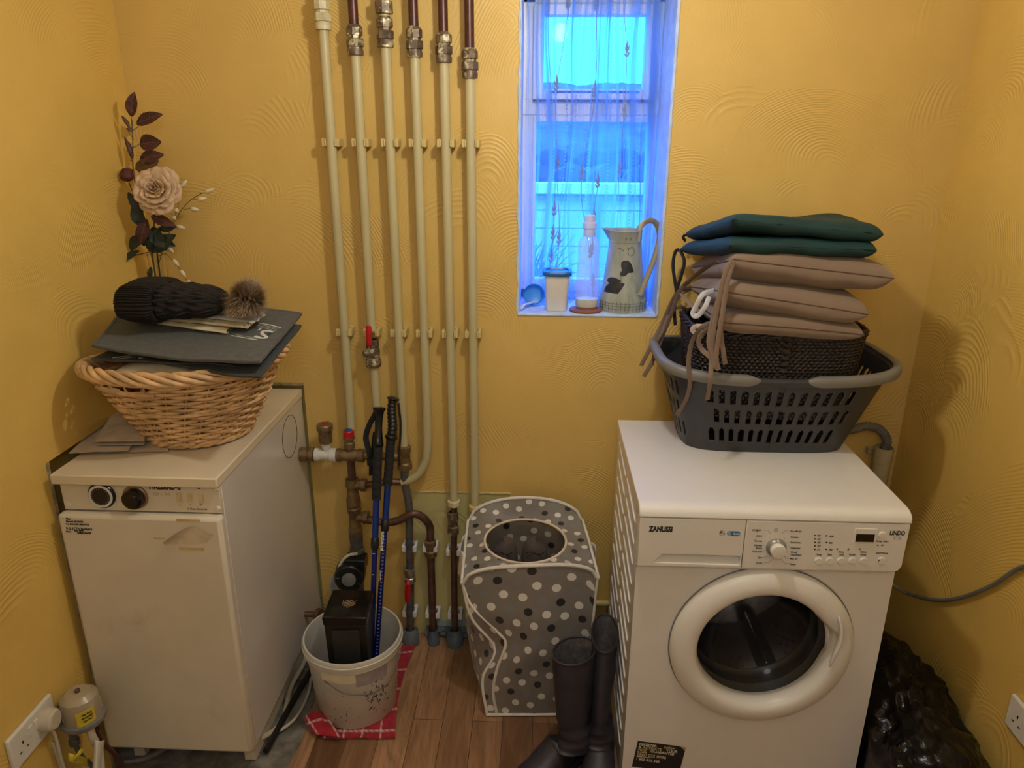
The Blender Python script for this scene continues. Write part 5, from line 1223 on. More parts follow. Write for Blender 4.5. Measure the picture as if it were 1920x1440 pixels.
# ------------------------------------------------------------------ wellington boots
def boot(label, rim_c, rim_rx, rim_ry, ank, heel, toe, tilt=0):
    t = thing('wellington_boot', label, 'boot', V((ank.x, ank.y, 0)), 'dark plum wellington boots by the washing machine')
    fwd = (toe-heel); fwd.z = 0; fwd.normalize(); lat = V((fwd.y, -fwd.x, 0))
    # spine sections : centre, half-lateral, half-long, direction blend (0 horizontal ring, 1 vertical ring across the foot)
    S_ = [(rim_c, rim_rx, rim_ry, 0), (rim_c.lerp(ank, .12), rim_rx*.985, rim_ry*.98, 0), (rim_c.lerp(ank, .45), rim_rx*.92, rim_ry*.93, 0), (rim_c.lerp(ank, .8), rim_rx*.78, rim_ry*.80, 0), (ank, .043, .050, .0)]
    foot = (toe-heel).length
    def fz(z): return V((0, 0, z))
    S_ += [(ank+fz(-.035)+fwd*.006, .042, .058, .18), (V((heel.x, heel.y, .066))+fwd*.070, .041, .066, .45), (V((heel.x, heel.y, .052))+fwd*.115, .042, .050, .85), (V((heel.x, heel.y, .040))+fwd*.165, .0455, .037, 1), (V((heel.x, heel.y, .034))+fwd*(foot-.055), .047, .030, 1), (V((heel.x, heel.y, .030))+fwd*(foot-.018), .036, .026, 1), (V((heel.x, heel.y, .028))+fwd*foot, .010, .010, 1)]
    bm = BM(); seg = 36; rings = []
    # subdivide sections
    SS = []
    for i in range(len(S_)-1):
        a = S_[max(0, i-1)]; b = S_[i]; c = S_[i+1]; d = S_[min(len(S_)-1, i+2)]
        for k in range(5):
            q = k/5
            def cr3(w): return .5*((2*b[w])+(c[w]-a[w])*q+(2*a[w]-5*b[w]+4*c[w]-d[w])*q*q+(3*b[w]-a[w]-3*c[w]+d[w])*q**3)
            SS.append((cr3(0), cr3(1), cr3(2), max(0, min(1, cr3(3)))))
    SS.append(S_[-1])
    for k, (c, hl, hf_, bl) in enumerate(SS):
        ang = bl*pi/2; up2 = fwd*cos(ang)+V((0, 0, 1))*sin(ang); r_ = []
        for j in range(seg):
            a = 2*pi*j/seg; p = c+lat*cos(a)*hl+up2*sin(a)*hf_
            n_ = noise.noise(p*22)*.0035+(.0022*sin(k*1.9)*(1 if 12 < k < 30 else 0))
            p = p+(p-c).normalized()*n_; p.z = max(p.z, .0015); r_.append(bm.verts.new(p))
        rings.append(r_)
    for a, b in zip(rings, rings[1:]):
        for j in range(seg): bm.faces.new((a[j], a[(j+1) % seg], b[(j+1) % seg], b[j]))
    bm.faces.new(rings[-1]); bo_ = obj('boot_shell', bm, M['plum'], t, smooth=75)
    bm = BM(); rr = []
    for k, q in enumerate((0, .02, .12, .45, .8)):
        c = rim_c.lerp(ank, q); sc = (.985, .95, .93, .88, .74)[k]-.012; rr.append([bm.verts.new(c+lat*cos(2*pi*j/seg)*rim_rx*sc+fwd*sin(2*pi*j/seg)*rim_ry*sc) for j in range(seg)])
    for a, b in zip(rr, rr[1:]):
        for j in range(seg): bm.faces.new((a[j], a[(j+1) % seg], b[(j+1) % seg], b[j]))
    bm.faces.new(rr[-1]); obj('lining', bm, M['plumin'], t, smooth=60)
    bm = BM(); tube(bm, [rim_c+lat*cos(2*pi*j/40)*rim_rx*.985+fwd*sin(2*pi*j/40)*rim_ry*.985 for j in range(40)], .0032, 8, closed=True); obj('rim_band', bm, M['plum'], t)
    bm = BM()
    pts = [(0, .036), (.03, .043), (.08, .040), (.12, .039), (.17, .047), (foot-.05, .047), (foot-.01, .030), (foot+.006, .008)]
    L1 = [V((heel.x, heel.y, 0))+fwd*(a-.0)+lat*b for a, b in pts]; L2 = [V((heel.x, heel.y, 0))+fwd*a-lat*b for a, b in pts[::-1]]
    prism(bm, [p+V((0, 0, .0005)) for p in L1+L2], (0, 0, .016)); obj('sole', bm, M['plum'], t, bevel=.003)
boot('front left dark plum wellington boot with its foot pointing at the hamper', V((.107, -.492, .342)), .050, .066, V((.112, -.545, .115)), V((.135, -.475, 0)), V((-.045, -.665, 0)))
boot('dark plum wellington boot squeezed against the washing machine side', V((.192, -.425, .350)), .036, .084, V((.178, -.520, .115)), V((.190, -.445, 0)), V((.165, -.695, 0)))
# ------------------------------------------------------------------ window sill things and curtain
SZ = WZ0+.0005
tub = thing('storage_tub', 'small white lidded plastic tub with a blue lid on the window sill', 'tub', (.048, .065, SZ))
def rbox(bm, c, levels, seg=8, n=5.0):
    """rounded-square section loft: levels (hx, hy, z)"""
    rs = []; NN = 40
    for hx, hy, z in levels:
        r_ = []
        for j in range(NN):
            a = 2*pi*j/NN; ca, sa = cos(a), sin(a)
            r_.append(bm.verts.new(V(c)+V((math.copysign(abs(ca)**(2/n), ca)*hx, math.copysign(abs(sa)**(2/n), sa)*hy, z))))
        rs.append(r_)
    for a, b in zip(rs, rs[1:]):
        for j in range(NN): bm.faces.new((a[j], a[(j+1) % NN], b[(j+1) % NN], b[j]))
    bm.faces.new(rs[0][::-1]); bm.faces.new(rs[-1])
tc0 = V((.048, .063, SZ))
bm = BM(); rbox(bm, tc0, [(.031, .031, 0), (.0325, .0325, .003), (.0365, .0365, .098), (.0385, .0385, .100), (.0385, .0385, .104)]); obj('tub_body', bm, M['tubw'], tub, smooth=40)
bm = BM(); rbox(bm, tc0, [(.042, .042, .105), (.0435, .0435, .107), (.0435, .0435, .115), (.041, .041, .118), (.034, .034, .118), (.032, .032, .114), (.001, .001, .114)]); obj('lid', bm, M['tubblue'], tub, smooth=40)
bm = BM(); grid(bm, lambda u, v: tc0+V((-.022+.044*u, -.0345, .03+.045*v)), 2, 2)
bm.free()
bt = thing('dish_soap_bottle', 'clear upright squeezy bottle with a little milky soap in the bottom', 'bottle', (.139, .060, SZ+.008))
Mb = Matrix.Translation((.139, .060, SZ+.008))
bm = BM(); lathe(bm, [(0, .001), (.031, .0), (.0345, .006), (.035, .05), (.0335, .11), (.031, .15), (.0325, .175), (.031, .192), (.022, .208), (.0165, .214)], 40, Mb, sy=.72); obj('bottle_body', bm, M['bottle'], bt, smooth=50)
bm = BM(); lathe(bm, [(0, .002), (.030, .002), (.0335, .007), (.0338, .026), (0, .0262)], 40, Mb, sy=.70); obj('soap', bm, M['soap'], bt)
bm = BM(); lathe(bm, [(.0165, .210), (.0175, .212), (.0165, .232), (.0205, .234), (.0205, .248), (.016, .252), (.015, .268), (.012, .271), (0, .271)], 30, Mb); obj('cap', bm, M['frost'], bt)
bm = BM(); lathe(bm, [(0, 0), (.044, 0), (.046, .003), (.045, .0065), (0, .0068)], 40, Matrix.Translation((.135, .045, SZ)), sx=1.05); tag(obj('coaster', bm, M['coaster']), 'brown terracotta coaster under the clear bottle on the sill edge', 'coaster')
sc = thing('measuring_scoop', 'translucent blue round scoop lying in the left corner of the window sill', 'scoop', (-.018, .10, SZ))
bm = BM(); Ms = axis_matrix((-.022, .11, SZ+.0325), (.15, -1, .25)); lathe(bm, [(0, -.018), (.020, -.018), (.029, -.008), (.031, .012), (.033, .013), (.031, .009), (.027, -.006), (0, -.015)], 36, Ms); obj('bowl', bm, M['scoop'], sc)
bm = BM(); tube(bm, [Ms @ V((-.022, .0, .008)), V((-.050, .060, SZ+.012)), V((-.058, .03, SZ+.006))], .006, 8, flat=.4, flatdir=(0, 0, 1)); obj('handle', bm, mat('white_scoop_handle', (.7, .7, .72), .4), sc)
jc = V((.247, .082, SZ)); jug = thing('metal_jug', 'distressed grey-green metal jug with a dark leaf print and tall strap handle', 'jug', jc)
def jr(z): return .071-(.071-.0465)*min(1, z/.205)**.9 if z > .035 else .0715
bm = BM(); prof = [(0, .004), (.0705, .0), (.0715, .004), (.071, .035)]+[(jr(z), z) for z in (.06, .09, .12, .15, .18, .205)]+[(.0475, .208), (.0475, .232), (.0490, .234), (.0475, .236), (.0455, .232), (.0450, .205), (.060, .06), (.068, .01), (0, .008)]
rg = lathe(bm, prof, 64, Matrix.Translation(jc))
for v in bm.verts:   # pouring lip on the left
    d = v.co-jc; k = max(0, (d.z-.20)/.036)**1.3; a = math.atan2(d.y, d.x); s_ = max(0, cos(a-pi))**6
    v.co.x -= .024*s_*k; v.co.z += .004*s_*k
obj('jug_body', bm, M['jug'], jug, smooth=50)
bm = BM(); hp = cat([jc+V((.030, -.036, .205)), jc+V((.034, -.030, .240)), jc+V((.052, -.026, .262)), jc+V((.076, -.024, .262)), jc+V((.092, -.022, .238)), jc+V((.094, -.024, .205)), jc+V((.080, -.034, .15)), jc+V((.062, -.044, .10)), jc+V((.044, -.055, .052))], 7)
tube(bm, hp, .0085, 10, flat=.22, flatdir=(.3, 1, .1)); obj('strap_handle', bm, M['jughandle'], jug, smooth=50)
bm = BM()
for z in (.036, .204): tube(bm, [jc+V((cos(2*pi*j/60)*(jr(z)+.0005), sin(2*pi*j/60)*(jr(z)+.0005), z)) for j in range(60)], .0012, 6, closed=True)
obj('seam', bm, M['jug'], jug)
def onjug(deg, z, off=.0007): a = radians(deg); r_ = jr(z)+off; return jc+V((cos(a)*r_, sin(a)*r_, z))
def jleaf(bm, c0, c1, w_, side=1):
    """leaf shape drawn on the jug between two (deg, z) points"""
    d = V((c1[0]-c0[0], (c1[1]-c0[1])*900, 0)); n_ = V((-d.y, d.x, 0)).normalized()
    def f(u, v):
        s_ = sin(pi*u**.8)**.9*w_*(2*v-1)*(1 if True else 0)
        q = V((c0[0], c0[1]*900, 0))+d*u+n_*s_
        return onjug(q.x, q.y/900)
    grid(bm, f, 16, 6)
bm = BM(); jleaf(bm, (-158, .048), (-92, .088), 19); jleaf(bm, (-150, .092), (-100, .094), 9); jleaf(bm, (-106, .148), (-66, .120), 15); jleaf(bm, (-108, .112), (-80, .124), 8)
tube(bm, [onjug(-104+k*.2, .098+.05*k/12+.0*k) for k in range(13)], .0006, 5); tube(bm, [onjug(-100-(k*1.2), .092-.005*k) for k in range(13)], .0006, 5)
obj('leaf_print', bm, M['jugpaint'], jug)
bm = BM()
for k in range(16):
    a = -160+k*10; tube(bm, [onjug(a, .004, .0005), onjug(a+1, .033, .0005)], .00035, 4)
for z in (.012, .020, .028): tube(bm, [onjug(-165+k*5, z, .0004) for k in range(30)], .0003, 4)
tube(bm, [onjug(-75+11*cos(t*pi/10), .178+.012*sin(t*pi/10), .0005) for t in range(21)], .0005, 5)
for a0, z0_ in ((-118, .186), (-108, .182), (-90, .186), (-78, .190)): tube(bm, [onjug(a0+k*1.6, z0_+.002*sin(k*2), .0005) for k in range(6)], .0006, 5)
for a0 in (-95, -80): tube(bm, [onjug(a0-2, .216, .0025), onjug(a0, .210, .0025), onjug(a0+3, .217, .0025)], .0006, 5)
pm_ = obj('printed_marks', bm, M['jugpaint'], jug); tag(pm_, kind='stuff')

def curtain_mat():
    s = N('sheer_curtain'); t = s.t; uv = s.tc.outputs['UV']
    sp = s.n('ShaderNodeSeparateXYZ'); s.l(uv, sp.inputs[0])
    m1 = s.scale((34, .9, 1), uv); m2 = s.scale((9, .5, 1), uv)
    st = s.ramp(s.noise(1, 2, .5, m1), .47, .60); st2 = s.ramp(s.noise(1, 1, .5, m2), .42, .58)
    u = sp.outputs['X']; dash = s.math('GREATER_THAN', s.math('SINE', s.math('MULTIPLY', sp.outputs['Y'], 560)), 0)
    ln = None
    for k in (.17, .31, .415, .49, .63, .80, .93):
        x = s.math('LESS_THAN', s.math('ABSOLUTE', s.math('SUBTRACT', u, k)), .0035); ln = x if ln is None else s.math('MAXIMUM', ln, x)
    al = s.math('ADD', s.math('MULTIPLY', st, .40), s.math('MULTIPLY', st2, .30)); al = s.math('ADD', al, .24)
    al = s.math('MAXIMUM', al, s.math('MULTIPLY', s.math('MULTIPLY', ln, dash), .82))
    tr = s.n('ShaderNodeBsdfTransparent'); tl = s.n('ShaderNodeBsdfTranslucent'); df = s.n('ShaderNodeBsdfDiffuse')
    tl.inputs[0].default_value = (.42, .64, .98, 1); df.inputs[0].default_value = (.28, .42, .75, 1)  # blue of the daylight put into the colours of a white sheer
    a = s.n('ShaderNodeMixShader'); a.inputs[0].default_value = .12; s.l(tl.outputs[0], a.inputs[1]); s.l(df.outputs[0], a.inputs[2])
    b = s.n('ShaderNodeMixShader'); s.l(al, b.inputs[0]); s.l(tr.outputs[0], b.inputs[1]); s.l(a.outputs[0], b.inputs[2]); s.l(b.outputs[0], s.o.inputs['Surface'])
    return s.m
cur = thing('sheer_curtain', 'gathered sheer white curtain tinted daylight blue with embroidered vine sprigs hanging in the window', 'curtain', (.138, .18, SZ))
def cf(u, v):
    z = SZ+.004+(2.05-SZ)*v; x = WX0+.009+(WX1-WX0-.018)*u
    pull = .030*sin(pi*min(1, v*1.1))*sin(u*2*pi*1.5+.6)*min(1, 6*u, 6*(1-u)); x += pull*(1-v)*.8+.006*sin(u*38+v*3)
    x += .012*noise.noise(V((u*7, v*3.0, 1)))
    y = .178+.011*sin(u*2*pi*11+2.2*sin(v*3+u*5))+.008*noise.noise(V((u*16, v*2.5, 0)))
    return V((min(WX1-.008, max(WX0+.008, x)), min(y, .196), z))
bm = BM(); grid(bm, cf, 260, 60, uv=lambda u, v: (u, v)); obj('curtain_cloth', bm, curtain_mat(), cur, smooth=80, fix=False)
bm = BM()
for (uu, ph, v0, v1) in ((.27, 0, .10, .97), (.50, 1.2, .05, .97), (.72, 2.6, .35, .99), (.58, 3.3, .0, .40), (.24, 4, .02, .3)):
    pts = [cf(uu+.035*sin(v0*5+(v1-v0)*k/40*9+ph), v0+(v1-v0)*k/40)+V((0, -.004, 0)) for k in range(41)]
    tube(bm, pts, .0010, 5)
    for k in range(4, 40, 11):
        p = pts[k]
        for j, (dx, dz) in enumerate(((-.007, .016), (.007, .020), (-.006, .034), (.006, .038), (.001, .052))):
            b_ = p+V((0, -.001, .010*(j//2+.4))); e_ = p+V((dx, -.002, dz)); tube(bm, [b_, b_.lerp(e_, .5), e_], [.0008, .0034, .0006], 6, flat=.2, flatdir=(0, 1, 0))
obj('embroidery', bm, mat('embroidery_thread', (.22, .30, .48), .8), cur)
bm = BM(); tube(bm, [(WX0+.002, .178, 2.045), (WX1-.002, .178, 2.045)], .005, 10); tag(obj('curtain_rod', bm, M['whiteplastic']), 'thin white rod across the top of the window opening', 'rod')

# ------------------------------------------------------------------ washing machine
X0, X1, YF, YB = .2305, .8305, -.6146, -.105
PYF = -.636
wm = thing('washing_machine', 'white front-loading washing machine with a dark round door in the right corner', 'washing machine', ((X0+X1)/2, (YF+YB)/2, 0))
dc = A(1430, 1222, y=-.640); dc = V((dc.x, YF, dc.z)); DR = .214
bm = BM()   # cabinet without its front
vs = [V((X0+.004, YF, .012)), V((X1-.004, YF, .012)), V((X1-.004, YB, .012)), V((X0+.004, YB, .012))]
box(bm, (X0+.004, YF+.004, .012), (X0+.008, YB, .812)); box(bm, (X1-.008, YF+.004, .012), (X1-.004, YB, .812)); box(bm, (X0+.004, YB-.004, .012), (X1-.004, YB, .812)); box(bm, (X0+.004, YF+.004, .012), (X1-.004, YB, .02))
obj('cabinet', bm, M['white'], wm, smooth=30, bevel=.001)
bm = BM()   # front sheet with round opening
n_ = 96; HR = .178
inn = [bm.verts.new(V((dc.x+HR*cos(2*pi*k/n_), YF, dc.z+HR*sin(2*pi*k/n_)))) for k in range(n_)]
inb = [bm.verts.new(V((dc.x+HR*cos(2*pi*k/n_), YF+.03, dc.z+HR*sin(2*pi*k/n_)))) for k in range(n_)]
def rectpt(a):
    cx, cz_ = cos(a), sin(a); tx = (X1-.004-dc.x if cx > 0 else dc.x-X0-.004)/max(1e-6, abs(cx)); tz = (.80-dc.z if cz_ > 0 else dc.z-.012)/max(1e-6, abs(cz_)); t = min(tx, tz)
    return V((dc.x+t*cx, YF, dc.z+t*cz_))
crn = [math.atan2(zc_-dc.z, xc_-dc.x) % (2*pi) for xc_, zc_ in ((X1-.004, .80), (X0+.004, .80), (X0+.004, .012), (X1-.004, .012))]
angs = [2*pi*k/n_ for k in range(n_)]
for c_ in crn:
    k = min(range(n_), key=lambda q: abs(angs[q]-c_)); angs[k] = c_
out = [bm.verts.new(rectpt(a)) for a in angs]; outb = [bm.verts.new(v.co+V((0, .006, 0))) for v in out]
for k in range(n_):
    j = (k+1) % n_; bm.faces.new((inn[k], inn[j], out[j], out[k])); bm.faces.new((inn[k], inb[k], inb[j], inn[j])); bm.faces.new((out[k], out[j], outb[j], outb[k]))
obj('front_panel', bm, M['white'], wm, smooth=30)
bm = BM()   # worktop with rounded nose
pr_ = [(YB+.0, .818), (YB, .846), (YB-.004, .850), (-.600, .850), (-.612, .8490), (-.622, .8465), (-.630, .842), (-.635, .835), (-.6375, .824), (-.631, .8225), (-.60, .8225)]
prism(bm, [V((X0, y, z)) for y, z in pr_], (X1-X0, 0, 0)); obj('worktop', bm, M['white'], wm, smooth=40, bevel=.004, seg=3)
zt, zb_ = .8215, .699
dx1 = A(1395, 1020, y=PYF).x
def plate_hole(bm, x0, x1, z0, z1, h, y, yb):
    hx0, hx1, hz0, hz1 = h; 
    o_ = [V((x0, y, z0)), V((x1, y, z0)), V((x1, y, z1)), V((x0, y, z1))]; i_ = [V((hx0+.006, y, hz0)), V((hx1, y, hz0)), V((hx1, y, hz1)), V((hx0+.028, y, hz1))]
    b_ = [V((hx0+.02, yb-.012, hz0+.006)), V((hx1-.002, yb-.012, hz0+.006)), V((hx1-.002, yb, hz1-.001)), V((hx0+.034, yb, hz1-.001))]
    O = [bm.verts.new(p) for p in o_]; I = [bm.verts.new(p) for p in i_]; B = [bm.verts.new(p) for p in b_]; K = [bm.verts.new(p+V((0, .034, 0))) for p in o_]
    for k in range(4):
        j = (k+1) % 4; bm.faces.new((O[k], O[j], I[j], I[k])); bm.faces.new((I[k], I[j], B[j], B[k])); bm.faces.new((O[j], O[k], K[k], K[j]))
    bm.faces.new(B)
ha, hb = A(1222, 1050, y=PYF), A(1390, 1036, y=PYF)
bm = BM(); plate_hole(bm, X0+.002, dx1-.0008, zb_, zt, (ha.x-.004, dx1-.004, zb_+.007, zb_+.031), PYF, PYF+.024); dw = obj('detergent_drawer', bm, M['white2'], wm, smooth=30, bevel=.0025, seg=2, fix=True)
bm = BM(); prism(bm, [V((dx1+.0008, PYF, zt)), V((X1-.002, PYF, zt)), V((X1-.003, PYF, zb_+.016)), V((X1-.009, PYF, zb_+.004)), V((X1-.02, PYF, zb_)), V((dx1+.0008, PYF, zb_))][::-1], (0, .03, 0)); cp = obj('control_panel', bm, M['white2'], wm, smooth=30, bevel=.0025)
bm = BM(); prism(bm, [V((X0+.002, PYF, zb_)), V((X0+.002, YF-.0005, zb_)), V((X0+.002, YF-.0005, zb_-.015)), V((X0+.002, PYF+.010, zb_-.008))], (X1-X0-.02, 0, 0)); obj('panel_skirt', bm, M['white2'], wm, smooth=30, bevel=.002)
# side pressings (left and right)
for xs_, nx_ in ((X0+.004, -1),):
    for cidx, (ya, yb_) in enumerate(((-.560, -.365), (-.335, -.150))):
        bm = BM()
        for r in range(13):
            z = .765-.056*r-(.0 if cidx == 0 else -.012)
            tube(bm, [V((xs_, ya, z)), V((xs_+nx_*.0005, ya+.01, z+.0012)), V((xs_+nx_*.0005, yb_-.01, z+.022)), V((xs_, yb_, z+.023))], [.001, .0042, .0042, .001], 10, flat=.6, flatdir=(1, 0, 0))
        obj('side_ribs', bm, M['white'], wm)
# door
Dm = axis_matrix(dc, (0, -1, 0), up=(1, 0, 0)); bm = BM()
prof = [(DR+.002, .000), (DR+.002, .010), (DR-.002, .018), (DR-.012, .026), (DR-.028, .033), (DR-.044, .034), (DR-.054, .030), (DR-.060, .020), (DR-.063, .008), (DR-.064, -.010), (DR-.055, -.012)]
rings = lathe(bm, prof, 96, Dm)
# finger recess at the upper right, a scooped notch in the ring
for k, rg_ in enumerate(rings):
    for j, v in enumerate(rg_):
        l = Dm.inverted() @ v.co; a = math.degrees(math.atan2((v.co.z-dc.z), (v.co.x-dc.x))); r_ = math.hypot(v.co.x-dc.x, v.co.z-dc.z)
        w_ = math.exp(-((a-12)/15)**2)
        if 4 <= k <= 9:
            v.co += V((cos(radians(a)), 0, sin(radians(a))))*(.018*w_*(1 if k >= 6 else .5)); v.co.y += .010*w_*(1 if 4 <= k <= 7 else 0)
dr_ = obj('door', bm, M['white2'], wm, smooth=50)
bm = BM(); gp = cat([dc+V((.158, -.034, .112)), dc+V((.168, -.037, .080)), dc+V((.170, -.037, .045)), dc+V((.163, -.036, .008)), dc+V((.157, -.034, -.030))], 5)
tube(bm, gp, [.001]+[.006+.006*sin(pi*k/(len(gp)-1)) for k in range(1, len(gp)-1)]+[.001], 12, flat=.45, flatdir=(1, -.3, 0)); obj('door_grip', bm, M['white2'], dr_, smooth=70)
bm = BM(); Rg = DR-.060
gl = [(Rg+.004, .004), (Rg-.004, -.002), (Rg-.016, -.020), (Rg-.035, -.048), (Rg-.070, -.064), (Rg-.11, -.071), (0, -.073)]
lathe(bm, gl, 72, Dm); obj('door_glass', bm, M['doorglass'], dr_, smooth=60)
bm = BM(); lathe(bm, [(HR, -.028), (HR-.006, -.034), (HR-.024, -.045), (HR-.026, -.06), (HR-.018, -.075), (HR-.02, -.085), (HR-.028, -.092), (HR-.024, -.10)], 72, Dm); obj('door_gasket', bm, M['gasket'], wm, smooth=50)
bm = BM(); lathe(bm, [(HR-.024, -.10), (.225, -.112), (.228, -.12), (.228, -.36), (.222, -.375), (0, -.385)], 72, Dm, ); dm_ = obj('drum', bm, M['drum'], wm, smooth=40)
bm = BM()
for k in range(3):
    a = 2*pi*k/3+.95; c = [Dm @ V((cos(a+da)*r_, sin(a+da)*r_, 0)) for da, r_ in ((-.13, .227), (0, .165), (.13, .227))]
    prism(bm, [p+V((0, .125, 0)) for p in c], (0, .23, 0))
obj('drum_paddles', bm, M['drum'], dm_, bevel=.01, seg=3)
bm = BM()
for ia in range(60):
    for ir in range(10):
        a = 2*pi*ia/60+(ir % 2)*.05
        if any(abs(((a-(2*pi*k/3+.95)+pi) % (2*pi))-pi) < .22 for k in range(3)): continue
        c = Dm @ V((cos(a)*.2265, sin(a)*.2265, -.135-.02*ir)); nn_ = Dm.to_3x3() @ V((-cos(a), -sin(a), 0)); s1 = nn_.cross(V((0, 1, 0)))
        q = [bm.verts.new(c+s1*.0024*cos(t)+V((0, 1, 0))*.0024*sin(t)) for t in [j*pi/3 for j in range(6)]]; bm.faces.new(q)
ph_ = obj('drum_holes', bm, M['black'], dm_, smooth=0); tag(ph_, kind='stuff')
bm = BM(); tube(bm, [Dm @ V((cos(radians(a))*(DR+.0035), sin(radians(a))*(DR+.0035), .002)) for a in range(0, 361, 4)], .0016, 6); obj('door_gap', bm, M['greyplastic'], wm)
# dial, buttons, lcd and printing
def disc(name, c, r, h, mt, parent, prof=None, n_=36, bev=0):
    bm = BM(); lathe(bm, prof or [(0, 0), (r, 0), (r, h*.75), (r*.9, h), (0, h*1.02)], n_, axis_matrix(c, (0, -1, 0))); return obj(name, bm, mt, parent, smooth=35)
kc = A(1455, 1026, y=PYF); 
kn = disc('programme_dial', kc, .0225, .02, mat('pewter_dial_ring', (.30, .30, .28), .35, .4), cp, [(0, 0), (.0225, 0), (.0225, .004), (.0185, .010), (.017, .011), (0, .011)])
disc('dial_cap', kc+V((0, -.010, 0)), .0165, .017, M['white2'], kn, [(0, 0), (.0168, 0), (.0168, .010), (.0155, .013), (.013, .0135), (0, .014)])
bm = BM(); box(bm, kc+V((-.0013, -.0125, .012)), kc+V((.0013, -.004, .0225))); obj('dial_pointer', bm, M['white2'], kn, bevel=.0004)
R3, U3 = V((1, 0, 0)), V((0, 0, 1))
def PP(u, v, o=.0004): return A(u, v, y=PYF-o)
ts = .0064
LBL = (("30'@30'", 1427, 996, 'RIGHT'), ('Jeans', 1429, 1006, 'RIGHT'), ('Duvets', 1429, 1016, 'RIGHT'), ('Refresh', 1429, 1024.5, 'RIGHT'), ('20min', 1429, 1029.5, 'RIGHT'), ('Easy Iron', 1429, 1036, 'RIGHT'), ('Spin', 1429, 1047, 'RIGHT'), ('Drain', 1429, 1057, 'RIGHT'),
                     ('Eco 40-60', 1482, 997.5, 'LEFT'), ('Cotton', 1482, 1008.5, 'LEFT'), ('Synthetics', 1482, 1018.5, 'LEFT'), ('Delicates', 1482, 1029, 'LEFT'), ('Wool/', 1482, 1037, 'LEFT'), ('Handwash', 1482, 1041.5, 'LEFT'), ('Mix 20°', 1481, 1049, 'LEFT'), ('Rinse', 1481, 1059.5, 'LEFT'),
                     ('Temp', 1534.5, 1041.5, 'CENTER'), ('Spin', 1555.5, 1041.5, 'CENTER'), ('Rinse', 1577, 1036.5, 'CENTER'), ('Hold', 1577, 1041.5, 'CENTER'), ('Quick', 1597.5, 1041.5, 'CENTER'), ('Extra', 1618.5, 1036.5, 'CENTER'), ('Rinse', 1618.5, 1041.5, 'CENTER'), ('Delay Start', 1654, 1016.5, 'CENTER'), ('Start/Pause', 1653, 1038.5, 'CENTER'),
                     ("90°", 1532, 1006, 'LEFT'), ("60°", 1532, 1012.5, 'LEFT'), ("40°", 1532, 1019, 'LEFT'), ("30°", 1532, 1025.5, 'LEFT'), ("(*)", 1532, 1032, 'LEFT'), ('1400', 1553, 1007, 'LEFT'), ('900', 1553, 1019.5, 'LEFT'), ('700', 1553, 1032, 'LEFT'), ('+0', 1651, 1024, 'LEFT'))
for nm_, lo__, hi__ in (('programme_labels', 0, 16), ('button_labels', 16, 25), ('indicator_labels', 25, 99)):
    bm = BM()
    for s_, u, v, al in LBL[lo__:hi__]: text(bm, s_, PP(u, v), R3, U3, ts, align=al, sx=.92, bold=.00012, depth=.0001)
    obj(nm_, bm, M['ink'], cp, smooth=0)
bm = BM()
for (u, v) in ((1528, 1004), (1528, 1010.5), (1528, 1017), (1528, 1023.5), (1528, 1030), (1549.5, 1004.5), (1549.5, 1017), (1549, 1030), (1570, 1029.5), (1591, 1029.5), (1612, 1029.5), (1646, 1022.5)):
    lathe(bm, [(0, 0), (.0019, 0), (.0017, .0005), (0, .0006)], 12, axis_matrix(PP(u, v, .0001), (0, -1, 0)))
for k in range(15):
    a = radians(90+24*k+12); c = kc+V((cos(a)*.0285, 0, sin(a)*.0285)); lathe(bm, [(0, 0), (.0007, 0), (0, .0004)], 8, axis_matrix(c, (0, -1, 0)))
def fine(pts, r=.00025): tube(bm, [PP(u, v, .0002) for u, v in pts], r, 4)
fine([(1431, 994), (1440, 994), (1445, 1000)]); fine([(1479, 995), (1472, 995), (1467, 1000)]); fine([(1431, 1045.5), (1434, 1045.5), (1440, 1042)]); fine([(1431, 1055), (1440, 1055), (1447, 1049)]); fine([(1479, 1047), (1475, 1047), (1470, 1043)]); fine([(1479, 1056), (1471, 1056), (1463, 1048)])
tube(bm, [PP(1455, 994, .0003)+V((cos(t*pi/12)*.0040, 0, sin(t*pi/12)*.0040)) for t in range(25)], .0003, 4); fine([(1455, 992.3), (1455, 995.5)])
obj('panel_symbols', bm, M['ink'], cp, smooth=0)
bm = BM(); text(bm, 'ZANUSSI', PP(1217, 996), R3, U3, .0178, align='LEFT', sx=.74, bold=.0009, depth=.0001); text(bm, '8', PP(1350, 1001), R3, U3, .011, align='LEFT', sx=.9, bold=.0002, depth=.0001); text(bm, 'kg', PP(1355, 1001.5), R3, U3, .006, align='LEFT', depth=.0001)
tube(bm, [PP(1354, 999.5, .0003)+V((cos(t*pi/12)*.0062, 0, sin(t*pi/12)*.0062)) for t in range(2, 21)], .0003, 4); obj('brand_lettering', bm, M['ink'], dw, smooth=0)
bm = BM(); c = PP(1375.5, 1000.5, .0001); hw = .0148; hh_ = .0060
pts = [c+V((math.copysign(hw-hh_, cos(a))+hh_*cos(a), 0, hh_*sin(a))) for a in [2*pi*j/32+.01 for j in range(32)]]; prism(bm, pts, (0, -.0004, 0)); pil_ = obj('badge', bm, M['pill'], dw, smooth=0)
bm = BM(); text(bm, 'Quick', c+V((-.001, -.0006, -.0022)), R3, U3, .0068, align='LEFT', sx=.85, bold=.0002, depth=.0001); tube(bm, [c+V((-.0085+.0038*cos(t*pi/10), -.0006, .0038*sin(t*pi/10))) for t in range(3, 21)], .0005, 5); tube(bm, [c+V((-.0085, -.0006, .002)), c+V((-.0085, -.0006, 0)), c+V((-.007, -.0006, 0))], .0004, 5)
obj('badge_text', bm, M['print_white'], pil_, smooth=0)
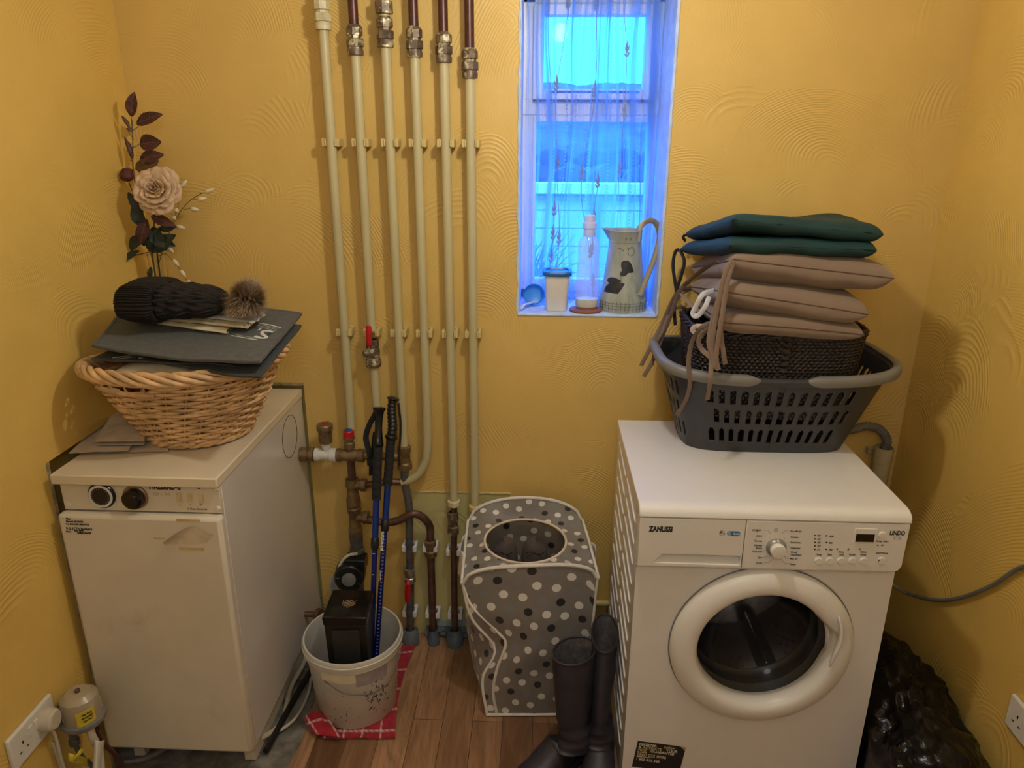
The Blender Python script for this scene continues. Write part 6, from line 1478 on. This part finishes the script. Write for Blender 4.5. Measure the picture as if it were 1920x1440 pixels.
bm = BM(); text(bm, 'LINDO', PP(1667.5, 1003), R3, U3, .0155, align='LEFT', sx=.70, bold=.0005, depth=.0001); obj('lettering', bm, M['ink'], cp, smooth=0)
q0, q1 = PP(1676, 1005.5, .0001), PP(1689, 1012.5, .0005); bm = BM(); box(bm, q0, q1); text(bm, '300', PP(1677, 1011.5, .0007), R3, U3, .0088, align='LEFT', sx=.72, bold=.0002, depth=.0001, mi=1); obj('series_tab', bm, [mat('grey_tab', (.42, .40, .36), .5), M['white']], cp, smooth=0)
sc0, sc1 = PP(1603, 990, .0), PP(1640.5, 1018, .0)
bm = BM(); box(bm, (sc0.x, PYF-.0005, sc1.z), (sc1.x, PYF-.0025, sc0.z)); fr_ = obj('display_frame', bm, M['white2'], cp, bevel=.0015)
l0, l1 = PP(1605, 1000, .0), PP(1637, 1015.5, .0); bm = BM(); box(bm, (l0.x, PYF-.0024, l1.z), (l1.x, PYF-.003, l0.z)); obj('display', bm, M['screen'], fr_)
for (u, v) in ((1534, 1051), (1555, 1051), (1576, 1051), (1597.5, 1051), (1618.5, 1051)):
    disc('button', A(u, v, y=PYF), .0083, .004, M['white2'], cp)
disc('button', A(1653.5, 1003, y=PYF), .0083, .004, M['white2'], cp)
sbn = disc('button', A(1652.5, 1050.5, y=PYF), .0083, .004, M['white2'], cp)
bm = BM(); cbn = A(1648, 1050.5, y=PYF-.0044); prism(bm, [cbn+V((cos(t)*.0012, 0, sin(t)*.0028)) for t in [j*pi/6 for j in range(12)]], (0, -.0003, 0)); obj('button_mark', bm, M['ink'], sbn, smooth=0)
# guarantee sticker on the lower left of the front
SQ = [A(1196, 1389, y=YF-.001), A(1286, 1401, y=YF-.001)]
sr = (SQ[1]-SQ[0]); sw = sr.length; sr.normalize(); su = V((-sr.z, 0, sr.x)); so = SQ[0]
stk = []
bm = BM(); prism(bm, [so+V((0, 0, 0)), so+sr*(sw-.014), so+sr*sw-su*.012, so+sr*sw-su*.085, so-su*.085], (0, -.0005, 0)); sk = obj('guarantee_sticker', bm, M['ink'], wm, smooth=0)
tag(sk, 'black guarantee sticker with yellow and white lettering')
bm = BM(); prism(bm, [so+sr*(sw-.013)-su*.0004, so+sr*(sw+.001)-su*.0002, so+sr*sw-su*.0115], (0, -.0004, 0)); obj('sticker_corner', bm, mat('gold_corner', (.50, .38, .06), .5), sk, smooth=0)
def st_text(mt, items):
    bm = BM()
    for s_, x, y, h in items: text(bm, s_, so+sr*x-su*y+V((0, -.0009, 0)), sr, su, h, align='LEFT', sx=.98, bold=.00025, depth=.0001)
    obj('sticker_text', bm, mt, sk, smooth=0)
M['goldink'] = mat('yellow_ink', (.62, .52, .22), .6)
k_ = sw/.118
st_text(M['print_white'], (('REGISTER', .005*k_, .0125, .0108), ('&', .005*k_, .0215, .0108), ('YOUR', .073*k_, .0215, .0108), ('GUARANTEE', .036*k_, .0305, .0108), ('From the UK', .005*k_, .0355, .0045), ('Republic of Ireland', .005*k_, .0500, .0045), ('1 800 812 345', .005*k_, .0610, .0108)))
st_text(M['goldink'], (('NOW', .066*k_, .0125, .0108), ('ACTIVATE', .015*k_, .0215, .0108), ('FREE', .005*k_, .0305, .0108), ('0800 032 8936', .005*k_, .0460, .0128)))
bm = BM()
for xx in (X0+.05, X1-.05):
    for yy in (YF+.05, YB-.05): lathe(bm, [(0, 0), (.02, 0), (.02, .012), (0, .0125)], 20, Matrix.Translation((xx, yy, 0)))
obj('feet', bm, M['black'], wm)

# ------------------------------------------------------------------ laundry basket with contents
lc0, lc1 = V((.600, -.205, .8505)), V((.607, -.215, 1.070)); NU = 440; NV = 62
def shape(a, n=4.2): ca, sa = cos(a), sin(a); return V((math.copysign(abs(ca)**(2/n), ca), math.copysign(abs(sa)**(2/n), sa), 0))
tab = [shape(2*pi*i/4000) for i in range(4001)]; cum = [0]
for i in range(4000): cum.append(cum[-1]+math.hypot((tab[i+1].x-tab[i].x)*.25, (tab[i+1].y-tab[i].y)*.15))
def sp_(u):
    t = (u % 1)*cum[-1]; lo_, hi_ = 0, 4000
    while hi_-lo_ > 1:
        m_ = (lo_+hi_)//2
        if cum[m_] < t: lo_ = m_
        else: hi_ = m_
    return tab[lo_]
SPT = [sp_(i/NU) for i in range(NU)]
def bwall(i, t, off=0):
    s_ = SPT[i % NU]; e = t
    a = .212+(.285-.212)*e+off; b = .118+(.170-.118)*e+off; c = lc0.lerp(lc1, t)
    return V((c.x+s_.x*a, c.y+s_.y*b, c.z+.018*t*abs(s_.x)**3))
PER = cum[-1]
rws = [(.14, .32), (.40, .58), (.66, .84)]
def slot(i, t):
    s_ = i/NU*PER; p = SPT[i % NU]; 
    if abs(p.x) > .80 and abs(p.y) > .80 and not (abs(p.x) > .995 or abs(p.y) > .995): return False
    if min(1-abs(p.x), 1-abs(p.y)) > .06: return False
    if abs(p.x) > .83 and abs(p.y) > .83: return False
    for k, (a, b) in enumerate(rws):
        if a < t < b:
            f = ((s_+(k % 2)*.0135)/.0270) % 1
            if f > .50: return False
            x = (f-.25)/.25; top = b-.035; 
            if t > top and ((t-top)/.035)**2+x*x > 1: return False
            return True
    return False
bk2 = thing('laundry_basket', 'charcoal plastic slotted laundry basket on top of the washing machine', 'basket', lc0)
bm = BM(); vs_ = [[bm.verts.new(bwall(i, j/NV)) for j in range(NV+1)] for i in range(NU)]
for i in range(NU):
    for j in range(NV):
        if slot(i+.5 if False else i, (j+.5)/NV): continue
        bm.faces.new((vs_[i][j], vs_[(i+1) % NU][j], vs_[(i+1) % NU][j+1], vs_[i][j+1]))
cb = bm.verts.new(lc0); 
for i in range(NU): bm.faces.new((vs_[(i+1) % NU][0], vs_[i][0], cb))
obj('basket_shell', bm, M['basket'], bk2, smooth=40, solid=.0035, off=-1)
bm = BM(); tube(bm, [bwall(i, 1, .006)+V((0, 0, -.004)) for i in range(0, NU, 4)], .010, 10, closed=True); tube(bm, [bwall(i, .955, .010) for i in range(0, NU, 4)], .006, 8, closed=True)
obj('rim', bm, M['basket'], bk2, smooth=60)
def uidx(x, front=True):
    return min(range(NU), key=lambda i: abs(bwall(i, 1).x-x)+(0 if (SPT[i].y < -.5) == front else 9))
iA = uidx(A(1430, 705, y=-.40).x); iB = uidx(A(1518, 705, y=-.40).x)
def grip(i0, i1, step):
    pts = [bwall(i, 1, .012)+V((0, 0, .004)) for i in range(i0, i1, step)]
    bm = BM(); tube(bm, pts, [.004]+[.0145]*(len(pts)-2)+[.004], 12, flat=.55, flatdir=(0, 0, 1) if False else None); return bm
def gband(idx):
    bm = BM(); pts = [bwall(i, 1, .0135)+V((0, 0, .001)) for i in idx]; n = len(pts); prof_ = [(-.004, -.014), (.004, -.014), (.0075, -.006), (.007, .006), (.002, .0115), (-.010, .0125), (-.014, .009)]
    rs = []
    for k, p in enumerate(pts):
        t = (pts[min(k+1, n-1)]-pts[max(0, k-1)]).normalized(); o_ = t.cross(V((0, 0, 1))).normalized()
        if o_.dot(p-lc1) < 0: o_ = -o_
        e = min(1, (min(k, n-1-k)+.35)/4)**.5
        rs.append([bm.verts.new(p+o_*(a*e)+V((0, 0, 1))*(b*e)) for a, b in prof_])
    for a, b in zip(rs, rs[1:]):
        for j in range(7): bm.faces.new((a[j], a[(j+1) % 7], b[(j+1) % 7], b[j]))
    bm.faces.new(rs[0]); bm.faces.new(rs[-1][::-1]); return bm
# left grip runs from the front middle round the left end; right grip mirrors it
left_ = [i for i in range(iA, iA-int(NU*.36), -2)] if SPT[(iA-5) % NU].x < SPT[iA % NU].x else [i for i in range(iA, iA+int(NU*.36), 2)]
dirr = -1 if SPT[(iA-5) % NU].x < SPT[iA % NU].x else 1
left_ = [iA+dirr*k for k in range(0, int(NU*.36), 2)]; right_ = [iB-dirr*k for k in range(0, int(NU*.36), 2)]
obj('grip_handle', gband(left_), M['baskgrip'], bk2, smooth=60); obj('grip_handle', gband(right_), M['baskgrip'], bk2, smooth=60)
# dark rattan tray
tx0, tx1, ty0, ty1, tz0, tz1 = .385, .815, -.360, -.070, .955, 1.172
tr = thing('rattan_tray', 'dark brown woven rattan box standing inside the charcoal laundry basket', 'box', ((tx0+tx1)/2, (ty0+ty1)/2, tz0))
bm = BM()
def tp(u, t):
    """rounded rectangle, u along perimeter"""
    s_ = SPT[int(u*NU) % NU]; k = 1-.10*(1-t); w_ = .0022*sin(u*2*pi*90)*(1 if int(t*26) % 2 else -1)+.0014*sin(t*26*2*pi)
    return V(((tx0+tx1)/2+s_.x*((tx1-tx0)/2*k+w_), (ty0+ty1)/2+s_.y*((ty1-ty0)/2*k+w_), tz0+(tz1-tz0)*t))
grid(bm, lambda u, v: tp(u if u < 1 else 0, v), NU, 78, cu=True); bm.faces.new([bm.verts.new(tp(i/60, 0)) for i in range(60)])
obj('woven_side', bm, M['rattan'], tr, smooth=60, solid=.004)
bm = BM()
for s_ in range(3): tube(bm, [tp(i/220, 1)+V((0, 0, .003+.005*sin(i*.35+s_*2.1)))+V((SPT[(2*i) % NU].x, SPT[(2*i) % NU].y, 0))*.005*cos(i*.35+s_*2.1) for i in range(220)], .0045, 7, closed=True)
obj('rim', bm, M['rattan'], tr, smooth=60)
# cushions
def zA(u, v, y): return A(u, v, y=y)
def cushion(label, c, T, grp, mt, nm='seat_cushion', seed=0, p=4, q=.5, amp=.004, seam=True, pin=.06):
    t = thing(nm, label, 'cushion', (c[0]+c[2])/2-V((0, 0, T/2)), grp)
    bm = BM(); pillow(bm, c, T, 44, p, q, amp, seed, pin=pin); obj('cushion_body', bm, mt, t, smooth=70, weld=False)
    if seam:
        cc = [V(k) for k in c]; pts = []
        def base(u, v):
            uu = u+(.5-u)*pin*sin(pi*v)*abs(2*u-1); vv = v+(.5-v)*pin*sin(pi*u)*abs(2*v-1)
            return cc[0]*(1-uu)*(1-vv)+cc[1]*uu*(1-vv)+cc[2]*uu*vv+cc[3]*(1-uu)*vv
        for k in range(20): pts.append(base(k/20, 0))
        for k in range(20): pts.append(base(1, k/20))
        for k in range(20): pts.append(base(1-k/20, 1))
        for k in range(20): pts.append(base(0, 1-k/20))
        bm = BM(); tube(bm, pts, .0014, 6, closed=True); obj('seam', bm, M['seam'] if mt is M['beige'] else mt, t)
    return t
G1 = 'taupe seat cushions piled on the laundry basket'
YF_, YB_ = -.405, -.065
c1 = [zA(1345, 604, YF_), zA(1620, 628, YF_), V((.80, YB_, 1.205)), zA(1300, 588, YB_)]
c2 = [zA(1352, 546, YF_), zA(1628, 590, YF_-.01), V((.81, YB_, 1.245)), zA(1294, 538, YB_)]
c3 = [zA(1374, 486, YF_), zA(1676, 522, YF_-.01), V((.83, YB_, 1.305)), zA(1296, 502, YB_)]
for c in (c1, c2, c3): c[3].z = max(c[3].z, c[2].z-.02)
c1[0].z = max(c1[0].z, 1.205); c1[1].z = max(1.19, c1[1].z)
k1 = cushion('lowest and flattest taupe cushion, lying directly on the dark rattan box', c1, .066, G1, M['beige'], seed=1, p=5, q=.36)
k2 = cushion('middle taupe cushion of the three, with a white care label at its left', c2, .080, G1, M['beige'], seed=5, amp=.007, p=5, q=.36)
k3 = cushion('top taupe cushion of the three, directly under the green pads', c3, .090, G1, M['beige'], seed=9, amp=.007, p=5, q=.36)
G2 = 'dark green chair pads on top of the pile'
g1 = [zA(1368, 458, YF_), zA(1645, 470, YF_), V((.80, YB_, 1.375)), zA(1274, 468, YB_)]
g2 = [zA(1373, 412, YF_), zA(1658, 440, YF_), V((.81, YB_, 1.425)), zA(1283, 440, YB_)]
def gpad(label, c, seed):
    t = thing('chair_pad', label, 'cushion', (c[0]+c[2])/2-V((0, 0, .02)), G2)
    bm = BM(); pillow(bm, c, .043, 44, 14, .55, .0045, seed, pin=.03); obj('cushion_body', bm, M['green'], t, smooth=70)
    cc = [V(k) for k in c]
    for dz in (.016, -.016):
        pass
    return t
h1 = gpad('lower dark green chair pad with black tie tapes at its left corner', g1, 3)
h2 = gpad('topmost dark green chair pad of the whole pile', g2, 6)
def ribbon(parent, pts, w_=.0062, mt=None, n=(.25, -1, .15), flat=.16, name='tie', sp=7):
    bm = BM(); P_ = cat(pts, sp); tube(bm, P_, w_, 8, flat=flat, flatdir=n); return obj(name, bm, mt or M['beige_tie'], parent, smooth=50)
def zz_(l, y): return [A(u, v, y=(y if not isinstance(y, (list, tuple)) else y[i])) for i, (u, v) in enumerate(l)]
yh = -.43
ribbon(k3, zz_([(1374, 486), (1360, 512), (1348, 560), (1338, 620), (1334, 675), (1332, 712), (1326, 750)], [-.405, -.42, -.43, -.435, -.44, -.455, -.44]))
ribbon(k3, zz_([(1376, 488), (1365, 525), (1354, 590), (1346, 640), (1343, 672), (1347, 694)], [-.405, -.42, -.432, -.437, -.44, -.44]))
ribbon(k2, zz_([(1354, 548), (1350, 580), (1352, 630), (1357, 665), (1360, 683)], [-.40, -.42, -.425, -.425, -.42]))
ribbon(k2, zz_([(1352, 546), (1340, 585), (1329, 640), (1338, 670), (1337, 690)], [-.40, -.425, -.44, -.44, -.445]))
ribbon(k1, zz_([(1345, 604), (1318, 612), (1298, 640), (1291, 680), (1294, 715), (1288, 745), (1270, 778)], [-.405, -.42, -.40, -.39, -.385, -.36, -.33]))
ribbon(k1, zz_([(1343, 606), (1318, 625), (1310, 640), (1316, 655), (1330, 668), (1340, 680)], [-.405, -.41, -.41, -.41, -.42, -.42]))
ribbon(k3, zz_([(1345, 490), (1320, 503), (1295, 525), (1266, 555), (1240, 610), (1215, 660), (1202, 686)], [-.3, -.25, -.2, -.15, -.13, -.16, -.16]))
ribbon(k3, zz_([(1330, 498), (1300, 520), (1275, 545), (1258, 590), (1238, 640), (1222, 680), (1207, 706)], [-.25, -.2, -.17, -.15, -.14, -.17, -.17]))
ribbon(k2, zz_([(1297, 540), (1275, 545), (1300, 575), (1318, 590)], [-.07, -.15, -.22, -.26]))
ribbon(k2, zz_([(1297, 538), (1270, 560), (1250, 605), (1230, 650), (1222, 686)], [-.07, -.12, -.13, -.15, -.16]), w_=.005)
ribbon(k1, zz_([(1300, 590), (1275, 575), (1255, 590), (1240, 625), (1225, 650)], [-.07, -.11, -.13, -.15, -.15]), w_=.005)
ribbon(k2, zz_([(1338, 545), (1318, 552), (1306, 572), (1299, 588), (1308, 592), (1322, 575), (1330, 556)], [-.32, -.34, -.34, -.34, -.34, -.34, -.33]), .0065, M['lbl'], name='care_label')
ribbon(k1, zz_([(1318, 612), (1305, 612), (1298, 618), (1306, 625), (1318, 622)], [-.36, -.35, -.35, -.35, -.36]), .006, mat('pink_beige_label', (.62, .48, .42), .7), name='care_label')
ribbon(h1, zz_([(1274, 468), (1266, 473), (1262, 500), (1268, 545), (1266, 560)], [-.065, -.07, -.08, -.09, -.09]), .005, M['blacktape'])
ribbon(h1, zz_([(1276, 470), (1283, 490), (1278, 515), (1270, 540), (1264, 570), (1266, 610)], [-.065, -.08, -.085, -.09, -.10, -.11]), .005, M['blacktape'])
ribbon(h2, zz_([(1284, 440), (1281, 446), (1286, 452)], [-.065, -.065, -.06]), .004, M['blacktape'])

# ------------------------------------------------------------------ drain hose, standpipe, cable, sockets, rubbish bag
spx = V((1.034, -.055, 0)); ztp = A(1658, 838, y=-.055).z
sd_ = thing('standpipe', 'cream plastic standpipe in the right corner behind the washing machine', 'pipe', (spx.x, spx.y, 0))
bm = BM(); lathe(bm, [(.024, 0), (.024, ztp-.05), (.0265, ztp-.048), (.0265, ztp), (.0235, ztp), (.0235, ztp-.05), (.021, .0)], 30, Matrix.Translation((spx.x, spx.y, 0))); obj('pipe_body', bm, M['standp'], sd_)
bm = BM(); box(bm, (spx.x-.03, -.02, ztp-.04), (spx.x+.03, -.001, ztp-.02)); obj('wall_clip', bm, M['standp'], sd_, bevel=.002)
bm = BM(); P_ = cat([V((.78, -.07, .78)), V((.82, -.065, .815)), A(1592, 806, y=-.06), A(1625, 799, y=-.06), A(1650, 806, y=-.057), A(1663, 826, y=-.055), spx+V((0, 0, ztp-.01)), spx+V((0, 0, ztp-.06))], 14)
tube(bm, P_, [.0125+.0016*(1 if k % 3 == 0 else -.4) for k in range(len(P_))], 14)
tag(obj('drain_hose', bm, M['hose'], smooth=70), 'grey corrugated drain hose hooking into the cream standpipe', 'hose')
bm = BM(); tube(bm, cat([V((.86, -.14, .49)), A(1680, 1100, x=1.02), A(1700, 1112, x=1.075), A(1750, 1125, x=1.088), A(1800, 1121, x=1.090), A(1860, 1098, x=1.090), A(1922, 1062, x=1.090), V((1.092, -.75, .77)), V((1.094, -1.2, .95))], 8), .0052, 10)
tag(obj('power_cable', bm, M['cable']), 'grey power cable looping along the right wall from behind the washing machine', 'cable')
socket('white wall socket low on the right wall above the rubbish bag', RX, -.852, -.706, .352, .436, -1, 2)
hp_ = BM(); tube(hp_, [V((.195, -.016, .155)), V((1.09, -.016, .150))], .011, 14); tag(obj('skirting_pipe', hp_, M['clip']), 'cream horizontal pipe running low along the wall behind the washing machine', 'pipe')
bm = BM(); bmesh.ops.create_icosphere(bm, subdivisions=6, radius=1)
def ridge(p): return 1-abs(noise.noise(p))*2
for v in bm.verts:
    d = v.co.normalized(); th = math.atan2(d.y, d.x)
    z = d.z; r_ = math.sqrt(max(0, 1-z*z))
    # heap: wide at the floor, leaning peak to the back
    H = .335; zz0 = (z+1)/2*H; t = zz0/H
    wx = .140*(1-.15*t**2.0); wy = .37*(1-.25*t**2.5)
    cyy = -.60+.10*t; cx_ = .966-.012*t
    p = V((cx_+d.x*wx*(1.0 if r_ > 0 else 0)*1.02, cyy+d.y*wy, zz0))
    q = p*5.5; n1 = ridge(q)*.5+ridge(q*2.3+V((3, 1, 2)))*.30+ridge(q*5)*.16+ridge(q*11)*.06
    p += d*(n1-.45)*.050
    p.x = min(1.094, max(.838, p.x)); p.z = max(.001, min(p.z, .46)); v.co = p
tag(obj('rubbish_bag', bm, M['bag'], smooth=50), 'crumpled shiny black rubbish bag heaped between the washing machine and the right wall', 'bag')
